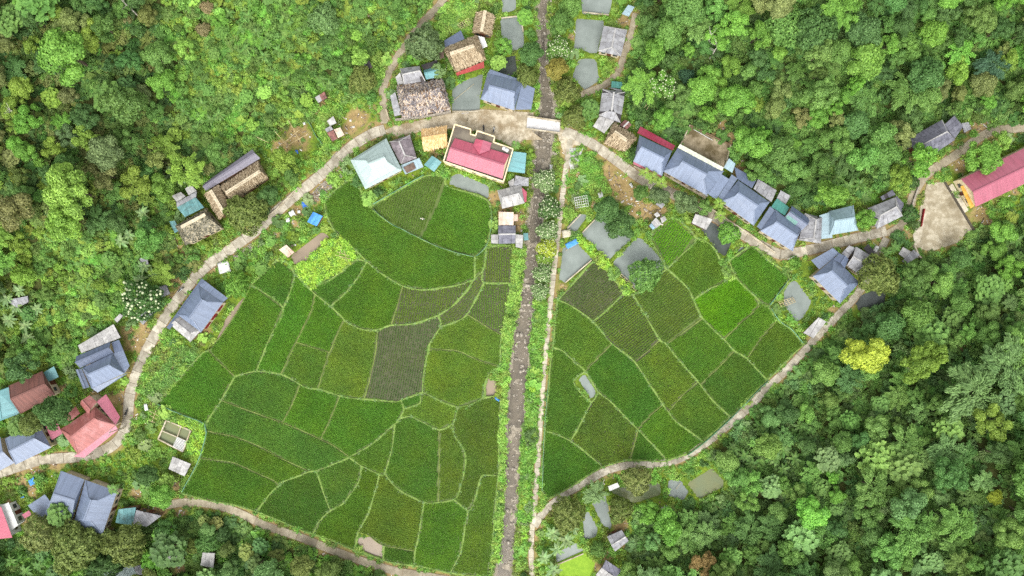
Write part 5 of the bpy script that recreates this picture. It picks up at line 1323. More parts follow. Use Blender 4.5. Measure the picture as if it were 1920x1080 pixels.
def crown_rosette(R_, nros, per, s):
    """big single leaves in whorls on a dome"""
    d = unit(rng.normal(size=(nros, 3))); d[:, 2] = np.abs(d[:, 2]); d = unit(d + [0, 0, .2]); c0 = d * R_ * rng.uniform(.7, 1.05, (nros, 1)) * np.array([1, 1, .75])
    C = []; V = []
    for i in range(nros):
        a = np.arange(per) * (2 * math.pi / per) + rng.random() * 6; dr_ = np.column_stack([np.cos(a), np.sin(a), -.35 + .3 * rng.random(per)]) + d[i] * .4
        dr_ = unit(dr_); sd_ = unit(np.cross(dr_, [0, 0, 1.0])); L = s * rng.uniform(.7, 1.2, (per, 1))
        b0 = np.repeat(c0[i][None], per, 0)
        C.append(np.stack([b0, b0 + dr_ * L * .55 + sd_ * L * .3, b0 + dr_ * L, b0 + dr_ * L * .55 - sd_ * L * .3], 1).reshape(-1, 3)); V.append(np.clip(.5 * rng.random() + .5 * rng.random(per), 0, 1))
    return np.vstack(C), np.concatenate(V), c0[:5]
def trunk_mesh(z0, ends, r, mat, n=6, name='trunk'):
    V = []; F = []
    def cone(p, q, a, b):
        p, q = np.array(p, float), np.array(q, float); d = q - p; d /= np.linalg.norm(d) + 1e-9; x = np.cross(d, [.3, .9, .2]); x /= np.linalg.norm(x); y = np.cross(d, x); k = len(V)
        for c, rr in ((p, a), (q, b)):
            for i in range(n): t = 2 * math.pi * i / n; V.append(c + (x * math.cos(t) + y * math.sin(t)) * rr)
        for i in range(n): F.append((k + i, k + (i + 1) % n, k + n + (i + 1) % n, k + n + i))
    mid = (rng.normal(0, .15), rng.normal(0, .15), z0 * .55)
    cone((0, 0, -.6), mid, r, r * .8); cone(mid, (0, 0, z0), r * .8, r * .6)
    for e in ends: cone((0, 0, z0 * rng.uniform(.7, 1)), (e[0] * .9, e[1] * .9, e[2] + z0), r * .45, r * .15)
    return np_mesh(name, V, F, mat)
PROTO = {}
def proto(key, q, var, ends, z0, rtr, bark=M_bark):
    z0 *= .72
    q = q + np.array([0, 0, z0]); me = np_mesh('crown', q, np.arange(len(q)).reshape(-1, 4), M_leaf); face_attr(me, 'leafvar', var)
    PROTO.setdefault(key, []).append((me, trunk_mesh(z0, ends[:6], rtr, bark) if z0 > 0 else None, z0))
for _ in range(4):                           # all crowns have a radius of about 3.5 m before scaling
    proto('broad', *crown_lumpy(3.5, 15, .33, 4300, .225, .75), 5.0, .22)
    proto('fine', *crown_lumpy(3.5, 30, .2, 4600, .18, .6, .6), 5.5, .2)
    proto('cauli', *crown_lumpy(3.5, 16, .3, 4600, .19, .8, .35), 5.0, .22)
    proto('dense', *crown_dome(2.95, 4200, .2, .8), 4.0, .22)
    proto('feather', *crown_feather(3.4, 34, 120, .27), 4.5, .14)
    proto('rosette', *crown_rosette(3.4, 150, 9, .58), 4.5, .18)
    proto('open', *crown_lumpy(3.6, 19, .22, 2900, .21, .55, .6, spread=.85), 6.0, .2)
for _ in range(3):
    q, v, e = crown_lumpy(1.2, 8, .42, 560, .145, .7); proto('bush', q, v, e, 0, 0)
    q, v, e = crown_rosette(1.2, 22, 7, .5); proto('leafy', q, v, e, 0, 0)
    q, v, e = crown_feather(1.3, 12, 34, .26); proto('spray', q, v, e, 0, 0)
    q, v, e = crown_dome(.5, 70, .13, .6); proto('weed', q, v, e, 0, 0)
    q, v, e = crown_feather(.5, 8, 9, .2); proto('tuft', q, v, e, 0, 0)
G = {  # leaf colours
 'neon': (136, 178, 26), 'lime': (124, 166, 54), 'yel': (116, 148, 38), 'must': (156, 174, 30), 'mid': (86, 124, 46), 'mid2': (96, 138, 52), 'dark': (66, 98, 46), 'teal': (64, 98, 68), 'blue': (98, 134, 68), 'olive': (104, 120, 50), 'oliv2': (116, 130, 64),
 'brown': (136, 126, 82), 'rust': (132, 124, 44), 'bright': (98, 150, 38), 'deep': (72, 110, 48), 'grey': (94, 118, 68), 'orange': (134, 116, 58), 'sage': (116, 146, 84)}
ZF = [1.0]
def tint(k, j=.1):
    c = srgb(*G[k]); m = 1.45 * ZF[0] * rng.uniform(1 - j, 1 + j); a = rng.uniform(1 - j, 1 + j, 3); return tuple(float(min(1, x * m * y)) for x, y in zip(c, a))
NAMES = {'broad': 'broadleaf_tree', 'fine': 'fine_leaved_tree', 'cauli': 'round_crowned_tree', 'dense': 'dense_crowned_tree', 'feather': 'bamboo_clump', 'rosette': 'large_leaved_tree', 'open': 'open_crowned_tree'}
PLANT_XY = []
RELABEL = []                                 # things named after the nearest landmark: object, look, pixel, noun group
def tree(kind, x, y, d, col, label, group=None, bark=None, squash=1.0, zg=None, flowers=0, name=None):
    """x, y world; d crown width in metres"""
    me, tr, z0 = random.choice(PROTO[kind]); s = d / 7.0; squash = squash * random.uniform(.82, 1.12) if not flowers else squash
    z = zg if zg is not None else float(height(np.array([[x, y]]))[0])
    z = max(z, -0.3)
    if tr is None:
        s = d / 2.4; o = mesh_obj(name or 'shrub', me); o.location = (x, y, z); o.rotation_euler = (0, 0, random.random() * 6.28); o.scale = (s, s * squash, s * .9); o.color = (*col, 1)
        return tag(o, label, 'shrub', group)
    o = empty(name or NAMES[kind], (x, y, z)); o.rotation_euler = (0, 0, random.random() * 6.28); o.scale = (s, s * squash, s * random.uniform(.85, 1.1))
    c = mesh_obj('crown', me, o); c.color = (*col, 1); c['kind'] = 'stuff'
    mesh_obj('trunk', tr, o)
    if flowers:
        vs = np.zeros(len(me.vertices) * 3, np.float32); me.vertices.foreach_get('co', vs); vs = vs.reshape(-1, 4, 3).mean(1)
        up = vs[vs[:, 2] > z0 + .8]; pick = up[rng.permutation(len(up))]; ch = []
        for p in pick:
            if math.sin(2.1 * p[0] + 1.3 * math.sin(1.7 * p[1])) + rng.normal(0, .5) > -.3 and all(np.linalg.norm(p[:2] - q[:2]) > .3 + .35 * rng.random() for q in ch): ch.append(p)
            if len(ch) >= flowers: break
        V = []; F = []
        for p in ch:
            k = len(V); r = rng.uniform(.1, .27)
            V.append(p + [0, 0, .34]); V += [p + [r * math.cos(t), r * math.sin(t), .16] for t in np.arange(6) * 1.047]; V += [p + [r * .5 * math.cos(t), r * .5 * math.sin(t), -.05] for t in np.arange(6) * 1.047]
            F += [(k, k + 1 + i, k + 1 + (i + 1) % 6) for i in range(6)]
            F += [(k + 1 + i, k + 7 + i, k + 7 + (i + 1) % 6) for i in range(6)] + [(k + 1 + i, k + 7 + (i + 1) % 6, k + 1 + (i + 1) % 6) for i in range(6)]
        fo_ = mesh_obj('blossom_clusters', np_mesh('blossom_clusters', V, F, M_flower), o); fo_['kind'] = 'stuff'
    tag(o, label, 'tree', group); PLANT_XY.append((x, y, d / 2))
    return o
def at_crown(px, py, d, kind):               # foot of a tree whose crown shows at a pixel
    z0 = PROTO[kind][0][2] * d / 7 + d * .3 if PROTO[kind][0][1] is not None else .5
    v = ground_at(px, py); w = P(px, py, v.z + z0); return w.x, w.y
def leafblade(L, w, bend, n=5):
    V = []; F = []
    for i in range(n + 1):
        t = i / n; ww = w * math.sin(math.pi * min(1, .12 + t * .88)) ** .7 * (1 if t < 1 else .05)
        x = L * (t - .12 * bend * t * t); z = L * (.45 * t - bend * .75 * t * t)
        V += [(x, -ww, z + .12 * ww), (x, 0, z), (x, ww, z + .12 * ww)]
    for i in range(n):
        a = i * 3; F += [(a, a + 3, a + 4, a + 1), (a + 1, a + 4, a + 5, a + 2)]
    me = np_mesh('leaf', V, F, M_leaf); face_attr(me, 'leafvar', np.clip(.5 + .25 * rng.normal(size=len(F)), 0, 1)); return me
BLADES = [leafblade(2.4, .36, b) for b in (.5, .7, .95)]
def frond(L, n=16):
    V = []; F = []; 
    for i in range(n):
        t = .12 + .88 * i / n; x = L * t * (1 - .15 * t); z = L * (.5 * t - .8 * t * t); l = .55 * math.sin(math.pi * (t * .85 + .12))
        for s in (-1, 1):
            k = len(V); V += [(x, 0, z), (x + .09, 0, z), (x + l * .7, s * l, z - .25 * l)]; F.append((k, k + 1, k + 2))
    me = np_mesh('frond', V, F, M_leaf); face_attr(me, 'leafvar', np.clip(.5 + .25 * rng.normal(size=len(F)), 0, 1)); return me
FRONDS = [frond(2.0), frond(1.8)]
STEM = {}
def banana(x, y, s, label, col='sage', kind='banana', n=None):
    z = float(hill(np.array([[x, y]]))[0][0]); o = empty('banana_plant' if kind == 'banana' else 'palm_tree', (x, y, z)); o.scale = (s, s, s); o.rotation_euler = (0, 0, random.random() * 6.28)
    hgt = 2.4 if kind == 'banana' else 4.5
    if kind not in STEM: STEM[kind] = trunk_mesh(hgt, [], .16 if kind == 'banana' else .11, simple('banana_stem', srgb(120, 134, 74), srgb(96, 100, 60), 3.0) if kind == 'banana' else M_bark, name='stem')
    mesh_obj('stem', STEM[kind], o)
    n = n or (random.randint(8, 11) if kind == 'banana' else 12)
    for i in range(n):
        l = mesh_obj('leaf' if kind == 'banana' else 'frond', random.choice(BLADES if kind == 'banana' else FRONDS), o); l.location = (0, 0, hgt + .1 * random.random())
        l.rotation_euler = (0, random.uniform(-.35, .15), 2 * math.pi * i / n + random.uniform(-.25, .25)); k = random.uniform(.75, 1.15); l.scale = (k, k, k); l.color = (*tint(col), 1)
    PLANT_XY.append((x, y, 1.6 * s))
    return tag(o, label, 'banana plant' if kind == 'banana' else 'palm tree', 'banana plants' if kind == 'banana' else 'slender palms')
# trees one can single out: crown pixel, width in pixels, kind, colour, label, extras
SPECIAL = [
 (97, 350, 104, 'fine', 'lime', 'big lime green tree standing out on the western slope', {}), (97, 88, 92, 'cauli', 'bright', 'bright green lumpy tree high on the north western slope', {}),
 (1633, 665, 84, 'cauli', 'must', 'mustard yellow round tree on the eastern slope', {}), (1755, 683, 100, 'fine', 'yel', 'yellow green wide tree beside the mustard yellow one', {'squash': .68}),
 (452, 396, 78, 'dense', 'olive', 'round olive tree leaning on the long thatched house', {}), (500, 366, 40, 'broad', 'deep', 'dark green tree between the thatched house and the road', {}), (480, 398, 40, 'dense', 'grey', 'grey green crown behind the round olive tree', {}),
 (528, 300, 56, 'open', 'yel', 'yellow green tree above the road garden', {}), (545, 325, 40, 'broad', 'mid', 'green tree beside the road below the yellow green one', {}),
 (1545, 42, 76, 'dense', 'deep', 'dark green domed tree high on the north eastern slope', {}), (1490, 35, 70, 'dense', 'mid2', 'light green domed tree next to the dark domed one', {}),
 (1246, 158, 52, 'fine', 'bright', 'tree speckled with white blossom on the north eastern slope', {'flowers': 90}), (1048, 88, 40, 'dense', 'mid2', 'white blossoming bush beside the upper stream', {'flowers': 80}),
 (257, 563, 66, 'dense', 'deep', 'dark bush dotted with white blossom above the western road', {'flowers': 70}),
 (1022, 336, 38, 'dense', 'sage', 'northernmost white blossoming tree in the riverside line', {'flowers': 70}), (1031, 388, 38, 'dense', 'deep', 'second white blossoming tree in the riverside line', {'flowers': 70}),
 (1028, 433, 36, 'dense', 'sage', 'third white blossoming tree in the riverside line', {'flowers': 70}), (1027, 464, 34, 'dense', 'must', 'yellow blossoming tree in the riverside line', {'flowers': 50}), (1022, 486, 30, 'dense', 'yel', 'small yellow green blossoming bush in the riverside line', {'flowers': 40}),
 (1018, 512, 32, 'dense', 'sage', 'fifth white blossoming bush in the riverside line', {'flowers': 70}), (1013, 546, 30, 'dense', 'sage', 'southernmost white blossoming bush in the riverside line', {'flowers': 60}),
 (794, 74, 68, 'dense', 'grey', 'grey green dense tree beside the hill lane', {}), (775, 100, 38, 'fine', 'bright', 'bright small tree in front of the grey green one', {}), (945, 85, 36, 'fine', 'bright', 'bright tree beside the thatched house', {}), (935, 115, 32, 'rosette', 'lime', 'lime green tree at the blue house gable', {}),
 (988, 138, 46, 'dense', 'olive', 'olive tree beside the stream above the blue house', {}), (995, 100, 48, 'broad', 'deep', 'dark green tree by the stream bend', {}), (1043, 130, 46, 'broad', 'rust', 'rusty orange green tree beside the stream', {}),
 (1064, 168, 52, 'dense', 'olive', 'olive crown below the small round pond', {}), (1080, 216, 46, 'dense', 'olive', 'olive crown beside the eastern bridge end', {}), (1105, 205, 40, 'rosette', 'mid', 'leafy green tree beside the grey gabled house', {}),
 (1196, 288, 31, 'dense', 'deep', 'small clipped round tree beside the blue row', {}), (1215, 514, 58, 'dense', 'mid2', 'rounded light green tree beside the bamboo racks', {}), (1371, 436, 42, 'dense', 'bright', 'round bright tree standing in the dark pond', {}),
 (1138, 393, 50, 'broad', 'deep', 'dark tree overhanging the square pond', {}), (1165, 425, 52, 'broad', 'deep', 'lower dark tree overhanging the square pond', {}), (1066, 972, 60, 'dense', 'olive', 'broad olive crown beside the path junction', {}),
 (1166, 962, 50, 'dense', 'olive', 'olive crown above the grey hut', {}), (1197, 904, 54, 'dense', 'oliv2', 'pale olive crown over the brown pond', {}), (1117, 926, 38, 'feather', 'sage', 'pale feathery tree beside the narrow pond', {}), (1123, 1034, 32, 'dense', 'mid', 'small round green tree between duckweed and hut', {}),
 (1658, 516, 76, 'dense', 'olive', 'large brownish olive tree beside the black pond', {}), (1728, 520, 70, 'fine', 'mid', 'green tree below the yard huts', {}), (1855, 288, 68, 'fine', 'bright', 'bright green tree beside the pink school roof', {}), (1882, 262, 40, 'open', 'lime', 'lime tree behind the school roof', {}),
 (440, 532, 46, 'dense', 'bright', 'bright round tree at the corner of the shuttered blue house', {}), (107, 964, 52, 'rosette', 'mid', 'green tree covering the corner of the twin roofed blue house', {}), (222, 1030, 74, 'dense', 'olive', 'broad olive yellow tree below the sheds', {}), (120, 1038, 86, 'dense', 'olive', 'wide olive tree below the twin roofed blue house', {}),
 (62, 1008, 62, 'dense', 'oliv2', 'olive tree beside the white walled house', {}), (298, 930, 46, 'broad', 'bright', 'bright green tree at the start of the lower lane', {}), (275, 890, 40, 'broad', 'deep', 'dark green tree above the bright one by the garden', {}), (310, 905, 30, 'rosette', 'lime', 'small lime tree beside the dark garden tree', {}),
 (100, 775, 60, 'broad', 'deep', 'dark green tree below the rusty roof', {}), (60, 795, 46, 'broad', 'olive', 'olive tree between the rusty roof and the blue house', {}), (30, 800, 42, 'rosette', 'mid', 'leafy tree under the teal wing', {}),
 (600, 25, 54, 'dense', 'blue', 'bluish round tree on the slope above the garden', {}), (672, 102, 40, 'fine', 'lime', 'lime small tree beside the hill lane', {}), (675, 145, 48, 'dense', 'olive', 'dark olive tree beside the lane bend', {}), (742, 395, 0, '', '', '', {}),
 (1630, 409, 42, 'fine', 'bright', 'bright tree between the pale blue and grey roofs', {}), (1692, 333, 54, 'fine', 'yel', 'yellow green tree on the bank above the yard', {}), (1710, 400, 32, 'dense', 'deep', 'dark bush beside the yard entrance', {}), (1715, 340, 26, 'dense', 'deep', 'dark small tree beside the yellow green bank tree', {}),
 (1236, 365, 42, 'broad', 'grey', 'grey green tree beside the road palms', {}), (1200, 362, 30, 'broad', 'mid', 'round green tree beside the bare earth garden', {}), (1285, 378, 44, 'broad', 'grey', 'grey green tree in front of the longest blue house', {}), (1320, 388, 36, 'fine', 'mid2', 'light green tree above the pond shed', {}),
 (1868, 118, 58, 'feather', 'teal', 'dark teal tree on the north eastern slope', {}), (1290, 140, 30, 'dense', 'teal', 'small dark teal tree beside the blossom speckled one', {}), (1877, 938, 24, 'dense', 'must', 'little yellow ball shaped tree on the eastern slope', {}), (1322, 1062, 48, 'open', 'orange', 'orange tinged thin tree at the lower edge', {}),
 (822, 130, 30, 'fine', 'sage', 'pale little tree between the teal gable and the thatched roof', {}), (375, 50, 26, 'dense', 'brown', 'brown withered bush on the north western slope', {}), (382, 8, 24, 'dense', 'brown', 'brown withered bush cut by the upper edge', {}), (1010, 20, 0, '', '', '', {}),
 (1052, 40, 46, 'broad', 'mid', 'green tree between the upper stream and the square pond', {}), (1070, 12, 44, 'broad', 'mid2', 'light tree beside the upper pond', {}), (985, 30, 30, 'rosette', 'bright', 'bright leafy tree west of the upper stream', {}), (1320, 165, 58, 'broad', 'bright', 'bright lumpy tree above the concrete terrace', {}), (1245, 220, 50, 'fine', 'bright', 'bright tree behind the crimson roof', {}),
 (1255, 60, 56, 'broad', 'mid2', 'light green lumpy tree above the grey sheet house', {}), (1225, 100, 52, 'broad', 'bright', 'bright lumpy tree beside the dirt track', {}), (1416, 262, 68, 'cauli', 'bright', 'broad bright tree behind the concrete terrace', {}), (1470, 285, 62, 'broad', 'mid', 'green tree on the slope behind the middle blue house', {}),
 (1060, 1038, 0, '', '', '', {}), (1905, 690, 80, 'feather', 'blue', 'soft bluish tree mass at the eastern edge', {}), (1840, 740, 84, 'feather', 'blue', 'soft bluish tree beside the yellow green wide one', {}), (1885, 800, 70, 'fine', 'yel', 'yellow green tree low on the eastern edge', {}),
 (1255, 985, 60, 'broad', 'bright', 'bright tree south of the greenish pond', {}), (1215, 965, 46, 'fine', 'bright', 'bright tree beside the tiny pale hut', {}), (1790, 850, 60, 'feather', 'blue', 'bluish feathery tree in the eastern wood', {}), (575, 980, 0, '', '', '', {}), (1475, 775, 48, 'broad', 'deep', 'dark tree on the slope below the curving path', {}),
 (330, 330, 30, 'fine', 'lime', 'lime tree above the patched roofs', {}), (282, 100, 50, 'broad', 'mid2', 'light tree in the north western wood', {}), (340, 85, 44, 'fine', 'lime', 'lime tree beside the banana slope', {}), (290, 150, 52, 'broad', 'bright', 'bright lumpy tree in the north western wood', {}), (5, 195, 46, 'fine', 'yel', 'yellow tree cut by the western edge', {}), (20, 190, 0, '', '', '', {}),
]
for px, py, w, kind, col, lab, kw in SPECIAL:
    if not w: continue
    d = w * K * (1.06 if kind != 'dense' else 1.16 if not kw.get('flowers') else 1.3); x, y = at_crown(px, py, d, kind); tree(kind, x, y, d, tint(col, .04), lab, **kw)
PAL = [(1210, 324), (1224, 334), (1240, 344), (1349, 381), (1351, 404), (967, 271), (1062, 190), (213, 917), (272, 915)]
PLAB = ['slender palm nearest the crimson strip', 'middle palm of three before the blue row', 'palm beside the grey green road tree', 'palm before the middle blue house', 'palm leaning over the dark pond', 'short palm between the square and the stream', 'palm under the olive crowns by the stream', 'palm beside the twin roofed blue house', 'palm beside the bright lane tree']
for (px, py), lab in zip(PAL, PLAB): v = P(px, py, 4.5); banana(v.x, v.y, 1.0 if py != 271 else .8, lab, 'yel' if px > 1000 else 'mid2', 'palm')
BAN = [((1036, 1000), 'banana plants beside the path junction', 1.15), ((1062, 1012), 'banana plants beside the path junction', 1.15), ((1044, 1030), 'banana plants beside the path junction', 1.1), ((1075, 990), 'banana plants beside the path junction', .9), ((1038, 1068), 'banana plants beside the path junction', 1.1), ((1020, 1045), 'banana plants beside the path junction', 1.0)]
for p in ((270, 500), (262, 524), (290, 515), (225, 452), (240, 440), (30, 575), (20, 600), (48, 610), (52, 635), (70, 580), (12, 560), (338, 335), (325, 322), (310, 338), (268, 400), (36, 545)): BAN.append((p, 'banana plant on the western slope above the road', .95))
for p in ((176, 1046), (20, 1050), (75, 1060), (50, 1070)): BAN.append((p, 'banana plant below the twin roofed blue house', .9))
for p in ((1470, 845), (1455, 860), (1490, 860), (1425, 800), (1452, 790), (1395, 855), (1375, 840), (1410, 870), (1468, 880), (1500, 800), (1700, 500), (1875, 470), (1890, 490), (1860, 455), (1905, 450), (1830, 480), (1900, 520)): BAN.append((p, 'banana plant at the foot of the eastern slope', .95))
for p in ((1540, 330), (1555, 345), (1570, 335), (1525, 345), (1590, 350), (1580, 365), (1610, 345), (1560, 365), (1675, 465), (1660, 475), (1672, 490)): BAN.append((p, 'banana plant behind the pale blue roof', .9))
for p in ((465, 30), (450, 55), (480, 60), (500, 80), (430, 25), (495, 105), (520, 95), (380, 195), (360, 190), (345, 210), (395, 225), (370, 240), (620, 160), (605, 150), (640, 150), (590, 90), (560, 60), (690, 55), (460, 90), (410, 215)): BAN.append((p, 'banana plant on the northern brush slope', .8))
for (px, py), lab, s in BAN: v = ground_at(px, py); w = P(px, py, v.z + 2.2 * s); RELABEL.append((banana(w.x, w.y, s, lab, 'sage' if 'western' in lab or 'junction' in lab else 'mid'), 'banana plant', w.x, w.y, v.z + 2))
# bare pale trunks
def bare(px0, py0, px1, py1, lab):
    a = ground_at(px0, py0); b = P(px1, py1, a.z + 7.5); o = empty('bare_tree', a); tag(o, lab, 'tree')
    e = b - a; tube('trunk', (0, 0, 0), e, .2, .1, M_palebark, o)
    for i in range(7):
        t = .55 + .06 * i; p = e * t; q = p + Vector((random.uniform(-2, 2), random.uniform(-2, 2), random.uniform(.8, 2))); tube('branch', p, q, .07, .02, M_palebark, o, n=5)
bare(272, 42, 228, 0, 'bare pale leaning trunk high on the north western slope'); bare(1326, 118, 1348, 82, 'bare pale forked trunk on the north eastern slope'); bare(1317, 105, 1335, 62, 'slim bare trunk beside the forked pale one'); bare(8, 200, 22, 208, 'pale dead stick trunk at the western edge')
# ---- the woods: trees by size, the largest as single things, the rest as one mass
def mask_ok(p, pad=0.0):
    ok = np.ones(len(p), bool)
    for q in ROOF_QUADS: ok &= sd_poly(p, q) > pad
    return ok
cand = rng.uniform([-165, -105], [165, 105], (9000, 2)); cand = cand[forest_d(cand) < -0.6]
cand = cand[(road_dist(cand) > 1.8) & mask_ok(cand, 1.6)]
dp = np.full(len(cand), 1e9)
for q in POND_W: dp = np.minimum(dp, sd_poly(cand, q))
cand = cand[dp > 1.5]
def zone(x, y):                              # which part of the woods
    px, py = x / K + 960, 540 - y / K
    if px < 900 and py < 800: return 'brush' if (px > 335 and py < 275) or (py > 430 and px > 90 and px < 300) else ('nw' if py < 330 else 'w')
    if px < 900: return 's'
    return 'ne' if py < 480 else 'e'
MIX = {'nw': (['broad', 'broad', 'fine', 'open', 'feather', 'rosette'], ['mid', 'mid2', 'olive', 'oliv2', 'deep', 'mid', 'yel', 'bright', 'grey', 'dark']),
       'brush': (['rosette', 'open', 'feather', 'fine'], ['bright', 'lime', 'mid2', 'mid', 'yel', 'mid2']),
       'w': (['feather', 'feather', 'broad', 'rosette', 'open'], ['mid', 'olive', 'deep', 'mid2', 'yel', 'oliv2', 'bright']),
       's': (['broad', 'fine', 'dense', 'rosette'], ['mid', 'bright', 'olive', 'deep', 'blue', 'mid2']),
       'ne': (['broad', 'cauli', 'fine', 'broad', 'feather', 'open'], ['mid', 'bright', 'deep', 'mid2', 'mid', 'deep', 'bright', 'oliv2', 'yel']),
       'e': (['broad', 'feather', 'fine', 'feather', 'rosette', 'cauli'], ['blue', 'mid', 'deep', 'mid2', 'mid', 'blue', 'mid2', 'bright'])}
AREA = {'nw': 'north western slope', 'brush': 'northern brush slope', 'w': 'western slope', 's': 'southern grove', 'ne': 'north eastern slope', 'e': 'eastern slope'}
SHADE = {'mid': 'mid green', 'mid2': 'light green', 'olive': 'olive', 'oliv2': 'pale olive', 'deep': 'deep green', 'yel': 'yellow green', 'bright': 'bright green', 'grey': 'grey green', 'dark': 'dark green', 'lime': 'lime green', 'blue': 'bluish green'}
FORM = {'broad': 'broadleaf tree', 'fine': 'fine leaved tree', 'cauli': 'lumpy crowned tree', 'dense': 'dense domed tree', 'feather': 'bamboo clump', 'rosette': 'large leaved tree', 'open': 'open crowned tree'}
placed = [tuple(t) for t in PLANT_XY]; picks = []
arr = np.array(placed)
rdc = road_dist(cand)
for (x, y), rd_ in zip(cand, rdc):
    zn = zone(x, y); small = zn == 'brush'
    if small and rng.random() < .6: continue
    rad = rng.uniform(1.1, 1.9) if small else float(np.clip(rng.gamma(5, .42) + .9, 1.5, 4.4))
    if rd_ < rad * .8 + .6: continue
    if ((np.hypot(arr[:, 0] - x, arr[:, 1] - y)) < (arr[:, 2] + rad) * .57).any(): continue
    arr = np.vstack([arr, (x, y, rad)]); picks.append((x, y, rad, zn))
hh = hill(np.array([(a, b) for a, b, c, d in picks]))[0]
def in_view(x, y, z): s = H / (H - z - 5); return abs(x * s) < 136 and abs(y * s) < 77.5
vis = sorted([(r, x, y, z, zn) for (x, y, r, zn), z in zip(picks, hh) if in_view(x, y, z)], reverse=True)
single = set((x, y) for r, x, y, z, zn in vis[:290])
rest = []
cols_used = {}
for (x, y, r, zn), z in zip(picks, hh):
    ZF[0] = {'e': 1.18, 'ne': 1.06, 's': 1.08}.get(zn, 1.0)
    ks, cs = MIX[zn]; k = ks[rng.integers(len(ks))]; pi = vnoise(np.array([x]), np.array([y]), .12, 11)[0]
    c = cs[int(np.clip((pi * .5 + .5) * len(cs) * .6 + rng.random() * len(cs) * .5, 0, len(cs) - 1))]
    if (x, y) in single:
        size = 'large' if r > 3.0 else ('tall' if r > 2.3 else 'small')
        RELABEL.append((tree(k, x, y, 2 * r * 1.12, tint(c, .12), 'x', f'trees on the {AREA[zn]}', zg=z), f'{size} {SHADE[c]} {FORM[k]}', x, y, z + 4))
    else: rest.append((x, y, z, 2 * r * 1.12 / 7, k, tint(c, .12)))
ZF[0] = 1.0
print('trees', len(picks), 'single', len(single), 'mass', len(rest))
# ---- masses: instanced on points, tinted by a point attribute
def scatter(name, rows, keys, label=None):
    """rows: x, y, z, scale, key, colour"""
    vs = np.array([r[:3] for r in rows], np.float32); me = bpy.data.meshes.new(name); me.vertices.add(len(vs)); me.vertices.foreach_set('co', vs.ravel())
    allp = [(k, i) for k in keys for i in range(len(PROTO[k]))]; idx = {k: [n for n, a in enumerate(allp) if a[0] == k] for k in keys}
    def at(nm, tp, vals, fld):
        a = me.attributes.new(nm, tp, 'POINT'); a.data.foreach_set(fld, np.asarray(vals, np.int32 if tp == 'INT' else np.float32).ravel())
    at('pick', 'INT', [random.choice(idx[r[4]]) for r in rows], 'value'); at('rot', 'FLOAT', rng.uniform(0, 6.28, len(rows)), 'value'); at('size', 'FLOAT', [r[3] for r in rows], 'value')
    at('tint', 'FLOAT_VECTOR', [r[5] for r in rows], 'vector'); me.update()
    o = mesh_obj(name, me); tag(o, label, kind='stuff')
    ng = bpy.data.node_groups.new(name, 'GeometryNodeTree'); ng.interface.new_socket('Geometry', in_out='INPUT', socket_type='NodeSocketGeometry'); ng.interface.new_socket('Geometry', in_out='OUTPUT', socket_type='NodeSocketGeometry')
    nd = ng.nodes; lk = ng.links; gi = nd.new('NodeGroupInput'); go = nd.new('NodeGroupOutput'); jn = nd.new('GeometryNodeJoinGeometry')
    def named(n, t): a = nd.new('GeometryNodeInputNamedAttribute'); a.data_type = t; a.inputs[0].default_value = n; return [s for s in a.outputs if s.enabled and s.name == 'Attribute'][0]
    pk, ro, si = named('pick', 'INT'), named('rot', 'FLOAT'), named('size', 'FLOAT')
    cx = nd.new('ShaderNodeCombineXYZ'); lk.new(ro, cx.inputs[2])
    for n, (k, i) in enumerate(allp):
        src = SRC[(k, i)]
        oi = nd.new('GeometryNodeObjectInfo'); oi.inputs[0].default_value = src; sm = nd.new('GeometryNodeSetMaterial'); sm.inputs['Material'].default_value = M_leafi
        lk.new([s for s in oi.outputs if s.name == 'Geometry'][0], sm.inputs['Geometry'])
        cmp = nd.new('FunctionNodeCompare'); cmp.data_type = 'INT'; cmp.operation = 'EQUAL'
        ins = [s for s in cmp.inputs if s.enabled]; lk.new(pk, ins[0]); ins[1].default_value = n
        ip = nd.new('GeometryNodeInstanceOnPoints'); lk.new(gi.outputs[0], ip.inputs['Points']); lk.new(cmp.outputs[0], ip.inputs['Selection']); lk.new(sm.outputs[0], ip.inputs['Instance']); lk.new(cx.outputs[0], ip.inputs['Rotation']); lk.new(si, ip.inputs['Scale'])
        lk.new(ip.outputs[0], jn.inputs[0])
    lk.new(jn.outputs[0], go.inputs[0])
    md = o.modifiers.new('scatter', 'NODES'); md.node_group = ng
    return o
SRC = {}
for k, l in PROTO.items():                   # one standing plant of each shape serves as the pattern
    for i, (me_, tr_, z_) in enumerate(l):
        hit = [o for o in COL.objects if o.type == 'MESH' and o.data is me_]
        if hit: SRC[(k, i)] = hit[0]
# shrubs standing in the village: single things
SHR = []
SHRUB_SPOTS = [(215, 'w')]
cand = rng.uniform([-138, -80], [138, 80], (5000, 2)); ok = (forest_d(cand) > .4) & (road_dist(cand) > 1.0) & mask_ok(cand, .6) & (sd_line(cand, RV, RVW) > 1.2)
for q in POND_W + [TANK] + [W([(540, 180), (720, 180), (720, 300), (480, 300)])]: ok &= sd_poly(cand, q) > 1.5
for q in FIELD_POLYS: ok &= sd_poly(cand, q) > .8
soil_d = np.full(len(cand), 9.0)
for x, y, r in SOILW: soil_d = np.minimum(soil_d, np.hypot(cand[:, 0] - x, cand[:, 1] - y) - r * .9)
OPEN = [W(q) for q in ([(1085, 285), (1120, 290), (1260, 370), (1230, 420), (1120, 380), (1095, 330)], [(550, 495), (612, 445), (640, 448), (680, 482), (585, 545)], [(300, 770), (385, 795), (380, 850), (350, 860)], [(260, 720), (330, 640), (375, 650), (300, 750)], [(480, 262), (590, 225), (615, 270), (560, 320), (500, 320)], [(612, 225), (660, 190), (700, 215), (650, 260)])]
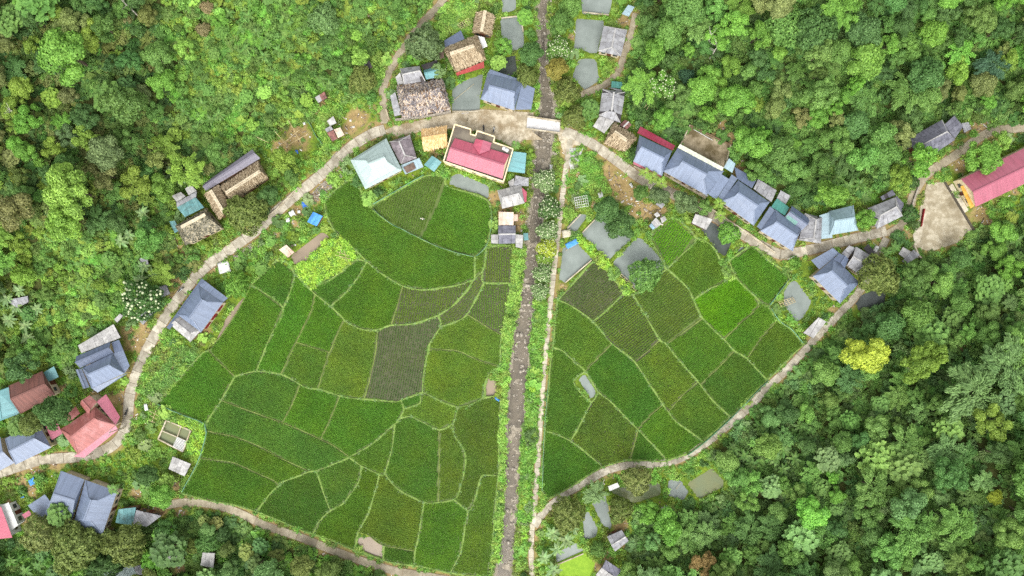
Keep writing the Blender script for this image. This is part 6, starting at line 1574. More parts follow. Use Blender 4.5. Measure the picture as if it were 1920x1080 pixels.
for q in OPEN: ok &= sd_poly(cand, q) > 0
ok &= soil_d > 0; cand = cand[ok]; keep = []
ar2 = np.array([(a, b, c * .75) for a, b, c in PLANT_XY])
for x, y in cand:
    r = rng.uniform(.8, 1.9)
    if (np.hypot(ar2[:, 0] - x, ar2[:, 1] - y) < ar2[:, 2] + r * .7).any(): continue
    ar2 = np.vstack([ar2, (x, y, r)]); keep.append((x, y, r))
SH_N = {'bush': 'rounded leafy shrub', 'leafy': 'broad leaved shrub', 'spray': 'grassy arching shrub'}
def place_of(x, y):
    px, py = x / K + 960, 540 - y / K
    if px > 1390 and py > 300: return 'near the eastern houses'
    if px > 1055: return 'among the ponds and gardens east of the stream' if py < 560 else 'beside the southern ponds and path'
    if px > 900: return 'along the stream banks'
    if py < 330: return 'around the northern houses'
    return 'in the gardens along the western road'
for key in ('bush', 'leafy', 'spray'):
    for i in range(3):                       # make sure every shape stands somewhere
        if (key, i) in SRC: continue
keep.sort(key=lambda t: -t[2])
for n, (x, y, r) in enumerate(keep[:230]):
    k = ('bush', 'leafy', 'spray')[n % 3]; c = ['bright', 'mid2', 'lime', 'mid', 'yel', 'sage', 'deep'][rng.integers(7)]
    RELABEL.append((tree(k, x, y, 2 * r, tint(c, .12), 'x', f'shrubs {place_of(x, y)}'), f'{dict(SHADE, sage="pale green")[c]} {SH_N[k]}', x, y, .5))
bl = smooth_line(W([(1012, 560), (1006, 620), (1002, 690), (996, 760), (993, 830), (986, 900), (981, 970), (985, 1030)]), 1.9)   # row along the eastern bank
for n, (x, y) in enumerate(np.vstack([bl, bl + [.3, .9]])):
    k = ('bush', 'leafy', 'bush', 'spray')[n % 4]; c = ['lime', 'neon', 'bright', 'sage', 'yel'][rng.integers(5)]; x += rng.normal(0, .5); y += rng.normal(0, .5)
    RELABEL.append((tree(k, x, y, rng.uniform(1.1, 2.0), tint(c, .12), 'x', 'shrubs along the stream banks'), f'{dict(SHADE, sage="pale green", neon="yellow")[c]} bank {SH_N[k]}', x, y, .5))
print('shrubs', len(keep))
for k, l in PROTO.items():
    for i, (me_, tr_, z_) in enumerate(l):
        if (k, i) in SRC: continue
        hit = [o for o in COL.objects if o.type == 'MESH' and o.data is me_]
        if hit: SRC[(k, i)] = hit[0]
for k in ('weed', 'tuft'):
    for i in range(3):
        if (k, i) not in SRC:
            v = W([(1098 + 12 * i, 300 + 9 * i + (25 if k == 'tuft' else 0))])[0]; o = tree(k, v[0], v[1], 2.0, tint('lime'), 'low tuft of weeds on the grass verge below the road', 'weed tufts on the verge', name='weed_tuft'); SRC[(k, i)] = o; RELABEL.append((o, 'low weed tuft', v[0], v[1], 0))
TREEK = ['broad', 'fine', 'cauli', 'dense', 'feather', 'rosette', 'open']; TREEK = [k for k in TREEK if all((k, i) in SRC for i in range(4))]
scatter('forest', [r for r in rest if r[4] in TREEK], TREEK, 'further small trees and outlying trees of the wooded slopes')
# undergrowth fills the woods
cand = rng.uniform([-165, -105], [165, 105], (75000, 2)); cand = cand[(forest_d(cand) < .3)]; cand = cand[(road_dist(cand) > 1.1) & mask_ok(cand, .5)]
dp = np.full(len(cand), 1e9)
for q in POND_W: dp = np.minimum(dp, sd_poly(cand, q))
sl = np.full(len(cand), 9.0)
for x, y, r in SOILW: sl = np.minimum(sl, np.hypot(cand[:, 0] - x, cand[:, 1] - y) - r * .6)
cand = cand[(dp > .6) & (sl > 0)][:20000]; zz = hill(cand)[0]
UND = {'nw': ['mid', 'olive', 'deep', 'mid2', 'oliv2'], 'brush': ['mid', 'bright', 'mid2', 'yel', 'mid2', 'lime'], 'w': ['mid', 'yel', 'mid2', 'olive', 'deep'], 's': ['deep', 'mid', 'bright', 'mid'], 'ne': ['deep', 'mid', 'mid2', 'mid2'], 'e': ['deep', 'mid', 'mid2', 'blue', 'mid2']}
rows = []
for (x, y), z in zip(cand, zz):
    zn = zone(x, y); cs = UND[zn]; p = vnoise(np.array([x]), np.array([y]), .16, 21)[0]; c = cs[int(np.clip((p * .5 + .5) * len(cs) + rng.normal(0, .8), 0, len(cs) - 1))]
    rows.append((x, y, z - .1, rng.uniform(.8, 1.7), ('bush', 'leafy', 'spray')[rng.integers(3)], tint(c, .15)))
scatter('undergrowth', rows, ['bush', 'leafy', 'spray'], 'undergrowth between the trees')
# weeds and grass over the open ground, banks and garden beds
PATCH = [(W(q), c) for q, c in (([(556, 500), (606, 456), (640, 446), (655, 462), (668, 482), (640, 503), (585, 540), (565, 520)], 'neon'), ([(380, 795), (386, 826), (368, 868), (352, 858), (362, 808), (318, 783)], 'neon'), ([(612, 225), (640, 195), (600, 215), (596, 245), (612, 270), (640, 280)], 'lime'), ([(262, 735), (335, 648), (372, 655), (300, 748)], 'mid2'),
   ([(1096, 340), (1122, 330), (1140, 362), (1118, 378)], 'lime'), ([(1085, 290), (1110, 288), (1135, 345), (1105, 340), (1090, 325)], 'bright'), ([(820, 10), (890, 10), (885, 60), (835, 60)], 'lime'), ([(1084, 440), (1140, 488), (1190, 545), (1180, 552), (1126, 494), (1082, 455)], 'neon'), ([(920, 465), (962, 465), (945, 620), (930, 900), (916, 1060), (930, 1065), (950, 900), (975, 600), (985, 470)], 'lime'), ([(830, 335), (850, 345), (915, 372), (918, 380), (836, 350)], 'lime'),
   ([(1000, 560), (1024, 560), (1008, 760), (998, 980), (975, 980), (985, 760)], 'bright'), ([(1340, 470), (1370, 520), (1425, 570), (1415, 575), (1360, 525)], 'lime'))]
n0 = 70000; cand = np.vstack([rng.uniform([-140, -84], [140, 84], (n0, 2))] + [rng.uniform(q.min(0), q.max(0), (int(np.prod(q.max(0) - q.min(0)) * 2.2), 2)) for q, c in PATCH]); fd = forest_d(cand); ok = (fd > -.5) & (road_dist(cand) > .2) & mask_ok(cand, .1) & (sd_line(cand, RV, RVW) > .1)
for q in POND_W + [TANK]: ok &= sd_poly(cand, q) > .75
for q in FIELD_POLYS: ok &= sd_poly(cand, q) > .25
cand = cand[ok]; sl = np.full(len(cand), 9.0)
for x, y, r in SOILW: sl = np.minimum(sl, (np.hypot(cand[:, 0] - x, cand[:, 1] - y) - r) / r)
cand = cand[(sl > -.05) | (rng.random(len(cand)) < .1)]
NOW = [W(q) for q in ([(495, 290), (542, 243), (590, 226), (602, 268), (560, 298)], [(636, 245), (655, 203), (688, 205), (690, 226), (662, 247)], [(1118, 290), (1142, 288), (1216, 365), (1190, 402), (1150, 372)])]
kp = np.ones(len(cand), bool)
for q in NOW: kp &= (sd_poly(cand, q) > 0) | (rng.random(len(cand)) < .12)
cand = cand[kp]
rows = []; pc = np.full(len(cand), -1)
for i, (q, c) in enumerate(PATCH): pc[sd_poly(cand, q) < 0] = i
zz = height(cand); nz = vnoise(cand[:, 0], cand[:, 1], .3, 31)
for (x, y), z, k, p in zip(cand, zz, pc, nz):
    c = PATCH[k][1] if k >= 0 and rng.random() < .75 else ['mid', 'mid2', 'bright', 'lime', 'yel', 'olive'][int(np.clip((p * .5 + .5) * 6 + rng.normal(0, .9), 0, 5))]
    if k < 0 and p < -.25 and rng.random() < .6: continue
    rows.append((x, y, z, rng.uniform(.7, 1.7) if k < 0 else rng.uniform(1.0, 1.8), 'weed' if rng.random() < .6 else 'tuft', tint(c, .15)))
for line, k in BUND_PTS:
    if k != 'g': continue
    m = int(len(line) * 1.3); a = line[rng.integers(len(line), size=m)] + rng.normal(0, .22, (m, 2))
    for x, y in a: rows.append((x, y, .2, rng.uniform(.3, .6), 'tuft' if rng.random() < .6 else 'weed', tint('sage' if rng.random() < .6 else 'mid2', .12)))
# leafy crust of duckweed and green bank edges is left to the materials
scatter('weeds', rows, ['weed', 'tuft'], 'weeds and grass over open ground and field banks')
print('weeds', len(rows), 'undergrowth', len(cand))
# ================================================================ small things
def rock_mesh(seed):
    r = np.random.default_rng(seed); t = (1 + 5 ** .5) / 2
    v = np.array([(-1, t, 0), (1, t, 0), (-1, -t, 0), (1, -t, 0), (0, -1, t), (0, 1, t), (0, -1, -t), (0, 1, -t), (t, 0, -1), (t, 0, 1), (-t, 0, -1), (-t, 0, 1)], float)
    v = v / np.linalg.norm(v[0]) * r.uniform(.75, 1.2, (12, 1)) * np.array([1, .8, .55])
    f = [(0, 11, 5), (0, 5, 1), (0, 1, 7), (0, 7, 10), (0, 10, 11), (1, 5, 9), (5, 11, 4), (11, 10, 2), (10, 7, 6), (7, 1, 8), (3, 9, 4), (3, 4, 2), (3, 2, 6), (3, 6, 8), (3, 8, 9), (4, 9, 5), (2, 4, 11), (6, 2, 10), (8, 6, 7), (9, 8, 1)]
    return v, np.array(f)
ROCKS = [rock_mesh(i) for i in range(6)]; RM = [np_mesh('boulder', v, f, M_stone) for v, f in ROCKS]
def joined_stones(name, pos, size, parent=None, label=None):
    V = []; F = []; n = 0
    for (x, y, z), s in zip(pos, size):
        v, f = ROCKS[rng.integers(6)]; a = rng.uniform(0, 6.28); c, s_ = math.cos(a), math.sin(a); w = v * s; V.append(np.column_stack([w[:, 0] * c - w[:, 1] * s_ + x, w[:, 0] * s_ + w[:, 1] * c + y, w[:, 2] + z])); F.append(f + n); n += 12
    o = mesh_obj(name, np_mesh(name, np.vstack(V), np.vstack(F), M_stone), parent); tag(o, label, kind='stuff'); return o
# stream bed: boulders one can pick out, the rest as cobbles
k = rng.integers(0, len(rp), 2600); off = rng.uniform(-1, 1, 2600); wv_ = np.interp(np.arange(len(rp)), np.linspace(0, len(rp) - 1, len(RVW)), RVW)
pos = rp[k] + rn[k] * (off * (wv_[k] * .5 + .7))[:, None] + rng.normal(0, .3, (2600, 2)); ok = (np.abs(pos[:, 1]) < 82) & ((vnoise(pos[:, 0], pos[:, 1], .3, 41) > -.35) | (np.abs(off) > .75)); pos = pos[ok]
z = height(pos); joined_stones('river_cobbles', np.column_stack([pos, np.maximum(z, -1.12) + .03]), rng.gamma(2.2, .07, len(pos)) + .06, label='pale cobbles in and along the stream')
k = rng.integers(0, len(rp), 110); pos = rp[k] + rn[k] * (rng.uniform(-1, 1, 110) * (wv_[k] * .5))[:, None]; pos = pos[np.abs(pos[:, 1]) < 74][:70]
for x, y in pos:
    part = 'above the bridge' if y > 45 else ('beside the blossoming trees' if y > 0 else 'in the lower straight of the stream')
    o = mesh_obj('boulder', RM[rng.integers(6)]); s = rng.uniform(.35, .75); o.scale = (s, s, s); o.location = (x, y, max(hz(x, y), -1.12) + .06); o.rotation_euler = (0, 0, rng.uniform(0, 6.28)); tag(o, 'x', 'boulder', f'stream boulders {part}'); RELABEL.append((o, 'pale boulder in the stream', x, y, -1))
# rubble embankments beside the western road
for poly, lab in (([(578, 368), (608, 340), (640, 312), (650, 322), (625, 352), (592, 380)], 'cobbled embankment beside the crescent field'), ([(432, 485), (462, 462), (488, 445), (492, 456), (462, 482), (440, 496)], 'cobbled embankment beside the road below the mossy house')):
    w = W(poly); q = rng.uniform(w.min(0), w.max(0), (1500, 2)); q = q[sd_poly(q, w) < 0][:650]; joined_stones('rubble_stones', np.column_stack([q, np.full(len(q), .06)]), rng.uniform(.1, .26, len(q)), label=lab)
def poles(name, lab, cat, segs, z, r=.06, org=None, mat=M_bamboo):
    o_ = P(*segs[0][:2], 0); g = empty(name, o_); tag(g, lab, cat)
    for s in segs:
        a, b = P(s[0], s[1], z + random.uniform(0, .08)) - o_, P(s[2], s[3], z + random.uniform(0, .08)) - o_; tube('pole', a, b, r, r * .8, mat, g, n=6)
        for e in (a, b): tube('stake', (e.x, e.y, -.9 if z < 1 else -.2), (e.x, e.y, e.z + .1), r * .8, r * .8, mat, g, n=5)
    return g
def lattice(q, nu, nv):
    A, B, C, D = [np.array(p, float) for p in q]; out = []
    for i in range(nu + 1): t = i / nu; a = A + (D - A) * t; b = B + (C - B) * t; out.append((*a, *b))
    for i in range(nv + 1): t = i / nv; a = A + (B - A) * t; b = D + (C - D) * t; out.append((*a, *b))
    return out
poles('bamboo_rack', 'bamboo lattice rack along the edge of the wide grey pond', 'rack', lattice([(1150, 500), (1194, 540), (1190, 548), (1148, 508)], 2, 6), .25)
poles('bamboo_rack', 'square bamboo frame floating on the pale pond below the blue house', 'rack', lattice([(1460, 566), (1486, 558), (1492, 566), (1466, 576)], 3, 5), .3)
poles('bamboo_trellis', 'tall bamboo pole frame over the hill garden', 'trellis', [(541, 226, 565, 269), (515, 246, 542, 276), (540, 272, 577, 251), (534, 266, 561, 244), (524, 272, 540, 262), (482, 257, 500, 266)], 2.0, .07)
poles('bamboo_trellis', 'small bamboo trellis beside the thatched hut garden', 'trellis', lattice([(858, 46), (878, 34), (884, 44), (864, 54)], 3, 5), 1.6, .04)
poles('bamboo_trellis', 'white pole trellis in the garden beside the riverside path', 'trellis', lattice([(1077, 371), (1100, 366), (1104, 386), (1080, 390)], 4, 6), 1.5, .05, mat=M_white)
poles('bamboo_trellis', 'bamboo cross trellis in the garden above the tank pond', 'trellis', [(279, 770, 297, 780), (292, 770, 285, 792), (278, 788, 290, 792), (281, 779, 294, 786)], 1.2, .06)
poles('bamboo_trellis', 'tangle of dry poles on the vegetable patch', 'trellis', [(632, 472, 655, 480), (628, 478, 658, 486), (640, 462, 636, 480), (645, 470, 650, 488), (636, 480, 652, 490)], .9, .05)
poles('bamboo_trellis', 'leaning poles in the dirt garden behind the crimson roof', 'trellis', [(1208, 202, 1214, 194), (1212, 206, 1218, 196), (1205, 208, 1214, 218)], 1.2, .06)
for px, lab in (((1061, 470, 1082, 457), 'bamboo pole across the head of the tarpaulin pond'), ((1268, 917, 1276, 906), 'stick leaning out of the small pond'), ((851, 188, 888, 158), 'thin line strung over the dark grey pond')):
    poles('bamboo_pole', lab, 'pole', [px], .1, .05)
# fish tank with rims and slats
g = empty('tank_pond', P(328, 816, 0)); o_ = P(328, 816, 0); tag(g, 'concrete tank pond divided by rims with a slatted corner', 'tank')
c4 = [P(x, y, .25) - o_ for x, y in ((312, 788), (358, 807), (343, 847), (297, 823))]
for i in range(4): bar('rim', c4[i], c4[(i + 1) % 4], .3, .5, M_conc, g)
mid = lambda a, b, t: a + (b - a) * t
bar('rim', mid(c4[0], c4[3], .55), mid(c4[1], c4[2], .5), .2, .4, M_conc, g); bar('rim', mid(c4[0], c4[1], .6), mid(mid(c4[0], c4[3], .55), mid(c4[1], c4[2], .5), .62), .2, .4, M_conc, g)
mesh_obj('water', py_mesh('water', [p + Vector((0, 0, -.4)) for p in c4][::-1], [(0, 1, 2, 3)], M_pondg), g)
a0, a1, b0, b1 = mid(mid(c4[0], c4[3], .55), mid(c4[1], c4[2], .5), .62), mid(c4[1], c4[2], .52), mid(c4[3], c4[2], .6), c4[2]
for i in range(9): t = i / 8.5; bar('slat', mid(a0, b0, t) + Vector((0, 0, .22)), mid(a1, b1, t) + Vector((0, 0, .22)), .2, .08, M_white, g)
# pond kerbs
def kerb(pts, lab, w=.28):
    o_ = P(*pts[0], 0); g = empty('pond_kerb', o_); tag(g, lab, 'kerb')
    for a, b in zip(pts[:-1], pts[1:]): bar('kerb_stone', P(*a, .1) - o_, P(*b, .1) - o_, w, .3, M_conc, g)
kerb([(1092, 436), (1128, 399)], 'pale kerb on the upper edge of the square pond overhung by trees'); kerb([(1060, 530), (1109, 488)], 'pale kerb below the tarpaulin pond'); kerb([(1094, 23), (1141, 28)], 'pale kerb below the uppermost pond'); kerb([(940, 34), (976, 30), (981, 60)], 'pale kerb round the fish pond by the thatched hut'); kerb([(848, 209), (897, 209)], 'kerb between the dark grey pond and the square'); kerb([(1046, 1058), (1094, 1038)], 'pale kerb dividing pond and duckweed'); kerb([(1064, 428), (1089, 402)], 'kerb of the small slanting pond')
# sheets of tarpaulin with folds
def tarp(px, py, w, l, ang, mat, lab, z=.4, name='tarpaulin'):
    n = 7; V = []; F = []
    for i in range(n):
        for j in range(n):
            u, v = i / (n - 1) - .5, j / (n - 1) - .5; V.append((u * w + random.gauss(0, .04), v * l + random.gauss(0, .04), z * (1 - 2.2 * max(abs(u), abs(v)) ** 2) + .08 * math.sin(9 * u + 3) + random.gauss(0, .03)))
    for i in range(n - 1):
        for j in range(n - 1): k_ = i * n + j; F.append((k_, k_ + n, k_ + n + 1, k_ + 1))
    o = mesh_obj(name, np_mesh(name, V, F, mat)); p = ground_at(px, py); o.location = p + Vector((0, 0, .22)); o.rotation_euler = (0, 0, R(ang)); sm = o.modifiers.new('thick', 'SOLIDIFY'); sm.thickness = .02
    return tag(o, lab, 'tarpaulin', 'ground sheets')
tarp(1072, 457, 1.5, 3.3, -62, M_tarp, 'bright blue tarpaulin raft at the head of the pond'); tarp(573, 383, 1.9, 2.0, 20, M_tarpd, 'deep blue crumpled tarpaulin beside the road embankment'); tarp(421, 501, 3.1, 2.9, 15, M_white, 'white sheet spread on the roadside above the shuttered house', .6)
tarp(62, 902, 1.9, 1.8, 30, M_tarp, 'blue tarpaulin heap below the western road'); tarp(548, 400, 1.5, 1.4, 30, M_white, 'small white sheet beside the road garden'); tarp(561, 397, .8, .8, 0, M_white, 'tiny white sheet next to the small one'); tarp(540, 413, 1.1, 1.2, 0, M_white, 'crumpled white sheet beside the leafy garden bed')
tarp(557, 285, .8, .9, 0, M_tarpd, 'blue bag in the hill garden shrubs'); tarp(571, 232, .7, .8, 0, M_white, 'white bag hanging in the hill garden'); tarp(1125, 366, 1.4, 1.5, 20, M_white, 'white board roof of the hen coop beside the bright bed'); tarp(1062, 438, 2.4, 2.0, 10, M_path, 'pale concrete cap beside the riverside path')
tarp(1033, 315, .8, 1.6, 0, M_white, 'white sack beside the northernmost blossoming tree'); tarp(1183, 348, .6, 1.2, 30, M_white, 'white barrel sheet on the bare earth garden'); tarp(932, 748, .5, 1.5, 50, M_tarp, 'blue strip beside the muddy river pool'); tarp(275, 763, 1.0, 1.8, 10, M_white, 'white and violet rags in the roadside garden')
tarp(115, 905, 1.2, 1.0, 20, M_white, 'white panel beside the twin roofed blue house'); tarp(44, 932, 1.1, .5, 30, M_tarp, 'blue plank shaped plastic beside the pink awning'); tarp(42, 922, .8, .8, 0, M_sheett, 'teal bucket lid below the western road')
# scarecrow, poles, lamp
g = empty('scarecrow', P(793, 411, 0)); tag(g, 'small pale scarecrow in the fan shaped rice field', 'scarecrow')
tube('post', (0, 0, 0), (0, 0, 1.7), .04, .04, M_wood, g); bar('arm', (-.6, .1, 1.3), (.6, -.1, 1.3), .12, .1, M_white, g); bar('coat', (0, 0, .6), (0, 0, 1.45), .5, .2, M_white, g); tube('head', (0, 0, 1.5), (0, 0, 1.8), .15, .12, M_bamboo, g)
def lamp_post(px, py, hgt, ang, lab):
    b = ground_at(px, py); g = empty('utility_pole', b); tag(g, lab, 'pole', 'utility poles'); tube('shaft', (0, 0, -.3), (0, 0, hgt), .16, .1, M_conc, g, n=8); d = Vector((math.cos(ang), math.sin(ang), 0))
    bar('cross_arm', d * -.9 + Vector((0, 0, hgt - .4)), d * .9 + Vector((0, 0, hgt - .4)), .1, .1, M_steel, g)
    for k_ in (-.8, 0, .8): tube('insulator', d * k_ + Vector((0, 0, hgt - .35)), d * k_ + Vector((0, 0, hgt - .1)), .06, .04, M_white, g)
lamp_post(876, 226, 8, .1, 'concrete utility pole on the edge of the square'); lamp_post(236, 800, 7.5, 1.2, 'concrete utility pole beside the red tiered house'); lamp_post(1462, 486, 7.5, .5, 'concrete utility pole at the road bend above the square field'); lamp_post(640, 300, 7.5, .8, 'concrete utility pole beside the pale teal roof')
# scooters
def scooter(px, py, ang, m, lab):
    b = ground_at(px, py); g = empty('scooter', b + Vector((0, 0, .09))); g.rotation_euler = (0, 0, R(ang)); tag(g, lab, 'scooter', 'parked scooters')
    for x in (-.62, .62):
        w = tube('wheel', (x, -.06, .28), (x, .06, .28), .28, .28, M_rubber, g, n=14); tube('rim', (x, -.065, .28), (x, .065, .28), .17, .17, M_steel, w, n=10)
    v = [(-.75, -.16, .55), (-.75, .16, .55), (-.1, .2, .5), (-.1, -.2, .5), (-.7, -.13, .8), (-.7, .13, .8), (-.05, .15, .72), (-.05, -.15, .72), (.42, -.2, .35), (.42, .2, .35), (.5, -.16, .95), (.5, .16, .95), (.6, -.1, .6), (.6, .1, .6)]
    mesh_obj('body', py_mesh('body', v, [(0, 1, 5, 4), (4, 5, 6, 7), (0, 4, 7, 3), (1, 2, 6, 5), (3, 7, 6, 2), (0, 3, 2, 1), (3, 2, 9, 8), (8, 9, 11, 10), (10, 11, 13, 12), (8, 10, 12), (9, 13, 11), (8, 12, 13, 9)], m), g)
    bar('seat', (-.7, 0, .84), (0, 0, .8), .28, .1, M_rubber, g); tube('handlebar', (.45, -.33, 1.02), (.45, .33, 1.02), .025, .025, M_steel, g); tube('fork', (.48, 0, .95), (.62, 0, .3), .04, .04, M_steel, g); tube('headlight', (.52, 0, .88), (.6, 0, .86), .09, .07, M_glass, g); bar('rear_rack', (-.75, 0, .86), (-.95, 0, .86), .22, .04, M_steel, g)
scooter(907, 241, 95, M_dark, 'dark scooter parked on the square beside the terrace wall'); scooter(926, 244, 80, M_white, 'white scooter parked on the square beside the terrace wall'); scooter(239, 772, 75, M_dark, 'scooter parked on the road at the red tiered house'); scooter(341, 543, 40, M_white, 'pale scooter parked on the road beside the red earth')
# net fences along the field edges
def net(line, lab, hgt=.9):
    l = smooth_line(W(line), 2.0); o_ = Vector((l[0][0], l[0][1], 0)); g = empty('net_fence', o_); tag(g, lab, 'fence', 'low net fences'); V = []; F = []
    for i, p in enumerate(l):
        V += [(p[0] - o_.x, p[1] - o_.y, 0), (p[0] - o_.x + random.gauss(0, .05), p[1] - o_.y + random.gauss(0, .05), hgt * random.uniform(.85, 1.05))]
        if i: F.append((2 * i - 2, 2 * i, 2 * i + 1, 2 * i - 1))
        if i % 2 == 0: tube('stake', (p[0] - o_.x, p[1] - o_.y, -.2), (p[0] - o_.x, p[1] - o_.y, hgt + .15), .03, .03, M_bamboo, g, n=5)
    n_ = mesh_obj('netting', np_mesh('netting', V, F, M_net), g); sm = n_.modifiers.new('thick', 'SOLIDIFY'); sm.thickness = .06
net([(297, 757), (340, 776), (386, 795), (384, 830), (370, 870), (342, 922)], 'green net fence round the kite shaped field and tank garden'); net([(700, 392), (727, 416), (770, 438), (810, 458), (855, 474), (890, 482)], 'green net fence between crescent and fan shaped fields'); net([(700, 384), (740, 360), (795, 329)], 'green net fence below the pale teal roofed house')
net([(578, 224), (585, 240), (595, 258), (604, 270)], 'teal net fence beside the hill garden track'); net([(1438, 714), (1400, 752), (1369, 784), (1318, 830), (1288, 852)], 'teal net fence along the eastern concrete path'); net([(1028, 712), (1021, 800), (1018, 862), (1016, 920)], 'pale net fence beside the riverside path'); net([(1442, 572), (1478, 524)], 'pale net fence beside the pale pond'); net([(1444, 578), (1460, 602), (1482, 617), (1504, 643)], 'net fence above the easternmost field'); net([(922, 392), (921, 428), (912, 462), (892, 481)], 'net fence at the eastern end of the fan shaped field')
# retaining walls
def wall(line, hgt, lab, w=.35, mat=M_conc):
    o_ = P(*line[0], 0); g = empty('low_wall', o_); tag(g, lab, 'wall')
    for a, b in zip(line[:-1], line[1:]):
        p, q = ground_at(*a), ground_at(*b); u = Vector((0, 0, hgt / 2 - .1)); bar('wall_section', p + u - o_, q + u - o_, w, hgt + .4, mat, g)
wall([(742, 226), (790, 221), (846, 211)], .9, 'low stone wall between the tumbledown house and the square', .5, M_stone); wall([(1330, 390), (1372, 418), (1405, 440), (1452, 474)], .5, 'roadside wall before the eastern blue houses'); wall([(1712, 462), (1720, 480), (1740, 496)], .8, 'grey retaining wall below the yard corner'); wall([(724, 205), (730, 225)], .6, 'short wall at the hill lane corner', .4); wall([(470, 432), (520, 392), (560, 352)], .5, 'concrete edge along the western road by the ditch', .3)
wall([(1730, 392), (1727, 408), (1724, 425)], .9, 'dark red gate wall at the yard entrance', .25, M_shut); wall([(1188, 312), (1240, 338)], .7, 'grey roadside wall before the crimson edged blue house'); wall([(1722, 345), (1712, 372), (1704, 398)], .6, 'pale wall between the lane and the yard', .3, M_stone)
# scraps, planks and litter on the trodden earth round the houses
V = []; cand = []
for x, y, r in SOILW: cand.append(np.column_stack([rng.normal(x, r * .6, int(r * 7)), rng.normal(y, r * .6, int(r * 7))]))
for q_ in ROOF_QUADS: c_ = q_.mean(0); s_ = np.abs(q_ - c_).max(); cand.append(rng.normal(c_, s_ * .9, (14, 2)))
cand = np.vstack(cand); ok = mask_ok(cand, .2) & (road_dist(cand) > .1) & (np.abs(cand[:, 0]) < 138) & (np.abs(cand[:, 1]) < 80) & (sd_line(cand, RV, RVW) > .6)
for q_ in POND_W + FIELD_POLYS: ok &= sd_poly(cand, q_) > .5
cand = cand[ok]; m = len(cand); L = rng.gamma(1.6, .22, m) + .1; Wd = np.minimum(L, rng.gamma(1.6, .09, m) + .08); a = rng.uniform(0, 6.28, m); z = height(cand) + .12
d_ = np.column_stack([np.cos(a), np.sin(a), rng.normal(0, .08, m)]); s_ = np.column_stack([-np.sin(a), np.cos(a), rng.normal(0, .08, m)]); c_ = np.column_stack([cand, z])
top = [c_ + (d_ * L[:, None] * i + s_ * Wd[:, None] * j) / 1 for i, j in ((-.5, -.5), (.5, -.5), (.5, .5), (-.5, .5))]
V = np.concatenate([np.stack(top, 1), np.stack([t - [0, 0, .09] for t in top], 1)], 1).reshape(-1, 3); b0 = np.arange(m)[:, None, None] * 8
F = (b0 + np.array([[0, 1, 2, 3], [0, 4, 5, 1], [1, 5, 6, 2], [2, 6, 7, 3], [3, 7, 4, 0]])[None]).reshape(-1, 4)
me = np_mesh('debris', V, F, strawmat('scrap', srgb(96, 80, 64), srgb(150, 134, 112), srgb(226, 222, 214))); face_attr(me, 'leafvar', np.repeat(rng.random(m), 5))
tag(mesh_obj('debris', me), 'planks and scraps lying about the houses', kind='stuff')
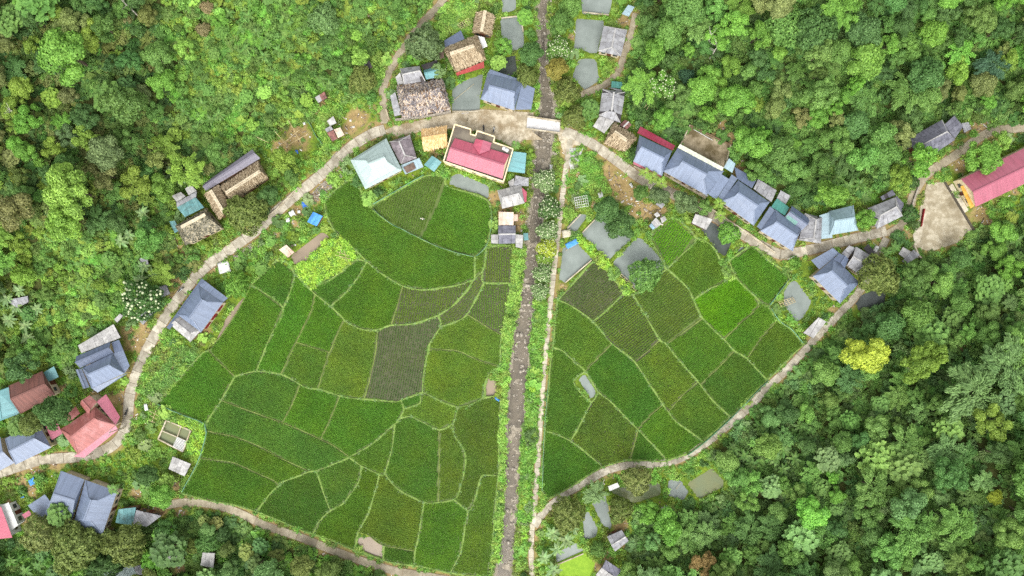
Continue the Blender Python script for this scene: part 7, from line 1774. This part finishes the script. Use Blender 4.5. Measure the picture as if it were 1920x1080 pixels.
# ================================================================ each plant named after its nearest landmark
MARKS = [(97, 350, 'the big lime green tree'), (97, 88, 'the bright lumpy tree'), (1633, 665, 'the mustard yellow tree'), (1755, 683, 'the wide yellow green tree'), (456, 402, 'the round olive tree'), (528, 300, 'the tree above the road garden'), (1545, 42, 'the dark domed tree'), (1246, 158, 'the blossom speckled tree'), (257, 563, 'the white dotted bush'),
 (792, 74, 'the grey green lane tree'), (868, 102, 'the big thatched house'), (950, 170, 'the blue stilt house'), (792, 186, 'the tumbledown house'), (705, 307, 'the pale teal roof'), (895, 290, 'the red concrete house'), (950, 430, 'the riverside shed'), (1150, 78, 'the pond side house'), (1146, 200, 'the grey gabled house'), (1225, 285, 'the crimson edged roof'), (1325, 270, 'the concrete terrace'), (1395, 380, 'the middle blue house'), (1465, 425, 'the road bend house'), (1578, 412, 'the pale blue roof'), (1568, 515, 'the blue cross gabled house'), (1750, 262, 'the dark grey roof'), (1880, 315, 'the school roof'), (1770, 400, 'the school yard'),
 (430, 350, 'the long thatched house'), (370, 420, 'the mossy house'), (370, 580, 'the shuttered blue house'), (190, 688, 'the many tiered blue house'), (55, 735, 'the rusty roof'), (168, 797, 'the red tiered house'), (150, 940, 'the twin roofed house'), (328, 816, 'the tank pond'), (600, 480, 'the vegetable patch'), (600, 25, 'the bluish round tree'), (601, 183, 'the lone rusty shack'), (626, 245, 'the cream patched shack'), (1137, 443, 'the square pond'), (1200, 500, 'the pond with racks'), (1348, 445, 'the dark pond'), (1632, 562, 'the black pond'), (1322, 908, 'the greenish pond'), (1158, 1014, 'the grey two sloped hut'), (1010, 985, 'the path junction'), (1020, 236, 'the bridge'), (1022, 336, 'the northernmost blossoming tree'), (1018, 512, 'the lower blossoming bushes'), (920, 727, 'the muddy river pool'), (693, 1028, 'the bare muddy pool'),
 (1868, 118, 'the dark teal tree'), (1877, 938, 'the little yellow ball tree'), (1322, 1062, 'the orange tinged tree'), (1885, 800, 'the yellow tree on the edge'), (250, 20, 'the bare leaning trunk'), (1336, 95, 'the forked pale trunk'), (375, 50, 'the brown withered bush'), (5, 195, 'the yellow edge tree'), (1475, 775, 'the dark slope tree'), (960, 900, 'the straight of the stream'), (390, 1050, 'the square pale hut'), (235, 1078, 'the teal roofed hut'), (33, 565, 'the banana hut'), (1600, 1080, 'the middle of the lower edge'), (1900, 1060, 'the lower eastern corner'), (1700, 860, 'the heart of the eastern wood'), (1480, 930, 'the lower eastern wood'), (1700, 20, 'the upper eastern edge'), (230, 250, 'the heart of the western wood')]
MK = np.array([(a, b) for a, b, c in MARKS], float); WAYS = ['east', 'south east', 'south', 'south west', 'west', 'north west', 'north', 'north east']; ORD = ['', 'second ', 'third ', 'fourth ', 'fifth ', 'sixth ', 'seventh ', 'eighth ', 'ninth ', 'tenth ']
fam = {}
for o, look, x, y, z in RELABEL:
    k_ = H / (H - z) / K; p = np.array([x * k_ + 960, 540 - y * k_]); dv = p - MK; ds = np.hypot(*dv.T); i = int(ds.argmin()); w = WAYS[int(round(math.atan2(dv[i, 1], dv[i, 0]) / (math.pi / 4))) % 8]
    fam.setdefault((look, w, MARKS[i][2]), []).append((ds[i], o))
for (look, w, m_), l in fam.items():
    for n_, (_, o) in enumerate(sorted(l, key=lambda t: t[0])): o['label'] = f'{ORD[min(n_, 9)]}{look} {w} of {m_}'
